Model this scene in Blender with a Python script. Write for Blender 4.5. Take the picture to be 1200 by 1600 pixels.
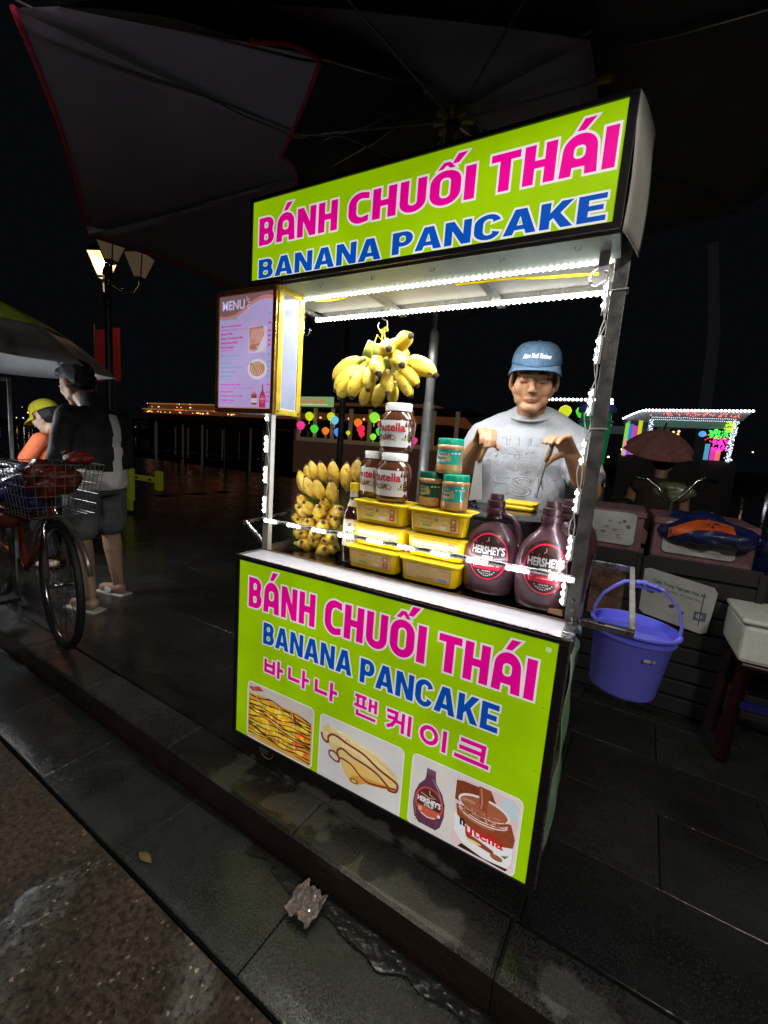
import bpy, bmesh, math, random
from mathutils import Vector, Matrix, noise as mnoise
from mathutils.bvhtree import BVHTree
from mathutils.geometry import tessellate_polygon
sc = bpy.context.scene
for o in list(bpy.data.objects): bpy.data.objects.remove(o)
PI = math.pi
# ---------------- camera, world, lights, exposure ----------------
YAW, PITCH, ROLL = 0.4987, 0.1492, 0.0741
cam = bpy.data.objects.new('camera', bpy.data.cameras.new('camera'))
sc.collection.objects.link(cam); sc.camera = cam
_f = Vector((-math.sin(YAW)*math.cos(PITCH), math.cos(YAW)*math.cos(PITCH), -math.sin(PITCH)))
_r = Vector((math.cos(YAW), math.sin(YAW), 0)); _u = _r.cross(_f)
_r2 = math.cos(ROLL)*_r + math.sin(ROLL)*_u; _u2 = -math.sin(ROLL)*_r + math.cos(ROLL)*_u
cam.matrix_world = Matrix(((_r2.x,_u2.x,-_f.x,1.0752),(_r2.y,_u2.y,-_f.y,-0.9884),(_r2.z,_u2.z,-_f.z,1.1224),(0,0,0,1)))
cam.data.sensor_fit = 'VERTICAL'; cam.data.sensor_height = 36; cam.data.sensor_width = 27
cam.data.lens = 36*669.1/1600; cam.data.clip_start = .05; cam.data.clip_end = 1500
w = bpy.data.worlds.new('World'); sc.world = w; w.use_nodes = True
_bg = w.node_tree.nodes['Background']
_bg.inputs[0].default_value = (.55,.62,.75,1); _bg.inputs[1].default_value = .0035
sc.view_settings.view_transform = 'Standard'; sc.view_settings.look = 'None'
sc.view_settings.exposure = 0; sc.view_settings.gamma = 1; sc.view_settings.use_curve_mapping = False
try:
    sc.cycles.use_denoising = True; sc.cycles.max_bounces = 6; sc.cycles.diffuse_bounces = 3
    sc.cycles.glossy_bounces = 3; sc.cycles.transmission_bounces = 5; sc.cycles.sample_clamp_indirect = 4
    sc.cycles.caustics_reflective = False; sc.cycles.caustics_refractive = False
except Exception: pass
# ---------------- helpers ----------------
def link(o): sc.collection.objects.link(o); return o
MATS = {}
def M(name, col, rough=.5, metal=0, var=.12, scale=25, bump=0, bscale=None, emit=0, ecol=None, trans=0, coat=0, spec=None, rvar=0, col2=None, alpha=None, sss=0):
    if name in MATS: return MATS[name]
    m = bpy.data.materials.new(name); m.use_nodes = True; nt = m.node_tree; b = nt.nodes['Principled BSDF']
    tc = nt.nodes.new('ShaderNodeTexCoord')
    nz = nt.nodes.new('ShaderNodeTexNoise'); nz.inputs['Scale'].default_value = scale; nz.inputs['Detail'].default_value = 6; nz.inputs['Roughness'].default_value = .65
    nt.links.new(tc.outputs['Object'], nz.inputs['Vector'])
    rp = nt.nodes.new('ShaderNodeValToRGB'); rp.color_ramp.elements[0].position = .3; rp.color_ramp.elements[1].position = .7
    c2 = col2 if col2 else [c*(1-var*2) for c in col]
    rp.color_ramp.elements[0].color = (*c2[:3],1); rp.color_ramp.elements[1].color = (*[min(1,c*(1+var*.6)) for c in col[:3]],1)
    nt.links.new(nz.outputs['Fac'], rp.inputs[0]); nt.links.new(rp.outputs[0], b.inputs['Base Color'])
    b.inputs['Roughness'].default_value = rough; b.inputs['Metallic'].default_value = metal
    if rvar:
        mr = nt.nodes.new('ShaderNodeMapRange'); mr.inputs[1].default_value = .35; mr.inputs[2].default_value = .65
        mr.inputs[3].default_value = max(.03,rough-rvar); mr.inputs[4].default_value = min(1,rough+rvar)
        nt.links.new(nz.outputs['Fac'], mr.inputs[0]); nt.links.new(mr.outputs[0], b.inputs['Roughness'])
    if bump:
        n2 = nt.nodes.new('ShaderNodeTexNoise'); n2.inputs['Scale'].default_value = bscale or scale*3; n2.inputs['Detail'].default_value = 5
        nt.links.new(tc.outputs['Object'], n2.inputs['Vector'])
        bp = nt.nodes.new('ShaderNodeBump'); bp.inputs['Strength'].default_value = bump; bp.inputs['Distance'].default_value = .01
        nt.links.new(n2.outputs['Fac'], bp.inputs['Height']); nt.links.new(bp.outputs[0], b.inputs['Normal'])
    if emit:
        b.inputs['Emission Color'].default_value = (*(ecol or col)[:3],1); b.inputs['Emission Strength'].default_value = emit
    if trans: b.inputs['Transmission Weight'].default_value = trans; b.inputs['IOR'].default_value = 1.45
    if coat: b.inputs['Coat Weight'].default_value = coat; b.inputs['Coat Roughness'].default_value = .08
    if spec is not None: b.inputs['Specular IOR Level'].default_value = spec
    if alpha is not None: b.inputs['Alpha'].default_value = alpha
    if sss:
        b.inputs['Subsurface Weight'].default_value = sss; b.inputs['Subsurface Radius'].default_value = (.012,.004,.002); b.inputs['Subsurface Scale'].default_value = 1
    MATS[name] = m; return m
def ink_mat(name, emit=0, rough=.4, coat=0, warm=0):
    """printed vinyl: colour from the print itself; a lightbox face is lit from behind (emit)"""
    if name in MATS: return MATS[name]
    m = bpy.data.materials.new(name); m.use_nodes = True; nt = m.node_tree; b = nt.nodes['Principled BSDF']
    a = nt.nodes.new('ShaderNodeVertexColor'); a.layer_name = 'Col'
    tc = nt.nodes.new('ShaderNodeTexCoord'); nz = nt.nodes.new('ShaderNodeTexNoise'); nz.inputs['Scale'].default_value = 9; nz.inputs['Detail'].default_value = 4
    nt.links.new(tc.outputs['Object'], nz.inputs['Vector'])
    mr = nt.nodes.new('ShaderNodeMapRange'); mr.inputs[1].default_value = .3; mr.inputs[2].default_value = .7; mr.inputs[3].default_value = .74; mr.inputs[4].default_value = 1.10
    nt.links.new(nz.outputs['Fac'], mr.inputs[0])
    mx = nt.nodes.new('ShaderNodeVectorMath'); mx.operation = 'SCALE'
    nt.links.new(a.outputs['Color'], mx.inputs[0]); nt.links.new(mr.outputs[0], mx.inputs['Scale'])
    nt.links.new(mx.outputs[0], b.inputs['Base Color']); b.inputs['Roughness'].default_value = rough
    if emit:
        nt.links.new(mx.outputs[0], b.inputs['Emission Color']); b.inputs['Emission Strength'].default_value = emit
    if coat: b.inputs['Coat Weight'].default_value = coat
    if emit:   # vinyl is slightly wavy; its broad tone noise paints in uneven backlight
        mp = nt.nodes.new('ShaderNodeMapping'); mp.inputs['Scale'].default_value = (9,9,2.5); nt.links.new(tc.outputs['Object'], mp.inputs[0])
        n2 = nt.nodes.new('ShaderNodeTexNoise'); n2.inputs['Scale'].default_value = 2.2; n2.inputs['Detail'].default_value = 3; nt.links.new(mp.outputs[0], n2.inputs['Vector'])
        bp = nt.nodes.new('ShaderNodeBump'); bp.inputs['Strength'].default_value = .25; bp.inputs['Distance'].default_value = .01; nt.links.new(n2.outputs['Fac'], bp.inputs['Height']); nt.links.new(bp.outputs[0], b.inputs['Normal'])
        nz.inputs['Scale'].default_value = 3.2; nz.inputs['Detail'].default_value = 8
    MATS[name] = m; return m

def wloc(o):
    l = Vector((0,0,0))
    while o is not None: l += o.location; o = o.parent
    return l
class MB:
    def __init__(s): s.v = []; s.f = []
    def add(s, vs, fs, T=None):
        n = len(s.v); s.v += [(T @ Vector(v)) if T else Vector(v) for v in vs]; s.f += [tuple(n+i for i in f) for f in fs]; return s
    def box(s, a, b, T=None):
        x0,y0,z0 = a; x1,y1,z1 = b
        return s.add([(x0,y0,z0),(x1,y0,z0),(x1,y1,z0),(x0,y1,z0),(x0,y0,z1),(x1,y0,z1),(x1,y1,z1),(x0,y1,z1)],
              [(0,3,2,1),(4,5,6,7),(0,1,5,4),(1,2,6,5),(2,3,7,6),(3,0,4,7)], T)
    def tube(s, pts, r, n=10, caps=True, closed=False):
        pts = [Vector(p) for p in pts]; N = len(pts); rs = r if isinstance(r,(list,tuple)) else [r]*N
        rings = []; up = None
        for i,p in enumerate(pts):
            if closed: d = pts[(i+1)%N]-pts[i-1]
            else: d = pts[min(i+1,N-1)]-pts[max(i-1,0)]
            d = d.normalized() if d.length > 1e-9 else Vector((0,0,1))
            if up is None:
                up = Vector((0,0,1)) if abs(d.z) < .9 else Vector((1,0,0))
            a = (up - d*up.dot(d)); a = a.normalized() if a.length>1e-6 else d.orthogonal().normalized()
            up = a; b = d.cross(a)
            rings.append([p + (a*math.cos(t)+b*math.sin(t))*rs[i] for t in [2*PI*k/n for k in range(n)]])
        vs = [q for R_ in rings for q in R_]; fs = []
        for i in range(N if closed else N-1):
            j = (i+1)%N
            for k in range(n): fs.append((i*n+k, i*n+(k+1)%n, j*n+(k+1)%n, j*n+k))
        if caps and not closed: fs.append(tuple(range(n))[::-1]); fs.append(tuple((N-1)*n+k for k in range(n)))
        return s.add(vs, fs)
    def lathe(s, prof, n=28, c=(0,0,0), sx=1, sy=1, T=None):
        vs = []; fs = []
        for r,z in prof:
            for k in range(n):
                t = 2*PI*k/n; vs.append((c[0]+r*sx*math.cos(t), c[1]+r*sy*math.sin(t), c[2]+z))
        for i in range(len(prof)-1):
            for k in range(n): fs.append((i*n+k, i*n+(k+1)%n, (i+1)*n+(k+1)%n, (i+1)*n+k))
        if prof[0][0] > 1e-5: fs.append(tuple(range(n))[::-1])
        if prof[-1][0] > 1e-5: fs.append(tuple((len(prof)-1)*n+k for k in range(n)))
        return s.add(vs, fs, T)
    def ell(s, c, r, T=None, nu=16, nv=10):
        prof = [(math.sin(PI*i/nv), -math.cos(PI*i/nv)) for i in range(nv+1)]
        vs = []; fs = []
        for i,(q,z) in enumerate(prof):
            for k in range(nu):
                t = 2*PI*k/nu; vs.append(Vector((r[0]*max(q,1e-4)*math.cos(t), r[1]*max(q,1e-4)*math.sin(t), r[2]*z)))
        for i in range(nv):
            for k in range(nu): fs.append((i*nu+k, i*nu+(k+1)%nu, (i+1)*nu+(k+1)%nu, (i+1)*nu+k))
        fs.append(tuple(range(nu))[::-1]); fs.append(tuple(nv*nu+k for k in range(nu)))
        c = Vector(c)
        return s.add([c + ((T @ v) if T else v) for v in vs], fs)
    def cap(s, a, b, ra, rb, n=12):
        a = Vector(a); b = Vector(b); d = (b-a); L = d.length; d = d.normalized()
        pts = []; rs = []
        for i in range(5):
            t = PI/2*i/4; pts.append(a - d*ra*math.cos(t)); rs.append(max(ra*math.sin(t),1e-4))
        for i in range(5):
            t = PI/2*i/4; pts.append(b + d*rb*math.sin(t)); rs.append(max(rb*math.cos(t),1e-4))
        return s.tube(pts, rs, n)
    def prism(s, poly, ax, a, b):
        """extrude a 2D polygon (u,v) along axis ax from a to b"""
        n = len(poly)
        def mk(u,v,t): return {'x':(t,u,v),'y':(u,t,v),'z':(u,v,t)}[ax]
        vs = [mk(u,v,a) for u,v in poly]+[mk(u,v,b) for u,v in poly]
        fs = [tuple(range(n))[::-1], tuple(range(n,2*n))]+[(i,(i+1)%n,n+(i+1)%n,n+i) for i in range(n)]
        return s.add(vs, fs)
    def build(s, name, mat, parent=None, smooth=None, bevel=0, world=True, fix=True):
        me = bpy.data.meshes.new(name)
        off = wloc(parent) if (parent is not None and world) else Vector((0,0,0))
        me.from_pydata([v-off for v in s.v], [], s.f); me.update()
        if fix:
            bm = bmesh.new(); bm.from_mesh(me); bmesh.ops.recalc_face_normals(bm, faces=bm.faces); bm.to_mesh(me); bm.free()
        if mat is not None: me.materials.append(mat)
        o = link(bpy.data.objects.new(name, me)); o.parent = parent
        if smooth is not None:
            me.polygons.foreach_set('use_smooth', [True]*len(me.polygons))
            if smooth < 3.1: 
                bm = bmesh.new(); bm.from_mesh(me)
                for e in bm.edges:
                    if len(e.link_faces)==2 and e.calc_face_angle(0) > smooth: e.smooth = False
                bm.to_mesh(me); bm.free()
        if bevel:
            b = o.modifiers.new('bevel','BEVEL'); b.width = bevel; b.segments = 2; b.limit_method = 'ANGLE'; b.angle_limit = .6
        return o
def tag(o, label=None, cat=None, group=None, kind=None):
    if label: o['label'] = label
    if cat: o['category'] = cat
    if group: o['group'] = group
    if kind: o['kind'] = kind
    return o
def thing(name, loc, label, cat, group=None, rz=0):
    o = link(bpy.data.objects.new(name, None)); o.location = loc; o.rotation_euler[2] = rz; o.empty_display_size = .05
    return tag(o, label, cat, group)
def children(o): return [c for c in bpy.data.objects if c.parent == o]
def copy_tree(o, loc=None, label=None, rz=None, parent=None, group=None):
    c = o.copy(); link(c); c.parent = parent
    for ch in children(o): copy_tree(ch, parent=c)
    if loc is not None: c.location = loc
    if rz is not None: c.rotation_euler[2] = rz
    if label: c['label'] = label
    if group: c['group'] = group
    return c
_tc = {}
def text_geo(s, off=0.0, res=4):
    k = (s,off)
    if k in _tc: return _tc[k]
    cu = bpy.data.curves.new('t','FONT'); cu.body = s; cu.resolution_u = res; cu.offset = off; cu.fill_mode = 'FRONT'
    o = bpy.data.objects.new('t', cu); link(o); dg = bpy.context.evaluated_depsgraph_get(); dg.update()
    me = o.evaluated_get(dg).to_mesh()
    vs = [(v.co.x, v.co.y) for v in me.vertices]; fs = [tuple(p.vertices) for p in me.polygons]
    bpy.data.objects.remove(o); bpy.data.curves.remove(cu)
    if not vs: vs=[(0,0),(1,0),(1,1)]; fs=[(0,1,2)]
    _tc[k] = (vs,fs); return _tc[k]
def arc(cx, cy, rx, ry, a0, a1, n=8):
    return [(cx+rx*math.cos(math.radians(a0+(a1-a0)*i/n)), cy+ry*math.sin(math.radians(a0+(a1-a0)*i/n))) for i in range(n+1)]
def rr(x0,y0,x1,y1,r,n=5):
    return arc(x1-r,y1-r,r,r,0,90,n)+arc(x0+r,y1-r,r,r,90,180,n)+arc(x0+r,y0+r,r,r,180,270,n)+arc(x1-r,y0+r,r,r,270,360,n)
def area2(p): return sum(p[i][0]*p[(i+1)%len(p)][1]-p[(i+1)%len(p)][0]*p[i][1] for i in range(len(p)))/2
def offs(p, d):
    """offset a polygon outward by d (positive grows it)"""
    n = len(p); s = 1 if area2(p) > 0 else -1; out = []
    for i in range(n):
        a = Vector(p[i-1]); b = Vector(p[i]); c = Vector(p[(i+1)%n])
        e1 = (b-a); e2 = (c-b)
        if e1.length < 1e-7: e1 = e2
        if e2.length < 1e-7: e2 = e1
        e1 = e1.normalized(); e2 = e2.normalized()
        n1 = Vector((e1.y,-e1.x))*s; n2 = Vector((e2.y,-e2.x))*s
        m = n1+n2
        if m.length < 1e-5: m = n1
        m = m.normalized(); k = 1/max(.5, m.dot(n1)); out.append(tuple(b+m*d*k))
    return out
class Ink:
    """flat print: shapes in (u,v) laid one over the other and mapped onto the printed surface"""
    def __init__(s, mapf, step=.00008): s.m = mapf; s.v = []; s.f = []; s.c = []; s.L = 0; s.step = step*.12; s.lift = .00055 if step > .00009 else 0
    def put(s, vs, fs, col, layer=None):
        s.L += 1; n = len(s.v); h = s.L*s.step
        s.v += [s.m(u,v,h) for u,v in vs]; s.f += [tuple(n+i for i in f) for f in fs]; s.c += [col]*len(fs)
    def poly(s, pts, col, holes=()):
        cs = [pts]+list(holes); vs = [p for c in cs for p in c]
        tr = tessellate_polygon([[Vector((a,b,0)) for a,b in c] for c in cs]); s.put(vs, [tuple(t) for t in tr], col)
    def reset(s, n): s.L = n; return s
    def rect(s, x0,y0,x1,y1, col, nx=1, ny=1):
        vs = [(x0+(x1-x0)*i/nx, y0+(y1-y0)*j/ny) for j in range(ny+1) for i in range(nx+1)]
        s.put(vs, [(j*(nx+1)+i, j*(nx+1)+i+1, (j+1)*(nx+1)+i+1, (j+1)*(nx+1)+i) for j in range(ny) for i in range(nx)], col)
    def rrect(s, x0,y0,x1,y1,r,col): s.poly(rr(x0,y0,x1,y1,r), col)
    def oval(s, cx,cy,rx,ry,col,n=20): s.poly(arc(cx,cy,rx,ry,0,360-360/n,n-1), col)
    def stroke(s, pts, w, col):
        n = len(pts); vs = []; ws = w if isinstance(w,(list,tuple)) else [w]*n
        for i in range(n):
            a = Vector(pts[max(i-1,0)]); b = Vector(pts[min(i+1,n-1)]); d = (b-a).normalized(); p = Vector(pts[i])
            q = Vector((-d.y,d.x))*ws[i]/2; vs += [tuple(p+q), tuple(p-q)]
        s.put(vs, [(2*i,2*i+1,2*i+3,2*i+2) for i in range(n-1)], col)
    def text(s, t, x, y, h, col, w=None, off=0, out=None, oo=.03, al='l', slant=0, hgt=None):
        vs, fs = text_geo(t, off); X0 = min(v[0] for v in vs); X1 = max(v[0] for v in vs)
        Y0 = min(v[1] for v in vs); Y1 = max(v[1] for v in vs)
        sy = h/max(1e-5,(Y1-Y0)); sx = (w/(X1-X0)) if w else sy
        W = (X1-X0)*sx; dx = x-(0 if al=='l' else W/2 if al=='c' else W)
        def q(v): return (dx+(v[0]-X0)*sx+slant*(v[1]-Y0)*sy, y+(v[1]-Y0)*sy)
        if out:
            v2, f2 = text_geo(t, off+oo); s.put([q(v) for v in v2], f2, out)
        L0 = s.L; s.L += int(s.lift/s.step); s.put([q(v) for v in vs], fs, col); s.L = L0+1
    def build(s, name, mat, parent, world=True):
        me = bpy.data.meshes.new(name); off = wloc(parent) if world else Vector((0,0,0))
        me.from_pydata([Vector(v)-off for v in s.v], [], s.f); me.update()
        ca = me.color_attributes.new('Col','FLOAT_COLOR','CORNER'); data = []
        for p,c in zip(me.polygons, s.c): data += list((*c[:3],1))*p.loop_total
        ca.data.foreach_set('color', data); me.materials.append(mat)
        o = link(bpy.data.objects.new(name, me)); o.parent = parent; return o
def front(y): return lambda u,v,h: Vector((u, y-.0004-h, v))
def cyl(cx,cy,z0,rx,ry,a0=0):   # u = arc length around from the front (-y), v = height
    def f(u,v,h):
        t = -PI/2 + a0 + u/((rx+ry)/2); k = 1+(h+.0004)/rx
        return Vector((cx+rx*k*math.cos(t), cy+ry*k*math.sin(t), z0+v))
    return f
# heavy rounded capitals of the sign, unit height
def G(ch):
    if ch=='I': return .24,[[(0,0),(.24,0),(.24,1),(0,1)]]
    if ch=='H': return .66,[[(0,0),(.23,0),(.23,.4),(.43,.4),(.43,0),(.66,0),(.66,1),(.43,1),(.43,.6),(.23,.6),(.23,1),(0,1)]]
    if ch=='N': return .68,[[(0,0),(.22,0),(.22,.52),(.46,0),(.68,0),(.68,1),(.46,1),(.46,.5),(.23,1),(0,1)]]
    if ch=='T': return .64,[[(.2,0),(.44,0),(.44,.8),(.64,.8),(.64,1),(0,1),(0,.8),(.2,.8)]]
    if ch=='U': return .68,[[(0,1)]+arc(.34,.3,.34,.32,180,360,12)+[(.68,1),(.45,1)]+arc(.34,.3,.11,.1,360,180,8)+[(.23,1)]]
    if ch=='O': return .74,[rr(0,-.02,.74,1.02,.37,8), rr(.245,.2,.495,.8,.12,5)[::-1]]
    if ch=='C': return .62,[arc(.37,.36,.37,.38,270,180,8)+arc(.37,.64,.37,.38,180,90,8)+[(.6,.97),(.6,.76),(.4,.81)]+arc(.37,.62,.13,.18,95,180,5)+arc(.37,.38,.13,.18,180,265,5)+[(.4,.19),(.6,.24),(.6,.03)]]
    if ch=='B': return .62,[[(0,0)]+arc(.34,.28,.28,.28,270,400,10)+arc(.32,.74,.27,.26,-30,90,9)+[(0,1)], rr(.22,.17,.38,.4,.07,4)[::-1], rr(.22,.6,.37,.83,.07,4)[::-1]]
    if ch=='A': return .72,[[(0,0)]+[(.03,.6)]+arc(.36,.62,.33,.38,180,0,12)+[(.72,0),(.49,0),(.48,.2),(.24,.2),(.23,0)], rr(.25,.4,.47,.72,.1,5)[::-1]]
ACC = {'acute':[(.0,0),(.16,0),(.36,.27),(.13,.27)], 'circ':[(0,0),(.13,0),(.22,.1),(.31,0),(.44,0),(.29,.2),(.15,.2)]}
def sign_word(ink, word, x0, x1, z0, z1, col, wht=(.9,.85,.9), o=.006):
    """word: list of (char, accents)"""
    W = 0; pos = []
    for ch,ac in word: gw,_ = G(ch); pos.append(W); W += gw+.085
    W -= .085; sx = (x1-x0)/W; sy = z1-z0; cs = []
    for (ch,ac),p in zip(word,pos):
        gw,g = G(ch); cs.append([[(x0+(p+a)*sx, z0+b*sy) for a,b in c] for c in g])
        mid = p+gw/2
        if 'c' in ac: cs.append([[(x0+(mid-.22+a)*sx, z0+(1.06+b)*sy) for a,b in ACC['circ']]])
        if 'a' in ac:
            dx = .12 if 'c' in ac else -.1; dz = 1.17 if 'c' in ac else 1.06
            cs.append([[(x0+(mid+dx+a)*sx, z0+(dz+b)*sy) for a,b in ACC['acute']]])
    for g in cs:
        ink.poly(offs(g[0], o), wht, [offs(h,-o) for h in g[1:]] if len(g)>1 else ())
    for g in cs: ink.poly(g[0], col, g[1:])
_tmpc = [0]
def remesh(mb, voxel, name, mat, parent, smooth_it=4, world=True, sub=None, dec=None):
    o = mb.build(name, mat, None, fix=True)
    r = o.modifiers.new('r','REMESH'); r.mode = 'VOXEL'; r.voxel_size = voxel; r.use_smooth_shade = True
    s = o.modifiers.new('s','SMOOTH'); s.factor = .5; s.iterations = smooth_it
    if dec: d = o.modifiers.new('d','DECIMATE'); d.ratio = dec
    dg = bpy.context.evaluated_depsgraph_get(); dg.update()
    me = bpy.data.meshes.new_from_object(o.evaluated_get(dg)); old = o.data
    o.modifiers.clear(); o.data = me; bpy.data.meshes.remove(old); me.name = name
    if not me.materials: me.materials.append(mat)
    me.polygons.foreach_set('use_smooth', [True]*len(me.polygons))
    if parent is not None:
        if world: me.transform(Matrix.Translation(-wloc(parent)))
        o.parent = parent
    return o
def bvh_of(o): 
    me = o.data; return BVHTree.FromPolygons([v.co.copy() for v in me.vertices], [tuple(p.vertices) for p in me.polygons])
def decal(name, mat, host, bvh, vs, fs, d=(0,1,0), lift=.0008, thick=0):
    """lay a flat patch onto a host surface by casting its points along d (host's own space)"""
    d = Vector(d).normalized(); out = []
    for v in vs:
        p = Vector(v); h = bvh.ray_cast(p, d); out.append((h[0]-d*lift) if h[0] else None)
    ok = [f for f in fs if all(out[i] is not None for i in f)]
    me = bpy.data.meshes.new(name); me.from_pydata([(q if q else Vector((0,0,0))) for q in out], [], ok); me.update()
    bm = bmesh.new(); bm.from_mesh(me); bmesh.ops.delete(bm, geom=[v for v in bm.verts if not v.link_faces], context='VERTS'); bm.to_mesh(me); bm.free()
    me.materials.append(mat); me.polygons.foreach_set('use_smooth',[True]*len(me.polygons))
    o = link(bpy.data.objects.new(name, me)); o.parent = host; return o
def grid_poly(f, nu, nv): # f(s,t) -> point ; both 0..1
    return [f(i/nu, j/nv) for j in range(nv+1) for i in range(nu+1)], [(j*(nu+1)+i, j*(nu+1)+i+1, (j+1)*(nu+1)+i+1, (j+1)*(nu+1)+i) for j in range(nv) for i in range(nu)]
def sheet(f, nu, nv, name, mat, parent=None, thick=.002, smooth=3.2, world=True):
    vs, fs = grid_poly(f, nu, nv); m = MB(); m.add(vs, fs); o = m.build(name, mat, parent, smooth=smooth, world=world, fix=False)
    if thick: k = o.modifiers.new('t','SOLIDIFY'); k.thickness = thick; k.offset = 0
    return o
# ---------------- materials ----------------
def stone_mat(name, c1, c2, rough=.28, wet=.5, mud=True, bump=.25):
    m = bpy.data.materials.new(name); m.use_nodes = True; nt = m.node_tree; b = nt.nodes['Principled BSDF']; L = nt.links.new
    g = nt.nodes.new('ShaderNodeNewGeometry'); oi = nt.nodes.new('ShaderNodeObjectInfo')
    n1 = nt.nodes.new('ShaderNodeTexNoise'); n1.inputs['Scale'].default_value = 5; n1.inputs['Detail'].default_value = 8; n1.inputs['Roughness'].default_value=.7; L(g.outputs['Position'], n1.inputs['Vector'])
    n2 = nt.nodes.new('ShaderNodeTexNoise'); n2.inputs['Scale'].default_value = 240; n2.inputs['Detail'].default_value = 5; n2.inputs['Roughness'].default_value = .8; L(g.outputs['Position'], n2.inputs['Vector'])
    n3 = nt.nodes.new('ShaderNodeTexNoise'); n3.inputs['Scale'].default_value = 2.2; n3.inputs['Detail'].default_value = 5; L(g.outputs['Position'], n3.inputs['Vector'])
    def rgb(c): return (*c,1)
    r = nt.nodes.new('ShaderNodeValToRGB'); r.color_ramp.elements[0].position=.32; r.color_ramp.elements[1].position=.72
    r.color_ramp.elements[0].color = rgb(c1); r.color_ramp.elements[1].color = rgb(c2); L(n1.outputs['Fac'], r.inputs[0])
    v = nt.nodes.new('ShaderNodeMath'); v.operation='MULTIPLY_ADD'; v.inputs[1].default_value=.5; v.inputs[2].default_value=.75; L(oi.outputs['Random'], v.inputs[0])
    v2 = nt.nodes.new('ShaderNodeMapRange'); v2.inputs[1].default_value=.36; v2.inputs[2].default_value=.66; v2.inputs[3].default_value=.25; v2.inputs[4].default_value=2.0; L(n2.outputs['Fac'], v2.inputs[0])
    v3 = nt.nodes.new('ShaderNodeMath'); v3.operation='MULTIPLY'; L(v.outputs[0], v3.inputs[0]); L(v2.outputs[0], v3.inputs[1])
    sc_ = nt.nodes.new('ShaderNodeVectorMath'); sc_.operation='SCALE'; L(r.outputs[0], sc_.inputs[0]); L(v3.outputs[0], sc_.inputs['Scale'])
    rr_ = nt.nodes.new('ShaderNodeMapRange'); rr_.inputs[1].default_value=.35; rr_.inputs[2].default_value=.6; rr_.inputs[3].default_value=max(.05,rough-.2); rr_.inputs[4].default_value=rough+.16; L(n3.outputs['Fac'], rr_.inputs[0])
    col = sc_.outputs[0]; rg = rr_.outputs[0]
    if mud:
        def blob(c, rad):   # 1 inside a trodden spot, 0 outside
            s = nt.nodes.new('ShaderNodeVectorMath'); s.operation='SUBTRACT'; s.inputs[1].default_value = (c[0],c[1],0); L(g.outputs['Position'], s.inputs[0])
            d = nt.nodes.new('ShaderNodeVectorMath'); d.operation='DIVIDE'; d.inputs[1].default_value=(rad[0],rad[1],1); L(s.outputs[0], d.inputs[0])
            l = nt.nodes.new('ShaderNodeVectorMath'); l.operation='LENGTH'; L(d.outputs[0], l.inputs[0]); return l.outputs['Value']
        def math_(op,a,b_=None,c_=None):
            k = nt.nodes.new('ShaderNodeMath'); k.operation = op; k.use_clamp = False
            for i,x in enumerate((a,b_,c_)):
                if x is None: continue
                if isinstance(x,(int,float)): k.inputs[i].default_value = x
                else: L(x, k.inputs[i])
            return k.outputs[0]
        n4 = nt.nodes.new('ShaderNodeTexNoise'); n4.inputs['Scale'].default_value=13; n4.inputs['Detail'].default_value=6; L(g.outputs['Position'], n4.inputs['Vector'])
        nn = math_('MULTIPLY', math_('SUBTRACT', n4.outputs['Fac'], .5), 2.6)
        tot = None
        for c,rad in [((.36,-.05),(.17,.07)),((.73,-.12),(.22,.06)),((.07,-.06),(.07,.09)),((1.13,-.10),(.10,.05)),((.5,.02),(.3,.03))]:
            a = math_('SUBTRACT', 1.0, math_('ADD', blob(c,rad), nn)); k = nt.nodes.new('ShaderNodeMath'); k.operation='MULTIPLY'; k.use_clamp=True; L(a,k.inputs[0]); k.inputs[1].default_value=3
            tot = k.outputs[0] if tot is None else math_('MAXIMUM', tot, k.outputs[0])
        for c,rad in [((.545,-.075),(.036,.055)),((.628,-.07),(.032,.06))]:
            k = nt.nodes.new('ShaderNodeMath'); k.operation='MULTIPLY'; k.use_clamp=True; L(math_('SUBTRACT', blob(c,rad), 1.0), k.inputs[0]); k.inputs[1].default_value=8
            tot = math_('MULTIPLY', tot, k.outputs[0])
        mx = nt.nodes.new('ShaderNodeMix'); mx.data_type='RGBA'; L(tot, mx.inputs[0]); L(col, mx.inputs[6]); mx.inputs[7].default_value=(.15,.145,.125,1)
        m2 = nt.nodes.new('ShaderNodeMix'); m2.data_type='RGBA'; m2.blend_type='MULTIPLY'; m2.inputs[0].default_value=.8; L(mx.outputs[2], m2.inputs[6]); 
        L(v2.outputs[0], m2.inputs[7]); col = m2.outputs[2]
        rg = math_('ADD', rg, math_('MULTIPLY', tot, .25))
    L(col, b.inputs['Base Color']); L(rg, b.inputs['Roughness'])
    bp = nt.nodes.new('ShaderNodeBump'); n5 = nt.nodes.new('ShaderNodeTexNoise'); n5.inputs['Scale'].default_value=38; n5.inputs['Detail'].default_value=6; n5.inputs['Roughness'].default_value=.7; L(g.outputs['Position'], n5.inputs['Vector']); bp.inputs['Strength'].default_value=.8; bp.inputs['Distance'].default_value=.008; L(n5.outputs['Fac'], bp.inputs['Height'])
    bq = nt.nodes.new('ShaderNodeBump'); bq.inputs['Strength'].default_value=min(1,bump*2.4); bq.inputs['Distance'].default_value=.004; L(n2.outputs['Fac'], bq.inputs['Height']); L(bp.outputs[0], bq.inputs['Normal'])
    L(bq.outputs[0], b.inputs['Normal'])
    b.inputs['Coat Weight'].default_value=.75; b.inputs['Coat Roughness'].default_value=.07; b.inputs['Coat IOR'].default_value=1.45   # rain film
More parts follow.
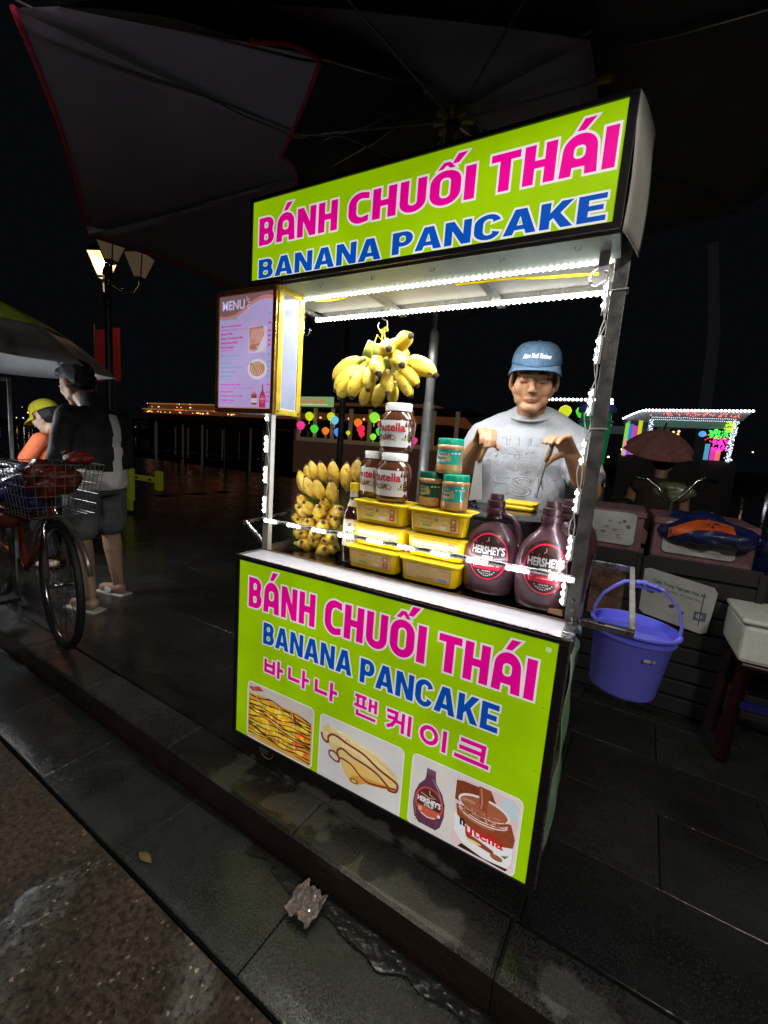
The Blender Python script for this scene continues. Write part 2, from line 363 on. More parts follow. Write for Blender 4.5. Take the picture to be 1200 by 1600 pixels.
    bc = nt.nodes.new('ShaderNodeBump'); bc.inputs['Strength'].default_value=.35; bc.inputs['Distance'].default_value=.004; L(n5.outputs['Fac'], bc.inputs['Height']); L(bc.outputs[0], b.inputs['Coat Normal']); return m
PAVE = stone_mat('wet_granite', (.012,.0125,.012), (.026,.027,.026), .21)
KERB = stone_mat('kerb_granite', (.026,.026,.023), (.055,.055,.048), .23)
KFACE = stone_mat('kerb_face', (.03,.017,.011), (.05,.03,.02), .35, mud=False)
GUT = stone_mat('gutter_slab', (.014,.016,.015), (.036,.039,.036), .15, mud=False)
def asphalt():
    m = bpy.data.materials.new('wet_asphalt'); m.use_nodes=True; nt=m.node_tree; b=nt.nodes['Principled BSDF']; L=nt.links.new
    g = nt.nodes.new('ShaderNodeNewGeometry')
    n1 = nt.nodes.new('ShaderNodeTexNoise'); n1.inputs['Scale'].default_value=2.0; n1.inputs['Detail'].default_value=7; L(g.outputs['Position'], n1.inputs['Vector'])
    r = nt.nodes.new('ShaderNodeValToRGB'); r.color_ramp.elements[0].position=.38; r.color_ramp.elements[1].position=.62
    r.color_ramp.elements[0].color=(.05,.042,.034,1); r.color_ramp.elements[1].color=(.125,.080,.050,1); L(n1.outputs['Fac'], r.inputs[0])
    vo = nt.nodes.new('ShaderNodeTexVoronoi'); vo.inputs['Scale'].default_value=58; vo.inputs['Randomness'].default_value=1
    nd = nt.nodes.new('ShaderNodeTexNoise'); nd.inputs['Scale'].default_value=90; L(g.outputs['Position'], nd.inputs['Vector'])
    vm = nt.nodes.new('ShaderNodeVectorMath'); vm.operation='MULTIPLY_ADD'; vm.inputs[1].default_value=(.012,.012,.012); L(nd.outputs['Color'], vm.inputs[0]); L(g.outputs['Position'], vm.inputs[2]); L(vm.outputs[0], vo.inputs['Vector'])
    k = nt.nodes.new('ShaderNodeMath'); k.operation='LESS_THAN'; k.inputs[1].default_value=.26; L(vo.outputs['Distance'], k.inputs[0])
    sp = nt.nodes.new('ShaderNodeSeparateColor'); L(vo.outputs['Color'], sp.inputs[0])
    k2 = nt.nodes.new('ShaderNodeMath'); k2.operation='GREATER_THAN'; k2.inputs[1].default_value=.80; L(sp.outputs[0], k2.inputs[0])
    k3 = nt.nodes.new('ShaderNodeMath'); k3.operation='MULTIPLY'; L(k.outputs[0],k3.inputs[0]); L(k2.outputs[0],k3.inputs[1])
    mx = nt.nodes.new('ShaderNodeMix'); mx.data_type='RGBA'; L(k3.outputs[0], mx.inputs[0]); L(r.outputs[0], mx.inputs[6]); mx.inputs[7].default_value=(.26,.21,.15,1)
    L(mx.outputs[2], b.inputs['Base Color'])
    rr_ = nt.nodes.new('ShaderNodeMapRange'); rr_.inputs[1].default_value=.36; rr_.inputs[2].default_value=.46; rr_.inputs[3].default_value=.07; rr_.inputs[4].default_value=.42; L(n1.outputs['Fac'], rr_.inputs[0]); L(rr_.outputs[0], b.inputs['Roughness'])
    n2 = nt.nodes.new('ShaderNodeTexNoise'); n2.inputs['Scale'].default_value=70; n2.inputs['Detail'].default_value=7; n2.inputs['Roughness'].default_value=.75; L(g.outputs['Position'], n2.inputs['Vector'])
    gm = nt.nodes.new('ShaderNodeMapRange'); gm.inputs[1].default_value=.38; gm.inputs[2].default_value=.62; gm.inputs[3].default_value=.25; gm.inputs[4].default_value=1.9; L(n2.outputs['Fac'], gm.inputs[0])
    gs = nt.nodes.new('ShaderNodeVectorMath'); gs.operation='SCALE'; L(mx.outputs[2], gs.inputs[0]); L(gm.outputs[0], gs.inputs['Scale']); L(gs.outputs[0], b.inputs['Base Color'])
    bs = nt.nodes.new('ShaderNodeMapRange'); bs.inputs[1].default_value=.36; bs.inputs[2].default_value=.44; bs.inputs[3].default_value=.12; bs.inputs[4].default_value=1.0; L(n1.outputs['Fac'], bs.inputs[0])
    bp = nt.nodes.new('ShaderNodeBump'); bp.inputs['Distance'].default_value=.016; L(bs.outputs[0], bp.inputs['Strength']); L(n2.outputs['Fac'], bp.inputs['Height']); L(bp.outputs[0], b.inputs['Normal'])
    return m
STEEL = M('brushed_steel',(.55,.55,.56),.28,1,.1,40,.05,300,rvar=.1)
DSTEEL = M('dull_steel',(.25,.25,.245),.38,.45,.2,30,.08,200,rvar=.1)
BLACKP = M('black_paint',(.018,.014,.02),.4,0,.2,40)
WHITEV = M('white_vinyl',(.74,.74,.78),.35,0,.06,30,.03)
OFFW = M('off_white_board',(.7,.71,.68),.5,0,.07,12,.05)
# ---------------- ground ----------------
KA = -.0398
kd = Vector((math.cos(KA), math.sin(KA), 0)); kt = Vector((-kd.y, kd.x, 0)); KO = Vector((0,-.118,0))
def K(s,t,z=0): return KO + kd*s + kt*t + Vector((0,0,z))
random.seed(3)
pv = link(bpy.data.objects.new('pavement', None)); tag(pv, kind='structure')
bed = MB(); bed.add([K(-60,.02,-.016),K(40,.02,-.016),K(40,9,-.016),K(-60,9,-.016),K(-60,.02,-.5),K(40,.02,-.5),K(40,9,-.5),K(-60,9,-.5)], [(0,1,2,3),(4,7,6,5),(0,4,5,1),(2,6,7,3),(1,5,6,2),(3,7,4,0)])
bedo = bed.build('paving_bed', M('bed_mortar',(.012,.012,.011),.5,0,.2,6,.2), pv)
far = MB()   # beyond the counted pavers the paving is one sheet
for a,b_,c,d in [(-60,-6.2,.15,9),(4.2,40,.15,9),(-6.2,4.2,5.0,9)]:
    far.add([K(a,c,-.001),K(b_,c,-.001),K(b_,d,-.001),K(a,d,-.001)],[(0,1,2,3)])
def _fs(): 
    o = far.build('far_paving', PAVE, pv, fix=False); tag(o, kind='stuff')
_fs()
def slab_mesh(name, lx, ly, h, mat, mat2=None, bev=.0015):
    m = MB(); g = .0012
    m.box((g,g,-h),(lx-g,ly-g,0)); me_o = m.build(name, mat, None); me = me_o.data
    bm = bmesh.new(); bm.from_mesh(me); bmesh.ops.bevel(bm, geom=[e for e in bm.edges if e.verts[0].co.z>-.001 and e.verts[1].co.z>-.001], offset=bev, segments=1, affect='EDGES'); bm.to_mesh(me); bm.free()
    if mat2:
        me.materials.append(mat2)
        for p in me.polygons:
            if p.normal.y < -.9: p.material_index = 1
    bpy.data.objects.remove(me_o); return me
def lay(name, me, s, t, z, parent, tilt=.0):
    o = link(bpy.data.objects.new(name, me)); o.parent = parent; o.location = K(s,t,z)
    o.rotation_euler = (random.uniform(-tilt,tilt), random.uniform(-tilt,tilt), KA); return o
pm = slab_mesh('paver', .6, .3, .012, PAVE); 
s0 = -6.2
for j in range(16):
    if j > 7: n_ = 0
    for i in range(17):
        s = s0 + i*.6 + (.3 if j%2 else 0)
        if s+.6 > 4.21: continue
        lay('paver', pm, s, .15+j*.3, random.uniform(-.0012,.0006), pv, .0015)
kb = link(bpy.data.objects.new('kerb', None)); tag(kb, kind='structure')
km = slab_mesh('kerb_stone', .6, .15, .16, KERB, KFACE, .008)
for i in range(-26, 14): lay('kerb_stone', km, -.22+i*.6, 0, random.uniform(-.002,.001), kb, .002)
gt = link(bpy.data.objects.new('gutter', None)); tag(gt, kind='structure')
gm = slab_mesh('gutter_slab', .5, .262, .03, GUT, None, .002)
for i in range(-30, 16): lay('gutter_slab', gm, -.03+i*.5, -.265, -.1+random.uniform(-.002,.001), gt, .003)
rd = MB(); nx, ny = 120, 60
def road_f(s,t):
    a = -12+s*20; b_ = -.275-t*5
    z = -.103 + .004*mnoise.noise(Vector((a*3,b_*3,0))) + (.0025*mnoise.noise(Vector((a*14,b_*14,3))))
    return K(a,b_,z)
sheet(road_f, 200, 60, 'road', asphalt(), None, 0); tag(bpy.data.objects['road'], kind='structure')
rf = MB(); rf.add([K(-70,-.28,-.125),K(60,-.28,-.125),K(60,-60,-.125),K(-70,-60,-.125)],[(0,3,2,1)])
tag(rf.build('road_verge', MATS.get('x') or bpy.data.objects['road'].data.materials[0], None, fix=False), kind='structure')
wm = M('river_water',(.004,.006,.007),.08,0,.1,3,.3,1.6)
wt = MB(); wt.add([(-600,8.6,-1.3),(600,8.6,-1.3),(600,900,-1.3),(-600,900,-1.3)],[(0,1,2,3)]); tag(wt.build('river', wm, None, fix=False), kind='structure')
# ---------------- the cart ----------------
def G2(ch):
    if ch=='B': return .62,[[(0,0)]+arc(.36,.28,.26,.28,270,400,8)+arc(.34,.74,.25,.26,-30,90,8)+[(0,1)], rr(.2,.17,.4,.4,.08,4)[::-1], rr(.2,.6,.38,.83,.08,4)[::-1]]
    if ch=='A': return .74,[[(0,0),(.24,1),(.5,1),(.74,0),(.52,0),(.48,.18),(.26,.18),(.22,0)], [(.305,.36),(.435,.36),(.37,.72)][::-1]]
    if ch=='N': return .68,[[(0,0),(.2,0),(.2,.6),(.45,0),(.68,0),(.68,1),(.48,1),(.48,.42),(.23,1),(0,1)]]
    if ch=='P': return .6,[[(0,0),(.21,0),(.21,.34)]+arc(.34,.67,.26,.33,270,450,12)+[(0,1)], rr(.21,.52,.39,.82,.09,4)[::-1]]
    if ch=='C': return .64,[arc(.35,.36,.35,.38,270,180,8)+arc(.35,.64,.35,.38,180,90,8)+arc(.35,.66,.29,.36,90,15,5)+[(.44,.68)]+arc(.35,.66,.13,.17,40,180,6)+arc(.35,.34,.13,.17,180,320,6)+[(.44,.33)]+arc(.35,.34,.29,.36,-15,-90,5)]
    if ch=='K': return .7,[[(0,0),(.21,0),(.21,.3),(.28,.4),(.45,0),(.7,0),(.42,.56),(.68,1),(.43,1),(.21,.6),(.21,1),(0,1)]]
    if ch=='E': return .56,[[(0,0),(.56,0),(.56,.2),(.21,.2),(.21,.41),(.5,.41),(.5,.6),(.21,.6),(.21,.8),(.55,.8),(.55,1),(0,1)]]
def blue_word(ink, word, x0, x1, z0, z1, o):
    pos=[]; w_=0
    for ch in word: pos.append(w_); w_ += G2(ch)[0]+.07
    w_ -= .07; sx=(x1-x0)/w_; sy=z1-z0
    gs=[[[(x0+(p+a)*sx, z0+b*sy) for a,b in c] for c in G2(ch)[1]] for ch,p in zip(word,pos)]
    for g in gs: ink.poly(offs(g[0],o), (.93,.9,.93), [offs(h,-o*.6) for h in g[1:]] if len(g)>1 else ())
    for g in gs: ink.poly(g[0], BLUE, g[1:])
W = 1.02; CT = .735; CB = .095; CD = .62; PY = .122
GREEN = (.37,.66,.0); PINK = (.93,.0,.34); BLUE = (.0,.085,.52); WH = (.93,.9,.93)
cart = thing('food_cart', (.5,.3,0), 'banana pancake street cart with green lettered front and lit sign, standing at the kerb', 'food cart')
def P(mb, name, mat, parent=cart, **k): return mb.build(name, mat, parent, **k)
# body panels
body = MB(); body.box((0,.006,CB+.004),(W,CD,CT-.03)); bo = P(body,'cabinet', M('cabinet_white',(.6,.61,.6),.4,0,.12,14,.05))
fr = MB()
fr.add([(-.007,-.006,.092),(W+.005,-.006,.076),(W+.005,.006,.076),(-.007,.006,.092),(-.007,-.006,.100),(W+.005,-.006,.099),(W+.005,.006,.099),(-.007,.006,.100)],[(0,3,2,1),(4,5,6,7),(0,1,5,4),(1,2,6,5),(2,3,7,6),(3,0,4,7)]); fr.box((-.007,-.006,.722),(W+.005,.006,.733)); fr.box((-.007,-.0055,.1),(.009,.006,.722)); fr.box((1.004,-.0055,.1),(W+.005,.006,.722))
fr.box((-.007,.006,CB-.006),(.012,CD,CB+.012)); fr.box((W-.012,.0065,CB-.0065),(W+.005,CD,CB+.012))
P(fr,'panel_frame', BLACKP, bevel=.0015)
ed = MB(); ed.box((W+.003,-.003,.10),(W+.009,.012,.722)); ed.box((-.009,-.004,.734),(W+.008,.0,.738)); P(ed,'edge_trim', STEEL)
# the printed front
ik = Ink(front(-.0005)); 
ik.rect(.009,.098,1.004,.722, GREEN, 20,12)
PINKW=[('B',''),('A','a'),('N',''),('H','')]; W2=[('C',''),('H',''),('U',''),('O','ca'),('I','')]; W3=[('T',''),('H',''),('A','a'),('I','')]
banner = ik
sign_word(ik, PINKW, .052,.328,.57,.672, PINK, WH, .005); ik.reset(1); sign_word(ik, W2, .364,.69,.57,.672, PINK, WH, .005); ik.reset(1); sign_word(ik, W3, .725,.966,.568,.668, PINK, WH, .005)
ik.reset(1); blue_word(ik,'BANANA',.122,.47,.46,.533,.0045)
ik.reset(1); blue_word(ik,'PANCAKE',.498,.895,.455,.528,.0045)
def hangul(ink, x, z, w, h, strokes, t=.0115, rings=()):
    ink.reset(2)
    for col,tt in ((WH, t+.009),(PINK, t)):
        for st in strokes:
            pts = [(x+a*w, z+b*h) for a,b in st]; e = (tt-t)/2
            q = [Vector(p) for p in pts]; q[0] = q[0]+(q[0]-q[1]).normalized()*e; q[-1] = q[-1]+(q[-1]-q[-2]).normalized()*e
            for i in range(len(q)-1):
                d = (q[i+1]-q[i]).normalized()*t/2*.98
                a_ = q[i]-(d if i>0 else d*0); b_ = q[i+1]+(d if i<len(q)-2 else d*0)
                ink.stroke([tuple(a_), tuple(b_)], tt, col)
        for cx,cy,r1,r2 in rings:
            n=20; pts=[(x+(cx+r1*math.cos(2*PI*k/n))*w, z+(cy+r2*math.sin(2*PI*k/n))*h) for k in range(n+1)]; ink.stroke(pts, tt, col)
ha = lambda x0: [[(x0,1),(x0,0)],[(x0,.52),(x0+.25,.52)]]
hangul(ik,.133,.357,.08,.06,[[(.05,.88),(.05,.2),(.5,.2),(.5,.88)],[(.05,.55),(.5,.55)]]+ha(.75))
hangul(ik,.235,.36,.085,.06,[[(.05,.88),(.05,.28),(.55,.28)]]+ha(.72))
hangul(ik,.342,.357,.085,.06,[[(.05,.88),(.05,.28),(.55,.28)]]+ha(.72))
hangul(ik,.486,.352,.078,.062,[[(.02,.95),(.52,.95)],[(.15,.95),(.15,.48)],[(.4,.95),(.4,.48)],[(.0,.46),(.55,.46)],[(.68,1),(.68,.36)],[(.92,1),(.92,.36)],[(.68,.7),(.92,.7)],[(.15,.26),(.15,.03),(.95,.03)]], .0095)
hangul(ik,.592,.35,.078,.06,[[(.02,.9),(.42,.9),(.4,.55),(.25,.25),(.05,.08)],[(.05,.58),(.4,.6)],[(.42,.5),(.66,.5)],[(.68,1),(.68,0)],[(.93,1),(.93,0)]], .0105)
hangul(ik,.70,.35,.075,.058,[[(.88,1),(.88,-.05)]], .0115, [(.3,.5,.28,.38)])
hangul(ik,.795,.352,.09,.058,[[(.15,.92),(.82,.92),(.8,.2)],[(.12,.55),(.8,.57)],[(0,.08),(1,.08)]])
# picture 1 : mango crepe with chocolate lines
def picture_base(x0,z0,x1,z1,c): ik.reset(1); ik.rrect(x0-.003,z0-.003,x1+.003,z1+.003,.017,WH); ik.rrect(x0,z0,x1,z1,.015,c)
rnd = random.Random(8)
x0,z0,x1,z1 = .063,.103,.342,.306
picture_base(x0,z0,x1,z1,(.62,.55,.5)); ik.poly([(x0,z1-.02),(x0+.05,z1-.005),(x0+.07,z1-.015),(x0+.02,z1-.03)],(.45,.08,.03))
def inside(pts,a=x0,b=z0,c=x1,d=z1,m=.003): return [(min(max(p[0],a+m),c-m),min(max(p[1],b+m),d-m)) for p in pts]
ik.poly(inside([(x0,z0+.02),(x0,.262),(.12,.272),(.2,.266),(.28,.268),(x1,.245),(x1,z0+.01),(.3,z0),(.12,z0)]),(.72,.33,.03))
for k in range(150):
    cx = rnd.uniform(x0+.02,x1-.03); cz = rnd.uniform(z0+.02,.25); ww = rnd.uniform(.008,.05); hh = rnd.uniform(.003,.014); a = rnd.uniform(-.1,.05)
    c = rnd.choice([(.95,.55,.02),(.9,.68,.04),(.95,.75,.1),(.75,.55,.02),(.85,.4,.03),(.95,.62,.02),(.55,.42,.03)])
    if cx > .27 and rnd.random()<.55: c = (.8,.13,.04)
    ik.reset(8+k%14); ik.poly(inside([(cx-ww/2,cz-a*ww),(cx-ww/4,cz+hh*.8),(cx+ww/3,cz+hh),(cx+ww/2,cz+a*ww),(cx+ww/4,cz-hh*.6),(cx-ww/4,cz-hh*.5)]),c)
ik.reset(24)
for k in range(13):
    zz = .118+k*.0118+rnd.uniform(-.003,.003); xs = [x0+.004+(x1-x0-.008)*i/16 for i in range(17)]
    amp = rnd.uniform(.002,.005); ph = rnd.uniform(0,6)
    pts = inside([(x, zz+amp*math.sin(i*.9+ph)+.006*math.sin(i*.35+k)) for i,x in enumerate(xs)], m=.006)
    ik.stroke(pts,[rnd.uniform(.0022,.0066) for _ in pts],(.045,.008,.006))
    ik.stroke([(a,b+.0012) for a,b in pts[2:14:1]],.0006,(.5,.3,.22))
for xx,a in ((.155,.0),(.258,.01),(.205,-.005)): ik.stroke(inside([(xx,.262),(xx+a,.2),(xx+a*1.5,.13)]),.0014,(.9,.6,.3))
ik.stroke([(.262,.262),(.268,.245),(.26,.23),(.274,.225),(.27,.255)],.004,(.12,.03,.02))
ik.stroke([(.085,.3),(.1,.262),(.115,.24)],.0016,(.85,.6,.25))
ik.stroke(inside([(x0,.108),(.1,.115),(.16,.108),(.24,.116),(x1,.11)]),.006,(.75,.42,.1))
# picture 2 : folded crepe with brown syrup
x0,z0,x1,z1 = .371,.085,.655,.305
picture_base(x0,z0,x1,z1,(.73,.71,.7))
cre=[(.378,.262),(.40,.285),(.43,.274),(.47,.278),(.52,.262),(.57,.262),(.60,.24),(.64,.215),(.648,.195),(.645,.172),(.60,.16),(.55,.155),(.52,.128),(.49,.125),(.465,.15),(.452,.175),(.425,.19),(.41,.215),(.39,.225)]
ik.poly(cre,(.78,.6,.26)); ik.poly([(.385,.255),(.42,.25),(.5,.255),(.56,.24),(.62,.215),(.64,.2),(.55,.215),(.48,.23),(.41,.225)],(.9,.72,.35))
ik.poly([(.40,.285),(.43,.274),(.47,.278),(.52,.262),(.57,.262),(.60,.24),(.55,.25),(.47,.262),(.41,.268)],(.82,.75,.45))
ik.poly([(.455,.175),(.5,.2),(.58,.19),(.64,.18),(.6,.163),(.55,.158),(.52,.13),(.49,.127)],(.85,.55,.16)); ik.poly([(.49,.15),(.53,.165),(.6,.172),(.645,.178),(.6,.158),(.54,.145),(.51,.13)],(.7,.36,.07))
for k in range(420):
    ik.reset(12+k%14); a=rnd.uniform(.4,.64); b=rnd.uniform(.17,.27)
    if b < .285-(a-.4)*.35 and b > .235-(a-.4)*.3: ik.oval(a,b,rnd.uniform(.001,.003),rnd.uniform(.0008,.002),rnd.choice([(.62,.38,.1),(.9,.76,.42),(.74,.5,.18),(.82,.58,.24),(.86,.66,.3),(.8,.52,.2)]),6)
SY=(.19,.03,.012); ik.reset(40)
def squig(pts,w):
    # catmull-rom through pts
    out=[]
    for i in range(len(pts)-1):
        p0=pts[max(i-1,0)];p1=pts[i];p2=pts[i+1];p3=pts[min(i+2,len(pts)-1)]
        for j in range(5):
            t=j/5; out.append(tuple(.5*((2*p1[q])+(-p0[q]+p2[q])*t+(2*p0[q]-5*p1[q]+4*p2[q]-p3[q])*t*t+(-p0[q]+3*p1[q]-3*p2[q]+p3[q])*t**3) for q in (0,1)))
    out.append(pts[-1]); return out
for pts,ww in [([(.376,.245),(.385,.225),(.402,.222),(.404,.243),(.425,.255),(.47,.246),(.53,.236),(.58,.214),(.63,.2),(.645,.19),(.64,.168),(.615,.163)],.0075),
               ([(.408,.19),(.415,.178),(.44,.172),(.446,.186),(.43,.2),(.412,.198),(.408,.19)],.006),
               ([(.446,.186),(.438,.208),(.455,.222),(.49,.212),(.54,.205),(.58,.195),(.62,.17)],.007),
               ([(.446,.172),(.452,.19),(.49,.185),(.52,.165),(.55,.155),(.6,.165),(.64,.176)],.006)]:
    q=squig(pts,ww); ik.stroke(q,ww,SY); ik.stroke([(a,b+ww*.18) for a,b in q],ww*.18,(.45,.14,.08))
ik.oval(.503,.137,.016,.009,(.32,.12,.03)); ik.oval(.503,.137,.009,.005,(.75,.5,.15))
ik.stroke([(.56,.11),(.64,.105)],.0012,(.6,.58,.57)); ik.stroke([(.372,.12),(.41,.116)],.001,(.85,.85,.85))
for k in range(70):
    ik.reset(27+k%10); a=rnd.uniform(.42,.6); b=rnd.uniform(.255,.278)
    if b<.284-(a-.42)*.25: ik.oval(a,b,rnd.uniform(.002,.006),rnd.uniform(.001,.003),rnd.choice([(.88,.82,.55),(.8,.72,.4),(.92,.88,.66)]),6)
ik.reset(40)
# picture 3 : syrup bottle and open spread jar
x0,z0,x1,z1 = .685,.1,.974,.31
picture_base(x0,z0,x1,z1,(.75,.72,.68))
PUR=(.13,.045,.085)
bt=[(.727,.285),(.752,.285),(.754,.262),(.757,.25),(.775,.228),(.785,.2),(.786,.165),(.778,.13),(.766,.115),(.716,.115),(.702,.13),(.695,.165),(.698,.2),(.708,.228),(.724,.25),(.726,.262)]
ik.poly(bt,PUR); ik.poly([(.727,.285),(.752,.285),(.754,.268),(.726,.268)],(.2,.08,.13)); ik.stroke([(.745,.26),(.765,.232),(.778,.2)],.003,(.42,.25,.36)); ik.stroke([(.706,.2),(.7,.17),(.706,.135)],.003,(.3,.15,.22))
ik.oval(.741,.185,.04,.046,(.8,.07,.06),28); ik.oval(.741,.185,.036,.042,(.1,.03,.03),28)
ik.poly([(.708,.17),(.775,.17),(.765,.15),(.75,.144),(.725,.145)],(.62,.12,.07))
ik.stroke([(.74,.222),(.742,.21),(.76,.206),(.74,.2),(.716,.207)],.003,(.65,.4,.25))
ik.text("HERSHEY'S",.741,.181,.0165,WH,w=.067,off=.04,al='c'); ik.text('SYRUP',.741,.172,.007,WH,w=.028,off=.03,al='c'); ik.rect(.712,.152,.722,.165,(.75,.5,.2)); ik.rect(.768,.155,.775,.163,WH)
ik.stroke([(.72,.148),(.741,.142),(.762,.148)],.003,(.8,.75,.7))
for k in range(26): ik.oval(rnd.uniform(.705,.78),rnd.uniform(.118,.14),rnd.uniform(.002,.006),.0012,rnd.choice([(.17,.07,.11),(.09,.03,.06)]),6)
# jar half
X0=.81
ik.poly([(X0,.104),(X0,.302),(.957,.304),(.97,.29),(.97,.12),(.96,.104)],(.82,.62,.63)); ik.poly([(X0,.235),(X0,.29),(.83,.295),(.9,.297),(.925,.25),(.9,.23)],(.24,.055,.02)); ik.poly([(.925,.295),(.957,.3),(.968,.28),(.968,.25),(.93,.255)],(.6,.72,.8))
ik.poly([(.815,.225),(.83,.14),(.86,.112),(.94,.106),(.962,.13),(.968,.2),(.955,.235)],(.3,.07,.025))
ik.oval(.885,.245,.066,.028,(.92,.86,.84),28); ik.oval(.885,.243,.061,.024,(.42,.13,.07),28); ik.poly([(.868,.3),(.9,.3),(.893,.25),(.897,.236),(.876,.236),(.872,.26)],(.34,.08,.03)); ik.stroke([(.874,.295),(.88,.26),(.879,.24)],.004,(.6,.25,.15))
for k,c in ((0,(.9,.82,.8)),(1,(.95,.9,.9))): ik.stroke(arc(.885,.236-.006*k,.067,.03,200,340,14),.0025,c)
ik.stroke(arc(.885,.225,.066,.03,205,300,10),.006,(.5,.17,.08))
lab=[(.813,.2),(.815,.148),(.845,.118),(.9,.106),(.955,.112),(.966,.13),(.966,.175),(.94,.165),(.88,.168),(.84,.18)]
ik.poly(lab,(.86,.86,.88))
ik.text('n',.83,.17,.02,(.01,.01,.015),w=.014,off=.05,slant=-.1); ik.text('utella',.846,.155,.03,(.72,.01,.015),w=.098,off=.02,slant=-.1)
ik.poly([(.845,.158),(.88,.152),(.92,.142),(.925,.13),(.88,.135),(.85,.145)],(.3,.06,.04)); ik.oval(.93,.128,.016,.008,(.35,.12,.04)); ik.poly([(.94,.14),(.96,.15),(.95,.136)],(.1,.2,.06)); ik.oval(.87,.14,.02,.004,(.8,.7,.2))
for k in range(60):
    ik.reset(52+k%10); a=rnd.uniform(.83,.94); ik.stroke([(a,rnd.uniform(.205,.235)),(a+rnd.uniform(.004,.016),rnd.uniform(.205,.235))],rnd.uniform(.0008,.0025),rnd.choice([(.5,.18,.09),(.22,.05,.02),(.38,.12,.06),(.68,.35,.24)]))
for k in range(14): ik.stroke([(.826+k*.002,.242+.003*(k%4)),(.84+k*.002,.247+.002*(k%3))],.0012,(.6,.3,.22))
ik.poly([(.83,.106),(.84,.12),(.9,.108),(.96,.113),(.955,.104)],(.06,.015,.01))
ik.reset(3)
for _ in range(60):  # scuffs and specks on the banner
    a=rnd.uniform(.02,1);b=rnd.uniform(.11,.71); 
    if not (.1<b<.33 or .35<b<.7): ik.oval(a,b,rnd.uniform(.0006,.0022),rnd.uniform(.0004,.001),(.12,.16,.03),6)
for a,b in ((.14,.705),(.155,.703),(.6,.318),(.62,.325),(.36,.317),(.99,.56),(.99,.4),(.08,.71)): ik.oval(a,b,.003,.001,(.1,.14,.02),6)
ik.rect(.978,.695,.99,.706,(.6,.85,.35)); ik.rrect(.978,.695,.99,.706,.003,(.62,.9,.35))
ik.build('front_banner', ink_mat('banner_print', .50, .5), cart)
# ledge
lg = MB(); lg.box((-.006,0,CT-.028),(W+.004,PY-.012,CT)); P(lg,'ledge', M('ledge_white',(.60,.60,.66),.3,0,.05,30,.02), bevel=.002)
tk = MB(); tk.box((-.008,-.004,CT-.004),(W+.006,.0,CT+.0015)); tk.box((-.008,.0,CT+.0002),(.006,PY,CT+.0025)); P(tk,'ledge_edge', DSTEEL)
cnr = MB(); cnr.box((W-.016,-.005,CT-.03),(W+.012,.03,CT+.003)); cnr.box((W-.016,.03,CT-.02),(W+.012,PY+.01,CT+.004)); P(cnr,'corner_bracket', STEEL, bevel=.003)
tr = MB(); tr.box((0,PY-.012,CT-.03),(W,CD,CT-.006)); P(tr,'tray', M('tray_steel',(.42,.38,.33),.16,1,.25,9,.06,30,rvar=.08))
te = MB(); te.box((0,PY-.014,CT-.004),(W,PY-.008,CT+.004)); te.box((0,CD-.006,CT-.004),(W,CD,CT+.02)); te.box((0,PY,CT-.006),(.006,CD,CT+.012)); te.box((W-.006,PY,CT-.006),(W,CD,CT+.012)); P(te,'tray_edge', M('copper_edge',(.5,.36,.27),.3,.9,.2,30))
# posts
pl = MB(); pl.box((-.016,PY,CT-.02),(.009,PY+.02,1.575)); P(pl,'post', M('post_light',(.62,.63,.62),.35,.4,.1,30))
pr = MB(); pr.box((W-.022,PY,CT-.02),(W+.008,PY+.026,1.60)); P(pr,'post', DSTEEL, bevel=.0015)
for zz in (.742,.765,.79):
    s=MB(); s.lathe([(0,0),(.006,0),(.005,.003),(.002,.004)],10,T=Matrix.Translation((W-.007,PY-.001,zz))@Matrix.Rotation(PI/2,4,'X')); P(s,'screw',STEEL)
ct_ = MB(); ct_.tube([(W-.026,PY-.002,1.20),(W+.011,PY-.003,1.201),(W+.011,PY+.028,1.2),(W-.026,PY+.028,1.2)],.002,6,closed=True); P(ct_,'cable_tie', M('tie_white',(.8,.8,.75),.5))
ct_ = MB(); ct_.tube([(W-.026,PY-.002,1.50),(W+.011,PY-.003,1.501),(W+.011,PY+.028,1.5),(W-.026,PY+.028,1.5)],.002,6,closed=True); P(ct_,'cable_tie', MATS['tie_white'])
# sign box
sg = MB(); sg.box((.024,.003,1.572),(W-.014,.118,1.806)); P(sg,'sign_box', M('box_aluminium',(.62,.63,.6),.35,.3,.1,12,.12,20))
sheet(lambda s,t:Vector((1.0115+.030*s**.8+.003*math.sin(t*5),-.002+.132*s,1.566+.24*t+.012*s*math.sin(t*3.1))),8,14,'side_board',M('side_board_white',(.72,.72,.66),.5,0,.1,10,.15,14),cart,.002)
fs_=MB(); x0,x1,z0,z1=.022,1.009,1.571,1.808
fs_.box((x0,-.006,z0),(x1,.006,1.584)); fs_.box((x0,-.006,1.7985),(x1,.006,z1)); fs_.box((x0,-.0055,1.584),(.03,.006,1.7985)); fs_.box((.992,-.0055,1.584),(x1,.006,1.7985)); P(fs_,'sign_frame',BLACKP,bevel=.001)
ik=Ink(front(-.0005)); ik.rect(.03,1.584,.992,1.7985,GREEN,20,5)
sign_word(ik,PINKW,.054,.334,1.678,1.752,PINK,WH,.0045); ik.reset(1); sign_word(ik,W2,.368,.705,1.682,1.752,PINK,WH,.0045); ik.reset(1); sign_word(ik,W3,.738,.982,1.683,1.758,PINK,WH,.0045)
ik.reset(1); blue_word(ik,'BANANA',.056,.474,1.588,1.64,.004); ik.reset(1); blue_word(ik,'PANCAKE',.505,.978,1.591,1.641,.004)
ik.build('sign_face', ink_mat('sign_print',.66,.5), cart)
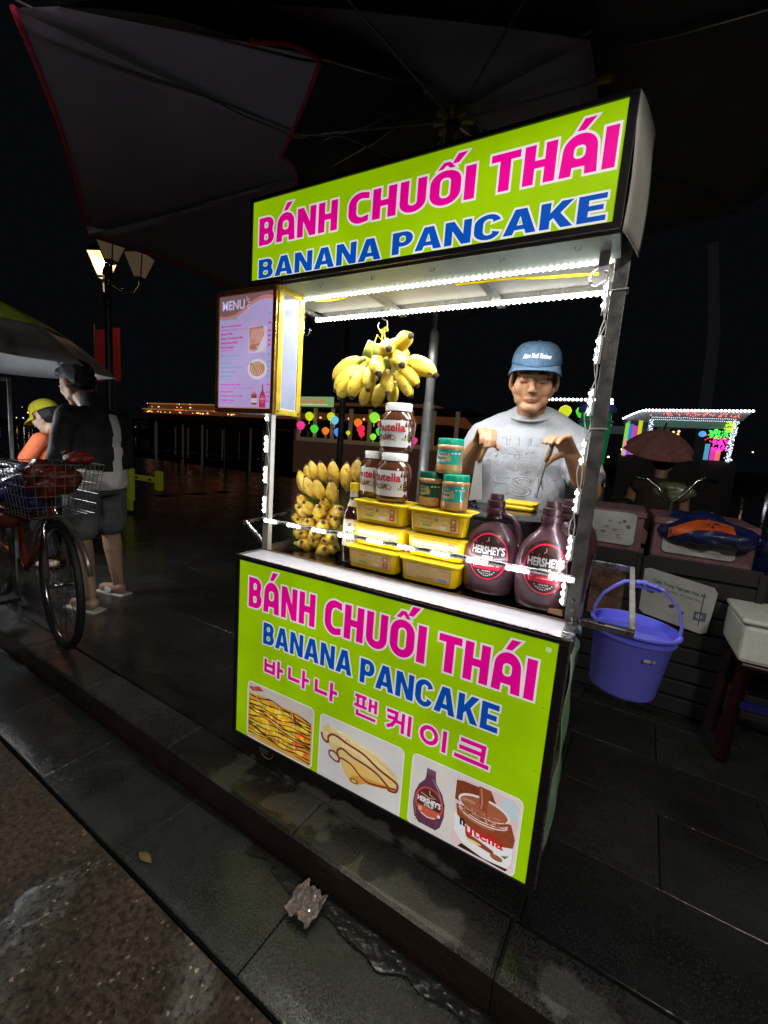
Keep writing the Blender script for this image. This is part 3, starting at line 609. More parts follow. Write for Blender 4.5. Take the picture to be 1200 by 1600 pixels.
# canopy under the sign
fa = MB(); fa.box((.03,.008,1.566),(W-.012,.125,1.5715)); P(fa,'soffit_strip', M('soffit_teal',(.5,.63,.58),.4,0,.08,20))
ce = MB(); ce.add([(.02,.126,1.574),(W-.01,.126,1.574),(W-.01,.43,1.604),(.02,.43,1.604),(.02,.126,1.60),(W-.01,.126,1.60),(W-.01,.43,1.63),(.02,.43,1.63)],[(0,1,2,3),(4,7,6,5),(0,4,5,1),(1,5,6,2),(2,6,7,3),(3,7,4,0)]); P(ce,'canopy_panel', OFFW)
for x in (.34,.68):
    q=MB(); q.box((x-.012,.14,1.574),(x+.012,.40,1.585),T=None); P(q,'canopy_rib', M('rib_grey',(.45,.46,.46),.4,.2))
bb=MB(); bb.box((-.01,.345,1.578),(W-.01,.365,1.603)); bb.box((.0,.13,1.573),(.022,.345,1.586)); P(bb,'canopy_bar',STEEL)
for x in (.09,.26,.43,.6,.77,.93):
    q=MB(); q.tube([(x+.006*math.cos(t),.04,1.5635+.006*math.sin(t)) for t in [k*PI/4 for k in range(8)]],.0014,6,closed=True); P(q,'screw_eye',STEEL)
# LED fittings
LED = M('led_white',(.95,.97,1),.4,0,0,5,emit=14,ecol=(.93,.97,1))
LEDW = M('led_warm',(1,.97,.88),.4,0,0,5,emit=9,ecol=(1,.97,.86))
GLUE = M('led_body',(.85,.87,.88),.35)
def arealight(name, loc, sx, sy, power, rot, col=(1,.98,.93), parent=cart):
    l=bpy.data.lights.new(name,'AREA'); l.shape='RECTANGLE'; l.size=sx; l.size_y=sy; l.energy=power; l.color=col
    o=link(bpy.data.objects.new(name,l)); o.parent=parent; o.location=Vector(loc)-wloc(parent); o.rotation_euler=rot; return o
for yy,zz,xa,xb in ((.133,1.566,.045,W-.025),(.348,1.570,.0,W-.03)):
    q=MB(); q.box((xa,yy-.009,zz),(xb,yy+.009,zz+.008)); st=P(q,'led_strip',M('led_tape',(.9,.9,.85),.4,emit=1.2,ecol=(1,.97,.86)))
    q=MB(); n=int((xb-xa)/.0155)
    for k in range(n):
        x=xa+(k+.5)*(xb-xa)/n; q.ell((x,yy-.007,zz+.000),(.0052,.007,.0075),nu=8,nv=5)
    dd=q.build('diode',LEDW,st); tag(dd,kind='stuff')
    arealight('led_light',((xa+xb)/2,yy,zz-.004),xb-xa-.02,.006,8,(0,0,0))
rail=MB(); rail.tube([(0,.112,.842),(W-.01,.112,.846)],.0065,8); P(rail,'led_rail',STEEL)
def module(c, along, face, n=3, sp=.0195):
    a=Vector(along).normalized(); f=Vector(face).normalized(); u=a.cross(f); c=Vector(c)
    R_=Matrix((a,f,u)).transposed().to_4x4(); T=Matrix.Translation(c)@R_
    q=MB(); q.box((-sp*1.55,-.001,-.0065),(sp*1.55,.005,.0065),T=T); m_=P(q,'led_module',GLUE)
    q=MB()
    for k in range(n): q.ell(T@Vector(((k-(n-1)/2)*sp,.006,0)),(.0056,.0056,.0056),nu=10,nv=6)
    tag(q.build('diode',LED,m_),kind='stuff')
for k in range(10): module((.04+k*.1045,.104,.843),(1,0,.004),(0,-1,0))
for k in range(5): module((.000,PY-.008,.895+k*.105),(0,0,1),(.0,-1,0)) if k<4 else None
for k in range(7): module((W-.028,PY+.004,.80+k*.115),(0,0,1),(-.8,-.6,0))
wr=MB()
def wig(a,b,amp,n=24,ax=(0,1,0),per=4,seed=0):
    a=Vector(a);b=Vector(b);r_=random.Random(seed); return [a.lerp(b,i/n)+Vector(ax)*amp*math.sin(i/n*per*2*PI)+Vector((r_.uniform(-1,1),r_.uniform(-1,1),r_.uniform(-1,1)))*amp*.4 for i in range(n+1)]
wr.tube(wig((0,.102,.848),(W-.02,.102,.852),.003,50,(0,0,1),10,1),.0013,5); wr.tube(wig((.004,.114,.85),(.004,.114,1.2),.005,24,(1,0,0),4,2),.0013,5)
wr.tube(wig((W-.032,.118,.8),(W-.03,.118,1.55),.005,40,(1,0,0),6,3),.0014,5); wr.tube(wig((W-.036,.122,.86),(W-.03,.116,1.53),.006,40,(1,0,0),5,4),.0013,5)
P(wr,'white_wire',M('wire_white',(.8,.8,.8),.4))
arealight('rail_light',(.5,.13,.838),.96,.006,.75,(math.radians(80),0,0),(.94,.97,1))
arealight('rail_light_front',(.5,.098,.845),.96,.006,.55,(math.radians(-60),0,0),(.94,.97,1))
arealight('post_led_light',(W-.034,.128,1.15),.006,.7,.9,(PI/2,0,PI/2),(.94,.97,1))
arealight('post_led_light',(.02,.11,1.0),.006,.35,.35,(PI/2,0,-PI/4),(.94,.97,1))
yc=MB(); yc.tube([(.62,.16,1.566),(.75,.165,1.568),(.85,.165,1.56),(.965,.16,1.552)],.0035,8); yc.tube([(.16,.14,1.563),(.22,.15,1.562),(.27,.155,1.566)],.003,6); P(yc,'yellow_cable',M('cable_yellow',(.8,.62,.0),.4))
for c,nm in (((.02,.12,.7),'blue_cable'),((.8,.45,.7),'pink_cable'),((.8,.8,.82),'grey_cable')):
    q=MB(); r_=random.Random(len(nm)); 
    for t_ in range(2):
        ph=r_.uniform(0,6); rx=r_.uniform(.016,.026); q.tube([(.968+rx*math.cos(ph+k*.5),.135+.008*math.sin(k*1.3),1.535+rx*.9*math.sin(ph+k*.5)) for k in range(15)],.0016,5)
    q.tube([(.985,.13,1.53),(.99,.125,1.5),(.985,.122,1.45)],.0016,5); P(q,nm,M(nm,c,.4))
q=MB(); q.box((.97,.075,1.535),(.99,.095,1.565)); P(q,'terminal_block',M('block_white',(.7,.72,.78),.4))
# corner brackets
br=MB(); zz=.742
br.box((W+.012,.105,zz-.007),(1.148,.125,zz+.009)); P(br,'handle_arm',STEEL,bevel=.002)
br=MB(); br.add([(1.137,.125,.737),(1.150,.125,.737),(1.150,.56,.79),(1.137,.56,.79),(1.137,.125,.754),(1.150,.125,.754),(1.150,.56,.807),(1.137,.56,.807)],[(0,3,2,1),(4,5,6,7),(0,1,5,4),(1,2,6,5),(2,3,7,6),(3,0,4,7)]); P(br,'handle_bar',M('bar_pale',(.62,.6,.55),.4,.5,.2,30),bevel=.002)
br=MB(); br.box((W,.561,.788),(1.150,.574,.806)); P(br,'handle_arm',STEEL,bevel=.002)
br=MB(); br.tube([(.0,.135,.735),(-.1,.122,.816)],.009,10); P(br,'handle_arm',STEEL)
br=MB(); br.tube([(-.1,.112,.816),(-.1,.40,.83)],.008,10); P(br,'handle_bar',STEEL)
br=MB(); br.lathe([(0,0),(.011,0),(.011,.012),(0,.013)],12,T=Matrix.Translation((-.1,.112,.816))@Matrix.Rotation(PI/2,4,'X')); P(br,'end_cap',BLACKP)
br=MB(); br.tube([(0,.42,.735),(-.1,.40,.83)],.009,10); P(br,'handle_arm',STEEL)
# casters
TY=M('caster_rubber',(.012,.012,.013),.6,0,.2,60,.2); CY=M('caster_yellow',(.62,.44,.02),.45,0,.15,30)
for x,y in ((.125,.045),(W-.12,.12),(.1,CD-.1),(W-.12,CD-.1)):
    T=Matrix.Translation((x,y,.049))@Matrix.Rotation(PI/2,4,'X')@Matrix.Translation((0,0,-.013))
    q=MB(); q.lathe([(.030,0),(.045,.001),(.049,.005),(.049,.021),(.045,.025),(.030,.026)],28,T=T); wl=P(q,'caster_wheel',TY,smooth=.6)
    q=MB(); q.lathe([(0,.002),(.012,.001),(.016,.004),(.022,.004),(.031,-.001),(.031,.027),(.022,.022),(.016,.022),(.012,.025),(0,.024)],28,T=T); q.build('rim',CY,wl,smooth=.6)
    q=MB(); q.lathe([(0,-.006),(.007,-.005),(.008,.03),(0,.031)],8,T=T); q.build('axle_bolt',STEEL,wl)
    q=MB(); q.box((x-.02,y-.028,.045),(x+.02,y-.024,CB)); q.box((x-.02,y+.024,.045),(x+.02,y+.028,CB)); P(q,'caster_fork',STEEL)
# torn cloth hanging along the right side
def clothf(s,t):
    z=.70-t*.56; y=.02+.26*s; return Vector((W+.007+.006*math.sin(s*9+t*5)+.004*math.sin(t*17)+.004*t, y, z))
o=sheet(clothf,16,24,'side_banner',M('side_banner_print',(.55,.62,.5),.4,0,.5,5,col2=(.12,.4,.16)),cart,.0015)
q=MB(); q.tube([(W+.012,.06,.73),(W+.03,.09,.70),(W+.02,.12,.66),(W+.012,.1,.6)],.003,6); P(q,'black_cable',BLACKP)
# ================= goods on the counter =================
def body_map(o, sgn=1):
    """prints a label onto a bottle: (u,v) is carried straight onto its curved front"""
    bv = bvh_of(o)
    def f(u,v,h):
        r = bv.ray_cast(Vector((u,-.5,v)), Vector((0,1,0)))
        y = r[0].y if r[0] else 0
        return Vector((u, y-.0004-h*1.0, v))
    return f
def ink_disc(ink, cx, cy, rx, ry, col, n=40, rings=5, r0=0):
    vs=[]; fs=[]
    for j in range(rings+1):
        k=r0+(1-r0)*j/rings; k=max(k,.001)
        for i in range(n): t=2*PI*i/n; vs.append((cx+rx*k*math.cos(t), cy+ry*k*math.sin(t)))
    for j in range(rings):
        for i in range(n): fs.append((j*n+i,(j+1)*n+i,(j+1)*n+(i+1)%n,j*n+(i+1)%n))
    ink.put(vs,fs,col)
LABEL = ink_mat('label_print',0,.4,.4)
def bend_rect(ink,x0,y0,x1,y1,col): ink.rect(x0,y0,x1,y1,col,12,4)
# ---- chocolate spread jar ----
SPREAD = M('spread_glass',(.085,.028,.014),.12,0,.1,30,coat=1); LIDW = M('lid_white',(.8,.8,.8),.35,0,.04,40)
def spread_jar(label, loc, rz, group='jars of chocolate spread'):
    t = thing('spread_jar',(0,0,0),label,'jar',group)
    m=MB(); m.lathe([(0,0),(.040,0),(.045,.003),(.048,.012),(.0475,.03),(.050,.05),(.0525,.08),(.051,.100),(.045,.115),(.037,.125),(.035,.128),(.035,.134)],40,sy=.8); g=m.build('glass_body',SPREAD,t,smooth=3)
    m=MB(); m.lathe([(.036,.127),(.0375,.128),(.0378,.149),(.036,.1515),(0,.1515)],40,sy=.86); m.build('lid',LIDW,t,smooth=.7)
    ik=Ink(body_map(g),.0001); ik.lift=.0013
    bend_rect(ik,-.0465,.018,.0465,.098,(.82,.83,.85))
    ik.text('n',-.043,.064,.017,(.01,.01,.015),w=.0135,off=.02); ik.text('utella',-.0285,.064,.026,(.72,.005,.02),w=.064,off=.025)
    for i,(cx,cy,rx,ry,c) in enumerate([(-.016,.044,.029,.012,(.5,.3,.13)),(-.016,.047,.027,.010,(.16,.05,.02)),(-.03,.036,.006,.006,(.55,.4,.2)),(.0,.036,.012,.008,(.62,.42,.22)),(.033,.042,.007,.004,(.5,.6,.15)),(-.03,.029,.007,.004,(.5,.36,.2))]):
        ink_disc(ik,cx,cy,rx,ry,c,14,2)
    ik.stroke([(-.02,.056),(-.008,.047),(.006,.036),(.018,.024)],[.003,.004,.006,.007],(.14,.05,.03)); ik.stroke([(-.025,.062),(-.012,.052)],.004,(.8,.8,.82))
    for k in range(7): ik.stroke([(.041,.03+k*.0075),(.045,.03+k*.0075)],.0012,(.3,.3,.35))
    ik.stroke([(.026,.035),(.038,.035)],.001,(.5,.6,.3))
    ik.build('label',LABEL,t)
    t.location=loc; t.rotation_euler[2]=rz; t.scale=(1.14,1.1,1); return t
j0=spread_jar('chocolate spread jar with white lid standing on top of the two others',(.440,.225,1.1085),.12)
j1=copy_tree(j0,(.444,.215,.9565),'front lower chocolate spread jar, directly under the top one',.1)
j2=copy_tree(j0,(.350,.268,.9565),'chocolate spread jar half hidden behind the front one, toward the bananas',.05)
# ---- peanut butter jars ----
def pb_jar(label,loc,rz,lid,lab,lab2,group='peanut butter jars'):
    t=thing('peanut_butter_jar',(0,0,0),label,'jar',group)
    body=M('peanut_butter',(.50,.29,.12),.18,0,.15,30,coat=1,col2=(.38,.2,.075))
    m=MB(); m.lathe([(0,0),(.036,0),(.040,.003),(.041,.012),(.0395,.024),(.039,.03),(.039,.068),(.0405,.073),(.041,.078),(.0385,.084),(.034,.086)],36); g=m.build('jar_body',body,t,smooth=1)
    m=MB(); n=48
    m.lathe([(.036,.083),(.038,.083),(.038,.101),(.0365,.103),(0,.1035)],48); 
    for i in range(48):
        a=2*PI*i/48; m.box((-.0006,-.0385,.084),(.0006,-.0378,.100),T=Matrix.Rotation(a,4,'Z'))
    m.build('lid',lid,t,smooth=.7)
    ik=Ink(body_map(g),.0001); ik.lift=.0009; bend_rect(ik,-.036,.028,.036,.07,lab); bend_rect(ik,-.036,.033,-.002,.067,lab2)
    ik.text('Peanut',-.031,.053,.010,(.02,.05,.03),w=.03,off=.02); ik.text('Butter',-.031,.042,.009,(.02,.05,.03),w=.026,off=.02)
    ink_disc(ik,.0,.044,.008,.010,(.6,.36,.12),14,2); ink_disc(ik,-.003,.055,.006,.006,(.7,.48,.2),12,2)
    for k in range(3): ink_disc(ik,.012+k*.009,.061,.0032,.0035,(.75,.8,.7),10,1)
    for k in range(5): ik.stroke([(.010,.052-k*.004),(.03,.052-k*.004)],.0014,(.45,.7,.6))
    ik.build('label',LABEL,t); t.location=loc; t.rotation_euler[2]=rz; return t
LG=M('lid_green',(.0,.36,.23),.35,0,.05,40); LD=M('lid_dark_green',(.0,.10,.06),.35,0,.05,40)
pb_jar('peanut butter jar with bright green lid, topmost of three',(.618,.235,1.0595),.25,LG,(.0,.36,.31),(.6,.75,.72))
pb_jar('peanut butter jar with bright green lid, lower right of three',(.655,.21,.9565),.1,LG,(.0,.36,.31),(.6,.6,.45))
pb_jar('peanut butter jar with dark green lid and dark label, lower left',(.567,.24,.9565),.1,LD,(.0,.075,.04),(.42,.5,.25))
# ---- margarine tubs ----
def tub(label,loc,lid=False,plain=False):
    t=thing('margarine_tub',(0,0,0),label,'tub','yellow margarine tubs stacked on the counter')
    ym=M('tub_yellow',(.86,.56,.0),.3,0,.05,10,sss=.15,coat=.3)
    def loft(ss):
        vs=[];n=0
        for hx,hy,r,z in ss:
            ring=rr(-hx,-hy,hx,hy,r,5); n=len(ring); vs+=[(a,b,z) for a,b in ring]
        fs=[(j*n+i,j*n+(i+1)%n,(j+1)*n+(i+1)%n,(j+1)*n+i) for j in range(len(ss)-1) for i in range(n)]
        fs+=[tuple(range(n))[::-1],tuple((len(ss)-1)*n+i for i in range(n))]; return vs,fs
    m=MB(); m.add(*loft([(.082,.052,.018,0),(.0845,.0545,.02,.002),(.0905,.0605,.021,.063),(.0905,.0605,.021,.0635)])); m.build('tub_body',ym,t,smooth=.6)
    m=MB(); m.add(*loft([(.092,.062,.022,.0612),(.0965,.0665,.024,.0625),(.0965,.0665,.024,.0675),(.0925,.0625,.022,.0685),(.091,.061,.022,.0695),(.088,.058,.02,.0685)])); m.build('lid',M('tub_lid',(.84,.60,.02),.3,0,.05,10,coat=.3),t,smooth=.6)
    f=lambda u,v,h: Vector((u,-.0545-(v-.002)/.061*.006-.0006-h,v))
    ik=Ink(f,.00008); ik.rrect(-.072,.010,.072,.056,.006,(.25,.12,.03)); ik.rrect(-.071,.011,.071,.055,.0055,(.72,.48,.16) if plain else (.78,.50,.10))
    if not plain:
        ik.poly([(-.05,.02),(.02,.014),(.06,.03),(.02,.05),(-.06,.045)],(.84,.56,.13))
        ik.text('Tuong An',-.048,.041,.006,(.6,.06,.02),w=.032,off=.03,slant=.25); ik.rrect(-.044,.021,-.014,.027,.002,(.18,.42,.1)); ik.text('margarine',-.052,.030,.006,(.45,.4,.06),w=.042,off=.03,slant=.2)
        ik.oval(.0,.043,.005,.0055,(.07,.1,.3),14); ik.rect(-.001,.040,.001,.046,(.8,.8,.9)); ik.rrect(.006,.018,.032,.027,.003,(.75,.72,.68)); ik.oval(.026,.036,.012,.005,(.85,.55,.2),12); ik.oval(.03,.038,.006,.003,(.9,.75,.4),10)
        ik.rect(.044,.035,.061,.052,(.45,.08,.05)); ik.oval(.0525,.0435,.006,.006,(.75,.5,.35),10); ik.rect(.044,.016,.061,.033,(.4,.07,.05)); ik.poly([(.046,.02),(.052,.03),(.058,.022)],(.7,.4,.3))
    else:
        for k in range(7): ik.stroke([(-.062,.05-k*.004),(.01,.05-k*.004)],.0011,(.55,.34,.12))
        ik.text('Tuong An',.034,.045,.006,(.6,.1,.05),w=.026,off=.03,slant=.25); ik.rect(.03,.013,.064,.026,(.75,.7,.72))
        for k in range(16): ik.rect(.032+k*.0019,.0145,.0329+k*.0019+(k%3)*.0003,.0245,(.3,.2,.35))
        for k in range(6): ik.oval(-.03+k*.009,.018,.003,.003,(.4,.25,.1),8)
    ik.build('label',ink_mat('tub_print',0,.35,.3),t); t.location=loc; return t
tub('bottom left yellow margarine tub with round-cornered label',(.424,.20,.7375)); 
tub('middle left yellow margarine tub behind the light rail',(.428,.222,.8105)); 
tub('upper left yellow margarine tub carrying the spread jars',(.424,.222,.8835))
tub('bottom right yellow margarine tub turned with barcode side to the front',(.619,.195,.7375),plain=True)
tub('middle right yellow margarine tub behind the light rail',(.624,.218,.8105))
tub('upper right yellow margarine tub carrying the peanut butter jars',(.624,.218,.8835))
# ---- syrup jugs ----
JUG=M('jug_brown',(.085,.035,.05),.3,0,.12,14,.03,60,coat=.35); CAPM=M('jug_cap',(.05,.018,.026),.35,0,.1,30)
def jug(label,loc,rz):
    t=thing('syrup_jug',(0,0,0),label,'syrup jug','large chocolate syrup jugs')
    prof=[(0,0),(.052,0),(.060,.003),(.0625,.02),(.066,.05),(.0685,.08),(.0695,.105),(.068,.128),(.0635,.150),(.055,.170),(.043,.187),(.031,.200),(.0225,.212),(.0195,.222),(.019,.236)]
    m=MB(); m.lathe(prof,44,sy=.68); b=m.build('bottle',JUG,t,smooth=3)
    m=MB(); m.lathe([(.024,.226),(.0245,.228),(.0245,.240),(.0235,.242),(.0205,.243),(.0205,.2465),(.023,.248),(.0225,.262),(.017,.264),(.0165,.279),(.0155,.281),(0,.281)],30); m.build('cap',CAPM,t,smooth=.6)
    m=MB(); m.tube([(.016,0,.216),(.03,0,.223),(.046,0,.216),(.057,0,.198),(.063,0,.175),(.066,0,.15),(.0665,0,.128)],[.007,.009,.009,.009,.0088,.008,.006],12); m.build('handle',JUG,t,smooth=3)
    f0=body_map(b); f=lambda u,v,h: f0(u,v+.014,h); ik=Ink(f,.0001)
    ink_disc(ik,-.002,.098,.055,.070,(.035,.014,.018),48,6); ink_disc(ik,-.002,.096,.048,.065,(1,.02,.09),48,1,r0=.94); ink_disc(ik,-.002,.096,.044,.060,(.045,.012,.014),48,6)
    ik.stroke([(-.004,.150),(-.003,.141),(-.006,.136)],[.0015,.003,.006],(.6,.38,.25))
    ik.poly([(-.034,.134),(-.018,.133),(-.005,.139),(.006,.133),(.03,.131),(.012,.122),(-.004,.119),(-.02,.123)],(.4,.2,.11)); ik.stroke([(-.034,.134),(-.016,.125),(-.002,.122),(.014,.125),(.032,.131)],.0018,(.75,.52,.36)); ik.poly([(-.008,.138),(-.003,.139),(.004,.128),(-.01,.127)],(.65,.42,.28))
    ik.text("HERSHEY'S",-.002,.103,.023,(.9,.88,.9),w=.080,off=.035,al='c'); ik.text('SYRUP',-.002,.092,.0075,(.9,.88,.9),w=.026,off=.04,al='c')
    ik.rect(-.038,.068,.035,.078,(.7,.02,.05),14,2); ik.rect(-.034,.061,.03,.068,(.72,.02,.05),12,2); ik.poly([(-.036,.063),(-.024,.063),(-.024,.078),(-.036,.078)],(.75,.55,.3)); ik.rect(-.02,.071,.028,.0735,(.85,.5,.5),8,1)
    ik.text('GENUINE',-.002,.054,.004,(.8,.78,.8),w=.022,off=.04,al='c'); ik.text('CHOCOLATE FLAVOR',-.002,.048,.003,(.7,.68,.7),w=.036,off=.03,al='c')
    for k in range(9):
        a=math.radians(230+k*10); ink_disc(ik,-.002+.030*math.cos(a),.094+.051*math.sin(a),.0018,.0018,(.85,.83,.85),8,1)
    ik.build('label',ink_mat('jug_print',0,.35,.3),t); t.location=loc; t.rotation_euler[2]=rz; return t
u0=jug('dark brown chocolate syrup jug standing beside the yellow tubs',(.780,.205,.7375),.12); u0.scale=(1.1,1.05,1)
copy_tree(u0,(.932,.182,.7375),'dark brown chocolate syrup jug in front by the right post',.16)
copy_tree(u0,(.962,.285,.7375),'chocolate syrup jug mostly hidden behind the front right one',.14)
# ---- honey bottle ----
t=thing('honey_bottle',(0,0,0),'dark honey bottle with yellow cap and cream label, between bananas and tubs','bottle')
m=MB(); m.lathe([(0,0),(.030,0),(.033,.003),(.033,.150),(.031,.165),(.022,.185),(.0145,.200),(.013,.235)],32); b=m.build('glass_body',M('honey_dark',(.035,.012,.008),.07,0,.1,20,coat=1),t,smooth=1)
m=MB(); m.lathe([(.0215,.187),(.0155,.201),(.0138,.21),(.0138,.24)],24); m.build('neck',M('clear_neck',(.55,.5,.4),.1,0,.05,20,coat=1),t,smooth=1)
m=MB(); m.lathe([(.0145,.236),(.0155,.237),(.0155,.262),(.014,.264),(0,.264)],24); m.build('cap',M('cap_yellow',(.82,.58,.01),.35),t,smooth=.6)
ik=Ink(body_map(b),.0001); bend_rect(ik,-.024,.055,.029,.145,(.72,.62,.42)); ik.poly([(-.024,.055),(-.024,.085),(-.012,.055)],(.035,.012,.008)); ink_disc(ik,.004,.128,.012,.006,(.03,.02,.02),12,2); ik.text('MẬT',-.012,.094,.020,(.03,.02,.02),w=.034,off=.01); ik.text('ONG',-.008,.070,.016,(.03,.02,.02),w=.034,off=.01)
ik.build('label',LABEL,t); t.location=(.308,.205,.7365); t.rotation_euler[2]=.25
# ---- bananas ----
def banana_mat(name, c, c2):
    m=M(name,c,.42,0,.1,22,.1,60,col2=c2); nt=m.node_tree; b=nt.nodes['Principled BSDF']; L=nt.links.new
    tc=nt.nodes.new('ShaderNodeTexCoord'); oi=nt.nodes.new('ShaderNodeObjectInfo'); ad=nt.nodes.new('ShaderNodeVectorMath'); ad.operation='ADD'
    sc_=nt.nodes.new('ShaderNodeMath'); sc_.operation='MULTIPLY'; sc_.inputs[1].default_value=50; L(oi.outputs['Random'],sc_.inputs[0]); L(tc.outputs['Object'],ad.inputs[0]); L(sc_.outputs[0],ad.inputs[1])
    vn=nt.nodes.new('ShaderNodeTexNoise'); vn.inputs['Scale'].default_value=75; vn.inputs['Detail'].default_value=4; L(ad.outputs[0],vn.inputs['Vector'])
    r=nt.nodes.new('ShaderNodeValToRGB'); r.color_ramp.elements[0].position=.61; r.color_ramp.elements[1].position=.69; r.color_ramp.elements[0].color=(0,0,0,1); L(vn.outputs['Fac'],r.inputs[0])
    vm=nt.nodes.new('ShaderNodeTexNoise'); vm.inputs['Scale'].default_value=16; L(ad.outputs[0],vm.inputs['Vector'])
    r2=nt.nodes.new('ShaderNodeValToRGB'); r2.color_ramp.elements[0].position=.56; r2.color_ramp.elements[1].position=.72; r2.color_ramp.elements[0].color=(0,0,0,1); r2.color_ramp.elements[1].color=(.7,.7,.7,1); L(vm.outputs['Fac'],r2.inputs[0])
    old=b.inputs['Base Color'].links[0].from_socket; mx=nt.nodes.new('ShaderNodeMix'); mx.data_type='RGBA'; L(r.outputs[0],mx.inputs[0]); L(old,mx.inputs[6]); mx.inputs[7].default_value=(.16,.09,.025,1)
    m2=nt.nodes.new('ShaderNodeMix'); m2.data_type='RGBA'; L(r2.outputs[0],m2.inputs[0]); L(mx.outputs[2],m2.inputs[6]); m2.inputs[7].default_value=(.33,.22,.07,1)
    L(m2.outputs[2],b.inputs['Base Color']); return m
BY=banana_mat('banana_skin',(.78,.56,.05),(.62,.48,.05)); BR=banana_mat('banana_ripe',(.72,.49,.05),(.50,.31,.04)); BT=M('banana_tip',(.055,.035,.02),.8,0,.3,80,.3); BG=M('banana_stem',(.42,.46,.10),.6,0,.2,40,.1)
def banana_mesh(skin, L=.125, R=.0195, bend=.9, sd=0, pointed=False):
    r_=random.Random(sd); n=10; K_=13; m=MB(); pts=[]; rs=[]; a=-bend*.5; p=Vector((0,0,0))
    prof=[.30,.30,.42,.74,.93,1,1.02,1.02,1,.97,.88,.70,.44,.27]
    if pointed: prof=[.30,.34,.5,.76,.93,1,1.03,1,.95,.87,.74,.55,.30,.20]
    for i in range(K_+1):
        pts.append(p.copy()); rs.append(R*prof[i]); p+=Vector((math.cos(a),0,math.sin(a)))*L/K_; a+=bend/K_
    vs=[]; 
    for i in range(K_+1):
        d=(pts[min(i+1,K_)]-pts[max(i-1,0)]).normalized(); up=Vector((0,1,0)); s_=d.cross(up)
        for k in range(n):
            t=2*PI*k/n; q=1+.10*math.cos(5*t+.5)+r_.uniform(-.012,.012); vs.append(pts[i]+(up*math.cos(t)+s_*math.sin(t))*rs[i]*q)
    fs=[(i*n+k,i*n+(k+1)%n,(i+1)*n+(k+1)%n,(i+1)*n+k) for i in range(K_) for k in range(n)]+[tuple(range(n))[::-1],tuple(K_*n+k for k in range(n))]
    me=bpy.data.meshes.new('banana'); me.from_pydata(vs,[],fs); 
    for x in (skin,BT,BG): me.materials.append(x)
    for i,pl_ in enumerate(me.polygons):
        pl_.use_smooth=True; ring=i//n
        if i>=K_*n: pl_.material_index=1 if i==K_*n+1 else 2
        elif ring>=K_-1: pl_.material_index=1
        elif ring<2: pl_.material_index=2
    bm=bmesh.new(); bm.from_mesh(me); bmesh.ops.recalc_face_normals(bm,faces=bm.faces); bm.to_mesh(me); bm.free()
    return me
BYM=[banana_mesh(BY,.125,.0235,.75,s) for s in range(3)]; BRM=[banana_mesh(BR,.118,.0245,.5,s+5,True) for s in range(3)]
def put_banana(me, base, tip, up, parent, ln=.125):
    base=Vector(base); tip=Vector(tip); x=(tip-base); L_=x.length; x=x.normalized(); up=Vector(up); z=(up-x*up.dot(x)).normalized(); y=z.cross(x)
    o=link(bpy.data.objects.new('banana',me)); o.parent=parent
    k=L_/(ln*.97); kk=min(1.15,max(.82,k))
    R_=Matrix((x,y,z)).transposed(); o.matrix_basis=Matrix.Translation(base-wloc(parent))@R_.to_4x4()@Matrix.Diagonal((k,kk,kk,1)); return o
hb=thing('hanging_bananas',(.33,.3,1.42),'bunch of yellow bananas hanging from the canopy on a yellow string','bananas')
ZS=.00040
def zp(x,y,dy): return Vector((.302+(x-520)*ZS, .30+dy, 1.388-(y-580)*ZS))
def aim_banana(mesh_list,k,zf,base,tip,L_,y0,up,parent,ln,sgn=-1,kk=None):
    b_=zf(base[0],base[1],y0); t_=zf(tip[0],tip[1],y0); pr=(t_-b_).length; fwd=Vector((.50,-.85,-.12)); t_+=fwd*(-sgn)*math.sqrt(max(0,L_*L_-pr*pr)); put_banana(mesh_list[k%3],b_,t_,up,parent,ln)
for k,(b_,t_,y0,sg__,u,L_) in enumerate([
 ((405,505),(92,700),.0,-1,(0,0,1),.128),((440,575),(148,800),-.015,-1,(-.4,0,1),.14),((455,600),(222,868),-.03,-1,(-.7,0,.6),.14),((500,615),(385,862),-.045,-1,(-.8,-.5,.2),.115),
 ((560,600),(542,805),-.05,-1,(.1,-1,.2),.10),((600,560),(630,690),-.05,-1,(0,-.6,1),.115),((690,630),(708,825),-.04,-1,(.3,-1,.2),.10),
 ((610,500),(668,496),-.03,-1,(0,.3,1),.12),((690,500),(822,372),-.0,-1,(-.5,0,1),.11),((710,560),(792,622),-.03,-1,(.3,-.2,1),.12),
 ((740,545),(1068,672),.01,-1,(.2,0,1),.132),((700,590),(925,750),.0,-1,(.5,0,1),.11),((700,640),(868,835),.0,-1,(.6,-.3,.3),.10),
 ((520,660),(400,905),.01,1,(-.3,-1,0),.11),((620,690),(548,905),.0,1,(0,-1,0),.11),((680,690),(690,878),.02,1,(.2,-1,0),.10),
 ((450,530),(250,560),.05,1,(0,0,1),.12),((600,560),(600,760),.06,1,(0,1,.2),.12),((740,540),(900,640),.06,1,(0,.5,1),.12),((660,500),(760,450),.05,1,(0,.3,1),.11)]):
    aim_banana(BYM,k,zp,b_,t_,L_,y0,-Vector(u),hb,.125,sg__)
SG=M('stalk_green',(.36,.42,.07),.6,0,.25,50,.2)
m=MB(); m.tube([zp(585,470,-.01),zp(520,465,-.02),zp(462,440,-.035)],[.024,.027,.0265],14); m.tube([zp(540,470,.0),zp(500,560,.0),zp(560,570,.0),zp(660,520,.01),zp(700,560,0)],[.02,.017,.017,.022,.018],10); m.build('crown_stalk',SG,hb,smooth=.8)
CP=M('cut_pulp',(.62,.47,.34),.8,0,.2,90,.2)
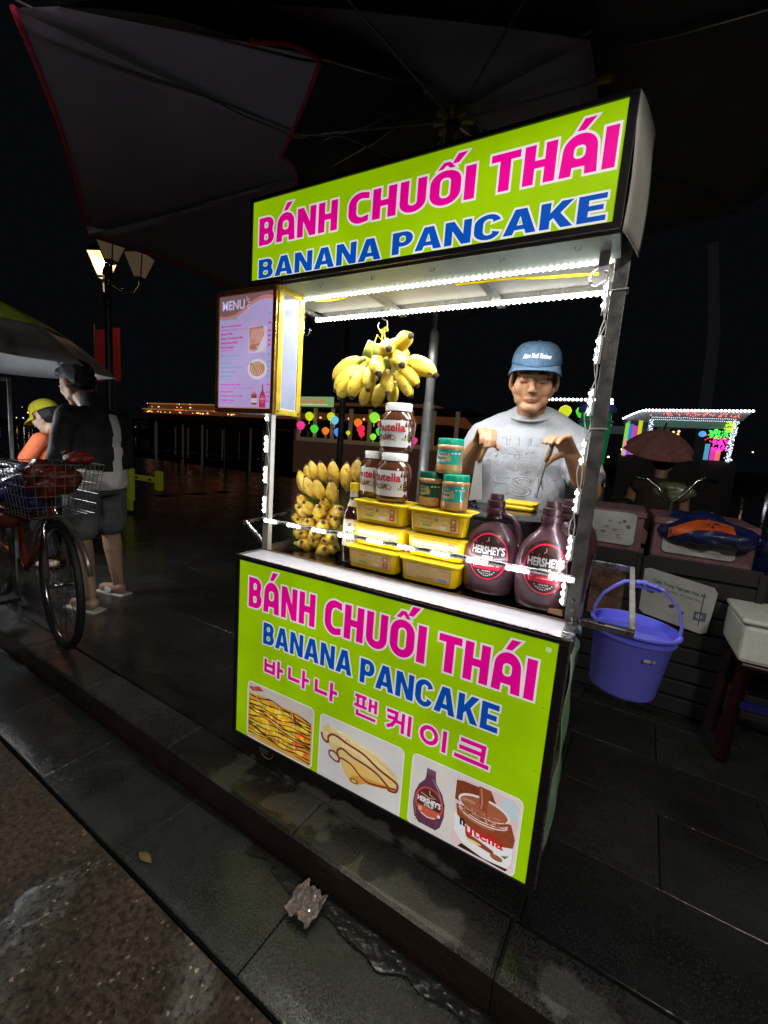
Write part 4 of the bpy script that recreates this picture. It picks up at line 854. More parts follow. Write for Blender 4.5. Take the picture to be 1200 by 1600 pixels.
dn=(zp(462,440,-.035)-zp(520,465,-.02)).normalized(); m=MB(); m.tube([zp(462,440,-.035)-dn*.001,zp(462,440,-.035)+dn*.002],[.0255,.0245],16); m.build('cut_end',CP,hb)
m=MB(); m.tube([zp(650,400,.03),zp(648,385,.01)],[.019,.0185],14); m.build('cut_end',CP,hb)
sg_=thing('banana_string',(.33,.3,1.5),'yellow plastic string tied round the hanging banana crown','string')
YS=M('string_yellow',(.82,.62,.02),.45)
m=MB(); m.tube([(.318,.298,1.505),(.322,.292,1.47),zp(572,350,-.04),zp(545,470,-.052),zp(522,570,-.03)],.0022,6); m.build('strand',YS,sg_)
m=MB(); m.tube([(.322,.30,1.505),(.333,.295,1.47),zp(592,380,-.03),zp(600,420,0)],.0022,6); m.build('strand',YS,sg_)
m=MB(); m.tube([(.318,.3,1.508),(.31,.295,1.502),(.318,.29,1.495),(.33,.297,1.5),(.322,.3,1.51),(.334,.298,1.516),(.338,.296,1.50)],.0028,6); m.build('knot',YS,sg_)
def hook(loc,label,ring=False):
    t=thing('wire_hook',loc,label,'hook')
    x,y,z=loc; m=MB()
    if ring: m.tube([(x-.004,y,z+.045),(x-.012,y,z+.03),(x+.002,y,z+.012)]+[(x+.002+.018*math.cos(a),y,z-.006-.018*math.sin(a)) for a in [-(.5*PI)+k*.45 for k in range(13)]],.0017,7)
    else: m.tube([(x-.01,y,z+.028),(x,y,z+.028)]+[(x+.006*math.cos(a),y,z+.02+.006*math.sin(a)) for a in [PI/2-k*.8 for k in range(8)]]+[(x,y,z+.01),(x,y,z-.03),(x+.005,y,z-.045),(x+.016,y,z-.05),(x+.026,y,z-.04),(x+.029,y,z-.025)],.0022,7)
    m.build('hook_wire',STEEL,t,smooth=3); return t
hook((.315,.30,1.527),'bent wire hook under the canopy holding the banana string',True)
hook((-.03+.012,.30,1.555),'empty wire hook hanging below the left canopy corner')
m=MB(); m.tube([(-.018,.3,1.6),(-.03,.3,1.59),(-.028,.3,1.583)],.0012,5)
sb=thing('banana_stack',(.11,.29,CT),'tall cluster of ripe bananas standing on the tray by the left post','bananas')
def zq(x,y,dy): return Vector((.122+(x-640)*.000285, .30+dy, .925-(y-700)*.000272))
for k,(b_,t_,y0,L_) in enumerate([
 ((380,520),(232,258),.03,.11),((500,520),(320,208),.02,.115),((610,520),(488,198),.02,.115),((770,560),(678,180),.02,.12),((900,600),(878,208),.03,.115),((1010,520),(1000,128),.05,.12),
 ((440,720),(208,378),-.01,.12),((550,740),(368,408),-.02,.125),((690,760),(538,418),-.02,.125),((830,760),(762,418),-.01,.12),
 ((420,860),(262,640),-.01,.10),((520,920),(402,700),-.02,.11),((630,930),(655,712),-.02,.11),((800,900),(915,715),.0,.105),
 ((350,960),(195,768),.0,.09),((440,990),(285,800),-.01,.10),((500,1100),(480,925),-.02,.11),((690,1130),(725,900),-.02,.115),((820,1000),(850,860),.0,.1),
 ((300,1080),(160,920),.0,.09),((420,1140),(290,945),-.01,.11),((600,1180),(600,1060),-.02,.11),((790,1200),(850,1080),-.01,.11),
 ((380,1340),(195,1110),.0,.11),((520,1400),(405,1205),-.02,.12),((600,1330),(560,1170),-.01,.11),((690,1440),(770,1240),-.02,.11),((800,1380),(870,1200),.0,.11),
 ((500,1000),(700,800),.05,.11),((600,800),(500,600),.06,.11),((800,1200),(900,1000),.06,.11),((400,1200),(300,1000),.06,.11),((560,1260),(500,1120),.0,.11),((740,1300),(700,1150),.0,.11),((420,1260),(330,1120),.0,.11),((600,1010),(580,830),.0,.1),((740,1030),(760,850),.01,.1),((700,840),(640,640),.0,.1)]):
    aim_banana(BRM,k,zq,b_,t_,L_*(.90 if k<10 else 1.08),y0,(0,.9,.15) if k<10 else (0,.6,.8),sb,.118)
m=MB(); m.tube([(.122,.33,.752),(.122,.335,.86),(.125,.33,.95)],[.035,.036,.028],10); m.build('stalk',MATS['stalk_green'],sb,smooth=.8)
put_banana(BRM[1],(.05,.22,.748),(.14,.25,.755),(0,1,.2),sb,.118)
# ---- stove, griddle, tumbler ----
st=thing('stove',(.74,.42,CT),'low steel stove housing behind the jugs under the griddle','stove')
m=MB(); m.box((.50,.29,CT+.0),(1.0,.575,.872)); m.build('housing',M('stove_steel',(.2,.19,.18),.3,.9,.3,12,.08,40),st)
m=MB(); m.box((.498,.283,.872),(1.001,.58,.882)); m.build('top_rim',STEEL,st,bevel=.001)
for x,c in ((.66,.011),(.87,.014)): m=MB(); m.lathe([(0,0),(c,0),(c*.9,.016),(0,.018)],14,T=Matrix.Translation((x,.29,.80))@Matrix.Rotation(PI/2,4,'X')); m.build('knob',BLACKP,st,smooth=.6)
gr=thing('griddle',(.745,.385,.883),'round black crepe griddle on the stove in front of the vendor','griddle')
m=MB(); m.lathe([(0,.0),(.185,.0),(.195,.006),(.197,.05),(.199,.056)],64,c=(.745,.385,.883)); m.build('skirt',M('griddle_black',(.012,.012,.013),.5,0,.2,30,.1),gr,smooth=.6)
m=MB(); m.lathe([(0,.056),(.199,.056),(.2025,.060),(.202,.066),(.198,.068),(0,.068)],64,c=(.745,.385,.883)); m.build('plate',M('griddle_plate',(.035,.037,.04),.16,.6,.3,8,.05,40,rvar=.08),gr,smooth=.5)
pk=thing('folded_pancake',(.80,.49,.951),'folded bright yellow pancake lying on the black griddle','pancake')
def loft_rr(ss):
    vs=[];n=0
    for cx,cy,hx,hy,r,z in ss:
        ring=rr(cx-hx,cy-hy,cx+hx,cy+hy,r,5); n=len(ring); vs+=[(a,b,z+.0015*math.sin(a*120)+.001*math.sin(b*150)) for a,b in ring]
    fs=[(j*n+i,j*n+(i+1)%n,(j+1)*n+(i+1)%n,(j+1)*n+i) for j in range(len(ss)-1) for i in range(n)]+[tuple(range(n))[::-1],tuple((len(ss)-1)*n+i for i in range(n))]; return vs,fs
PK=M('pancake_yellow',(.82,.58,.01),.45,0,.15,30,.15,60,col2=(.7,.42,.02))
m=MB(); m.add(*loft_rr([(0.788,.485,.054,.045,.012,.9525),(0.788,.485,.058,.048,.014,.957),(0.790,.485,.057,.047,.014,.962),(0.790,.485,.054,.045,.012,.9645)])); m.build('lower_fold',PK,pk,smooth=.8)
m=MB(); m.add(*loft_rr([(0.793,.485,.050,.042,.012,.9655),(0.793,.485,.054,.045,.013,.970),(0.795,.485,.053,.044,.012,.975),(0.795,.485,.050,.041,.012,.9775)])); m.build('upper_fold',PK,pk,smooth=.8)
tb=thing('steel_tumbler',(.545,.38,.884),'steel tumbler behind the jars with a green base','tumbler')
m=MB(); m.lathe([(.028,.02),(.030,.02),(.040,.125),(.0415,.127),(.0395,.127),(.0385,.122),(.030,.03),(0,.03)],32,c=(.545,.38,.884)); m.build('cup',STEEL,tb,smooth=.7)
m=MB(); m.lathe([(0,0),(.034,0),(.035,.02),(.0,.021)],28,c=(.545,.38,.884)); m.build('base',M('base_green',(.0,.35,.12),.3),tb,smooth=.7)
# small litter on tray : cardboard scrap and leaf by the right post
m=MB(); m.add([(.955,.14,.7375),(.992,.135,.7375),(.998,.165,.7375),(.97,.18,.7375),(.957,.145,.748),(.99,.14,.752),(.994,.16,.75),(.972,.172,.746)],[(0,3,2,1),(4,5,6,7),(0,1,5,4),(1,2,6,5),(2,3,7,6),(3,0,4,7)])
tag(m.build('paper_scrap',M('kraft',(.35,.2,.09),.8,0,.2,40,.2)),'crumpled brown paper scrap on the tray at the foot of the right post','paper')
m=MB(); m.box((.13,.44,.74),(.27,.55,.80)); 
# ---- menu box ----
mn=thing('menu_box',(0,.05,1.38),'menu board box with brass frame and pink lilac printed menu on the left post','menu')
x0,x1,z0,z1=-.122,.132,1.198,1.568; BRASS=M('brass_frame',(.42,.22,.06),.3,.8,.3,20,.05,rvar=.1)
m=MB(); m.box((x0+.004,.004,z0+.004),(x1-.004,.116,z1-.004)); m.build('case',M('case_white',(.62,.64,.72),.35,0,.06,20),mn)
def bar(a,b,p,mat=BRASS): q=MB(); q.box(a,b); return q.build('frame_bar',mat,p,bevel=.0015)
bar((x0,-.004,z0),(x1,.006,z0+.014),mn); bar((x0,-.004,z1-.016),(x1,.006,z1),mn); bar((x0,-.0038,z0+.014),(x0+.012,.006,z1-.016),mn); bar((x1-.013,-.0038,z0+.014),(x1,.006,z1-.016),mn)
YB=M('brass_bright',(.8,.62,.05),.3,.35,.15,25)
bar((x1-.003,.006,z0),(x1+.004,.118,z0+.016),mn,YB); bar((x1-.003,.006,z1-.018),(x1+.004,.118,z1),mn,YB); bar((x1-.003,.006,z0+.016),(x1+.004,.026,z1-.018),mn,YB); bar((x1-.003,.098,z0+.016),(x1+.004,.118,z1-.018),mn,YB)
for (y,z) in ((.014,z1-.01),(.108,z1-.01),(.014,z0+.01),(.108,z0+.01)):
    q=MB(); q.lathe([(0,0),(.004,0),(.0035,.002),(0,.0028)],10,T=Matrix.Translation((x1+.004,y,z))@Matrix.Rotation(PI/2,4,'Y')); q.build('screw',BRASS,mn)
for (x,z) in ((x0+.007,z1-.009),(x1-.008,z1-.009),(x0+.007,z0+.008),(x1-.008,z0+.008)):
    q=MB(); q.lathe([(0,0),(.004,0),(.0035,.002),(0,.0028)],10,T=Matrix.Translation((x,-.004,z))@Matrix.Rotation(PI/2,4,'X')); q.build('screw',BRASS,mn)
ik=Ink(front(.0015)); a,b,c,d=x0+.012,z0+.014,x1-.013,z1-.016; LI=(.50,.40,.74); PKc=(.62,.0,.28); TL=(.08,.45,.46); MG=(.6,.02,.5)
ik.rect(a,b,c,d,LI,6,10)
ik.poly([(a,d),(a,d-.066)]+[(a+(c-a)*k/14, d-.066+.04*(.5-.5*math.cos(PI*k/14))*1.05-.008*math.sin(2*PI*k/14)) for k in range(15)]+[(c,d)],(.62,.22,.22))
ik.poly([(a,d),(a,d-.056)]+[(a+(c-a)*k/14, d-.056+.04*(.5-.5*math.cos(PI*k/14))*1.05-.008*math.sin(2*PI*k/14)) for k in range(15)]+[(c,d)],(.24,.13,.14))
ik.text('MENU',a+.012,d-.042,.028,(.62,.58,.85),w=.098,off=.03)
for k in range(5):
    t_=math.radians(-55+k*35); ik.stroke([(a+.118+.006*math.cos(t_),d-.028+.008*math.sin(t_)),(a+.118+.017*math.cos(t_),d-.028+.02*math.sin(t_))],.0022,(.75,.7,.85))
def line(s,z,col,w,h=.0065,x=a+.008): ik.text(s,x,z,h,col,w=w,off=.04)
line('Crepe Nutella',1.479,TL,.072,.0085)
for s_,z_,w_ in (('Banana Pancake Special',1.459,.088),('Banana Nutella',1.437,.052),('Banana Chocolate and Milk',1.4235,.098),('Banana Peanut Butter',1.41,.078),('Banana Pancakes',1.3965,.058)): line(s_,z_,PKc,w_)
for s_,z_,w_ in (('Mango Pancake Special',1.370,.085),('Mango Nutella',1.348,.05),('Mango Chocolate and Milk',1.334,.095),('Mango Peanut Butter',1.3205,.075),('Mango Pancake',1.307,.055)): line(s_,z_,TL,w_)
for s_,z_,w_ in (('Pineapple Pancake Special',1.281,.09),('Pineapple Nutella',1.259,.06),('Pineapple Chocolate and Milk',1.246,.102),('Pineapple Pancake',1.2325,.064)): line(s_,z_,MG,w_)
for s_,z_,col in (('(Mix Banana, Nutella, Chocolate and Milk)',1.449,PKc),('(Mix Mango, Nutella, Chocolate and Milk)',1.36,TL),('(Mix Pineapple, Nutella, Chocolate and Milk)',1.271,MG)): ik.text(s_,a+.01,z_,.0045,col,w=.145,off=.01,slant=.2)
for z_,col in ((1.387,PKc),(1.298,TL),(1.224,MG)): ik.text('(Plain Pancakes)',a+.01,z_,.0045,col,w=.05,off=.01,slant=.2)
for s_,z_,col in (('50k',1.459,PKc),('45k',1.437,PKc),('45k',1.4235,PKc),('40k',1.41,PKc),('35k',1.3965,PKc),('50k',1.370,TL),('45k',1.348,TL),('45k',1.334,TL),('40k',1.3205,TL),('35k',1.307,TL),('50k',1.281,MG),('45k',1.259,MG),('45k',1.246,MG),('35k',1.2325,MG),('50k',1.485,TL)): ik.text(s_,c-.006,z_,.0065,col,w=.014,off=.05,al='r')
ik.rect(.02,1.378,.095,1.455,(.62,.52,.7)); ik.oval(.058,1.415,.038,.036,(.70,.62,.85),20); ik.poly([(.022,1.452),(.025,1.39),(.055,1.385),(.085,1.43),(.08,1.455)],(.55,.2,.15))
for k in range(9): ik.stroke([(.026+k*.006,1.40+k*.001),(.034+k*.006,1.448)],.002,(.85,.62,.55))
for k in range(6): ik.stroke([(.024,1.388+k*.006),(.05,1.383+k*.006)],.0016,(.3,.08,.06))
ik.oval(.06,1.395,.006,.004,(.5,.6,.15),8)
ik.oval(.06,1.330,.040,.030,(.75,.7,.78),24); ik.oval(.06,1.331,.032,.022,(.55,.25,.16),20)
for k in range(7): ik.stroke([(.032+k*.007,1.314),(.042+k*.007,1.35)],.0018,(.85,.7,.6))
for k in range(5): ik.stroke([(.034+k*.009,1.318),(.05+k*.009,1.345)],.0014,(.2,.07,.05))
ik.oval(.035,1.345,.006,.005,(.2,.3,.08),8)
ik.rrect(.038,1.224,.062,1.256,.004,(.32,.07,.06)); ik.rect(.038,1.230,.062,1.243,(.75,.7,.8)); ik.text('nutella',.05,1.236,.004,(.6,.02,.05),w=.02,al='c'); ik.rect(.041,1.255,.059,1.261,(.6,.2,.2))
ik.poly([(.072,1.215),(.098,1.215),(.099,1.245),(.094,1.258),(.088,1.268),(.087,1.285),(.083,1.285),(.082,1.268),(.076,1.258),(.071,1.245)],(.42,.04,.16)); ik.oval(.085,1.240,.011,.012,(.6,.1,.2),14); ik.text("HERSHEY'S",.085,1.240,.004,(.85,.8,.85),w=.02,al='c')
ik.rect(a,b,c,b+.004,(.6,.25,.28)); ik.build('menu_sheet',ink_mat('menu_print',.62,.4),mn)
f=lambda u,v,h: Vector((x1+.0005+h,u,v))
ik=Ink(f); ik.rect(.026,z0+.016,.098,z1-.018,(.60,.60,.66)); ik.rect(.030,z0+.02,.094,z1-.022,(.30,.34,.50),4,10)
for k in range(3): ik.oval(.045+k*.013,1.475,.004,.002,(.9,.92,.95),8)
ik.build('side_pane',ink_mat('pane_print',.08,.2,.5),mn)
# ---- bucket ----
bk=thing('bucket',(1.155,.46,.45),'blue violet plastic bucket hanging by its handle from the cart bracket','bucket')
BL=M('bucket_blue',(.19,.20,.98),.42,0,.05,12,.02,40,sss=.1); Tb=Matrix.Translation((1.158,.46,.445))@Matrix.Rotation(math.radians(3),4,'Y')
m=MB(); m.lathe([(0,0),(.078,0),(.086,.004),(.090,.012),(.108,.195),(.112,.200),(.121,.203),(.122,.209),(.118,.213),(.110,.212),(.105,.195),(.087,.014),(0,.01)],56,sy=.9,T=Tb); m.build('pail',BL,bk,smooth=.9)
m=MB(); m.lathe([(.1075,.178),(.113,.18),(.1135,.186),(.108,.188)],56,sy=.9,T=Tb); m.build('rim_band',BL,bk,smooth=.7)
hp=[Vector((-.112,0,.19)),Vector((-.115,0,.235)),Vector((-.10,0,.28)),Vector((-.075,0,.31)),Vector((-.05,0,.333)),Vector((0,0,.343)),Vector((.05,0,.333)),Vector((.075,0,.31)),Vector((.10,0,.28)),Vector((.113,0,.235)),Vector((.112,0,.19))]
m=MB()
vs=[];fs=[]
for i,p in enumerate(hp):
    d=(hp[min(i+1,10)]-hp[max(i-1,0)]).normalized(); nrm=Vector((0,1,0)).cross(d); w_=.011 if i not in (4,5,6) else .013
    for (s1,s2) in ((-1,-1),(1,-1),(1,1),(-1,1)): vs.append(Tb@(p+Vector((0,1,0))*w_*s1+nrm*.0035*s2))
for i in range(10):
    for k in range(4): fs.append((i*4+k,i*4+(k+1)%4,(i+1)*4+(k+1)%4,(i+1)*4+k))
fs+=[(0,1,2,3),(43,42,41,40)]
m.add(vs,fs); m.build('handle',M('bucket_handle',(.20,.21,.85),.35,0,.05,12),bk,bevel=.002)
m=MB(); m.box((-.045,-.005,.322),(.045,.005,.334),T=Tb)
for k in range(5): m.box((-.036+k*.016,-.0135,.335),(-.030+k*.016,.0135,.3425),T=Tb)
m.build('grip',MATS['bucket_handle'],bk,bevel=.001)
f=lambda u,v,h: Tb@Vector(((.1+(v)*.085)*math.sin(u),-(.1+(v)*.085)*.9*math.cos(u)-.0012-h,v)) 
ik=Ink(f); ik.rect(.28,.140,.46,.150,(.6,.45,.75),6,1); ik.rect(.30,.1425,.44,.148,(.75,.6,.8),6,1); ik.oval(.53,.145,.055,.006,(.3,.32,.45),12); ik.oval(.53,.145,.03,.0035,(.55,.55,.6),10); ik.build('sticker',LABEL,bk)
# ================= people =================
SKIN=M('skin',(.43,.225,.13),.5,0,.05,18,.04,220,sss=.12)
SKIN2=M('skin_pale',(.42,.26,.18),.5,0,.06,18,sss=.08)
HAIR=M('black_hair',(.010,.008,.008),.5,0,.3,120,.4,260)
def rotm(rx=0,ry=0,rz=0): return (Matrix.Rotation(rz,3,'Z')@Matrix.Rotation(ry,3,'Y')@Matrix.Rotation(rx,3,'X'))
def add_head(m, c, R_, k=1.0):
    """face forward -y, nose, lips, lids, ears; k scales"""
    c=Vector(c)
    def e(p,r,q=None): m.ell(c+R_@(Vector(p)*k),[x*k for x in r],T=(R_@q if q else R_))
    def cp(a,b,ra,rb): m.cap(c+R_@(Vector(a)*k),c+R_@(Vector(b)*k),ra*k,rb*k)
    e((0,.014,.036),(.073,.090,.079)); e((0,-.022,-.022),(.063,.066,.080)); e((0,-.044,.022),(.058,.034,.034))
    for s in (-1,1):
        cp((s*.052,.004,-.042),(s*.014,-.060,-.091),.020,.020); e((s*.036,-.052,-.026),(.028,.026,.034)); e((s*.033,-.042,-.062),(.026,.026,.028))
        e((s*.030,-.076,-.003),(.0155,.010,.0095)); e((s*.029,-.078,.015),(.022,.009,.006),rotm(ry=s*.12))
        e((s*.0755,.010,-.012),(.008,.017,.029),rotm(rz=s*.35)); e((s*.079,.006,-.012),(.004,.012,.022),rotm(rz=s*.35))
        e((s*.0105,-.096,-.036),(.0078,.008,.0065))
    e((0,-.064,-.090),(.028,.018,.018)); e((0,-.074,.014),(.034,.014,.012))
    cp((0,-.082,.0),(0,-.099,-.030),.0065,.0105); e((0,-.1015,-.033),(.0088,.0085,.008))
    e((0,-.071,-.060),(.027,.012,.017)); e((0,-.0805,-.0605),(.0205,.0050,.0036)); e((0,-.0795,-.0690),(.0170,.0055,.0042))
def add_hand(m, W_, Kc, lat, down, curl=.9, k=1.0, thumb=True, spread=.0185, tdir=None):
    W_=Vector(W_);Kc=Vector(Kc);lat=Vector(lat).normalized();down=Vector(down).normalized(); f=(Kc-W_).normalized(); lat=(lat-f*lat.dot(f)).normalized()
    nrm=f.cross(lat); nrm = nrm if nrm.dot(down)>0 else -nrm
    for i,(o_,L_) in enumerate([(1.45,.92),(.5,1.0),(-.48,.95),(-1.4,.78)]):
        b=Kc+lat*o_*spread*k-f*(.002+.004*abs(o_-.3))*k; m.cap(W_+lat*o_*.009*k,b,.0135*k,.0112*k)
        a=.25+.12*i*.5; d=(f*math.cos(a)+nrm*math.sin(a)).normalized(); p=b; rr_=[.0098,.0088,.0080,.0068]; ln=[.040,.026,.021]
        for j in range(3):
            a+= curl*(.62,.62,.45)[j]; d=(f*math.cos(a)+nrm*math.sin(a)+lat*(-.06*o_)).normalized(); q=p+d*ln[j]*L_*k; m.cap(p,q,rr_[j]*k*(.92 if i==3 else 1),rr_[j+1]*k*(.92 if i==3 else 1)); p=q
    if thumb:
        b=W_+(Kc-W_)*.25+lat*.020*k+nrm*.008*k; td=Vector(tdir).normalized() if tdir else (f*.75+lat*.55+nrm*.45).normalized()
        q=b+td*.036*k; m.cap(b,q,.0135*k,.0115*k); d=(td+nrm*.35-lat*.15).normalized(); q2=q+d*.028*k; m.cap(q,q2,.011*k,.0098*k); d=(d+nrm*.2-lat*.35).normalized(); m.cap(q2,q2+d*.022*k,.0098*k,.0075*k)
# ---------------- vendor ----------------
VA=math.radians(7); VO=Vector((.748,.70,0)); VI=(Matrix.Translation(VO)@Matrix.Rotation(VA,4,'Z')).inverted()
def vl(x,y,z): return VI@Vector((x,y,z))
vendor=thing('person',VO,'young vendor in blue cap and grey t-shirt working over the black griddle','person'); vendor.rotation_euler[2]=VA
HK=1.02
HC=Vector((.0,-.055,1.402)); HR=rotm(rx=math.radians(11))@rotm(rz=math.radians(3),ry=math.radians(2))
EL_R=vl(.515,.63,1.045); WR_R=vl(.618,.515,1.165); KN_R=vl(.660,.455,1.205)
EL_L=vl(.985,.62,1.025); WR_L=vl(.926,.52,1.140); KN_L=vl(.890,.462,1.195)
m=MB()
add_head(m,HC,HR,HK)
m.cap((0,.0,1.17),(0,-.03,1.34),.056,.050); m.ell((0,.0,1.08),(.145,.09,.15)); m.ell((0,.0,.88),(.13,.09,.16)); m.cap((-.13,.0,1.19),(.13,.0,1.19),.055,.055)
SH_R=Vector((-.170,.0,1.185)); SH_L=Vector((.170,.0,1.185))
for S_,E_,W_ in ((SH_R,EL_R,WR_R),(SH_L,EL_L,WR_L)): m.cap(S_,E_,.050,.039); m.cap(E_,E_+(W_-E_)*.4,.039,.040); m.cap(E_+(W_-E_)*.4,W_,.040,.025)
add_hand(m,WR_R,KN_R,(1,.1,.05),(0,-.3,-1),.95,.93)
add_hand(m,WR_L,KN_L,(-.8,-.3,.45),(-.3,-.2,-1),.62,.93,tdir=(-.75,-.45,-.45))
for s in (-1,1): m.cap((s*.08,.01,.80),(s*.09,.0,.45),.08,.055); m.cap((s*.09,0,.45),(s*.09,.02,.09),.052,.035); m.cap((s*.09,.03,.045),(s*.10,-.11,.03),.038,.03)
body=remesh(m,.0034,'body',SKIN,vendor,5,world=False)
TEE=M('tee_grey',(.36,.39,.46),.85,0,.06,9,.5,320,col2=(.34,.36,.40))
m=MB()
m.ell((0,.0,1.10),(.172,.118,.17)); m.ell((0,-.0,.90),(.166,.118,.19)); m.cap((-.155,.0,1.185),(.155,.0,1.185),.066,.066); m.ell((0,.01,1.215),(.12,.078,.045))
for s in (-1,1): m.cap((s*.045,.008,1.268),(s*.155,.0,1.195),.050,.058)
m.ell((0,-.01,1.25),(.085,.07,.05))
m.lathe([(.160,.70),(.165,.72),(.168,.9),(.16,1.1),(.12,1.2)],30,sy=.70)
for S_,E_,t_ in ((SH_R,EL_R,.70),(SH_L,EL_L,.70)):
    m.cap(S_,S_+(E_-S_)*t_,.062,.062)
    d=(E_-S_).normalized(); e=S_+(E_-S_)*(t_+.10); m.tube([S_+(E_-S_)*.4,e],[.062,.065],18)
tee=remesh(m,.006,'t_shirt',TEE,vendor,4,world=False)
# folds : push the cloth along its normal with stretched noise
for v in tee.data.vertices:
    p=v.co; n=v.normal; a=abs(p.x)
    k=mnoise.noise(Vector((p.x*7,p.y*5,p.z*10)))*.009+mnoise.noise(Vector((p.x*24+p.z*15,p.y*16,p.z*7)))*.0045-abs(mnoise.noise(Vector((p.x*16-p.z*9,3,p.z*6))))*.006
    if a>.15: k+=.0035*math.sin((p.z*1.2+(a-.15)*.9)*95)*max(0,1-abs(p.z-1.13)/.09)
    v.co=p+n*k
tb=bvh_of(tee)
q=MB(); q.tube([(.072*math.cos(t),-.012+.070*math.sin(t),1.300-.046*(.5-.5*math.sin(t))) for t in [k*2*PI/28 for k in range(28)]],.0055,8,closed=True); o=q.build('collar',M('tee_rib',(.37,.39,.43),.85,0,.1,200,.4,500),tee,smooth=3,world=False)
def emboss(s,x,z,h,w):
    cu=bpy.data.curves.new('t','FONT'); cu.body=s; cu.fill_mode='NONE'; cu.bevel_depth=.022; cu.bevel_resolution=0; cu.resolution_u=5; oo=bpy.data.objects.new('t',cu); link(oo)
    dg=bpy.context.evaluated_depsgraph_get(); dg.update(); me=oo.evaluated_get(dg).to_mesh(); vs=[v.co.copy() for v in me.vertices]; fs=[tuple(p.vertices) for p in me.polygons]; bpy.data.objects.remove(oo)
    X0=min(v.x for v in vs);X1=max(v.x for v in vs);Y0=min(v.y for v in vs);Y1=max(v.y for v in vs); out=[]; 
    for v in vs:
        X=x+(v.x-X0)/(X1-X0)*w; Z=z+(v.y-Y0)/(Y1-Y0)*h; r=tb.ray_cast(Vector((X,-1,Z)),Vector((0,1,0))); y=r[0].y if r[0] else -.1
        out.append(Vector((X,y-v.z*.045,Z)))
    mm=MB(); mm.add(out,fs); return mm.build('raised_lettering',TEE,tee,smooth=3,world=False)
emboss('ESII',-.115,.985,.072,.235); emboss('TI',-.055,1.075,.070,.085); emboss('THE',-.085,1.165,.028,.15)
m=MB(); m.lathe([(.165,.74),(.17,.80),(.15,.84)],24,sy=.66)
for s in (-1,1): m.cap((s*.08,.01,.78),(s*.09,.0,.46),.093,.075)
remesh(m,.012,'trousers',M('dark_trousers',(.015,.015,.02),.8),vendor,2,world=False)
bb=bvh_of(body)
def HP(x,y,z): return HC+HR@(Vector((x,y,z))*HK)
hd=HR@Vector((0,1,0))
def face_patch(name,mat,fn,nu,nv,lift=.0009):
    vs,fs=grid_poly(lambda s,t:HP(fn(s,t)[0],-.16,fn(s,t)[1]),nu,nv); return decal(name,mat,body,bb,vs,fs,hd,lift)
BRW=M('brow_hair',(.03,.018,.014),.8,0,.4,300); LIP=M('lips',(.34,.13,.09),.4,0,.1,80); LASH_NOSTRIL=M('lash_nostril_shade',(.018,.011,.01),.7); LIDM=M('lid_shadow_skin',(.40,.21,.14),.5)
for s in (-1,1):
    face_patch('eyebrow',BRW,lambda a,t:(s*(.012+.036*a),.0165+.0055*math.sin(PI*(a*.8+.15))+(t-.5)*(.0068*math.sin(PI*(a*.75+.2))+.001)),12,3)
    face_patch('eyelashes',LASH_NOSTRIL,lambda a,t:(s*(.0155+.029*a),-.0075-.0030*math.sin(PI*a)+(t-.5)*(.0026*math.sin(PI*a)+.0005)),12,2,.0012)
    face_patch('eyelid_crease',LIDM,lambda a,t:(s*(.016+.028*a),.0015+.0035*math.sin(PI*a)+(t-.5)*.0014*math.sin(PI*a)),12,2)
    face_patch('nostril_shade',LASH_NOSTRIL,lambda a,t:(s*(.004+.0065*a),-.0405+(t-.5)*.0028*math.sin(PI*a)),6,2)  # dark decal paints the shade inside the nostril opening
face_patch('upper_lip',LIP,lambda a,t:((a-.5)*.035,-.0640-.0020*(2*a-1)**2+(.0040-.0012*math.exp(-((a-.5)/.09)**2))*math.sin(PI*a)**.7*t),14,4)
face_patch('lower_lip',LIP,lambda a,t:((a-.5)*.031,-.0648-.0020*(2*a-1)**2-.0062*math.sin(PI*a)**.7*t),14,4)
face_patch('mouth_line',M('mouth_dark',(.14,.05,.04),.6),lambda a,t:((a-.5)*.036,-.0642-.0024*(2*a-1)**2+(t-.5)*.0016*math.sin(PI*a)),14,1,.0014)
# hair under the cap
m=MB()
def hp(p,r,q=None): m.ell(HP(*p),[x*HK for x in r],T=(HR@q if q else HR))
hp((0,.026,.018),(.0755,.084,.078)); 
for s in (-1,1): hp((s*.067,-.012,.026),(.010,.024,.030)); hp((s*.069,-.02,.0),(.006,.010,.018))
hair=remesh(m,.005,'hair',HAIR,body,1,world=False)
m=MB(); r_=random.Random(2)
for k in range(34):
    x=-.048+.096*k/33+r_.uniform(-.003,.003); z=.040; L_=r_.uniform(.012,.024)*(1-.5*abs(x)/.05); yy=-.083+.35*x*x/.05
    a=HP(x,yy+.004,z); b=HP(x+r_.uniform(-.004,.006),yy-.006,z-L_*.5); c=HP(x+r_.uniform(-.005,.010),yy-.002,z-L_); m.tube([a,b,c],[.0032,.0026,.0005],5)
o=m.build('fringe',HAIR,hair,world=False); tag(o,kind='stuff')
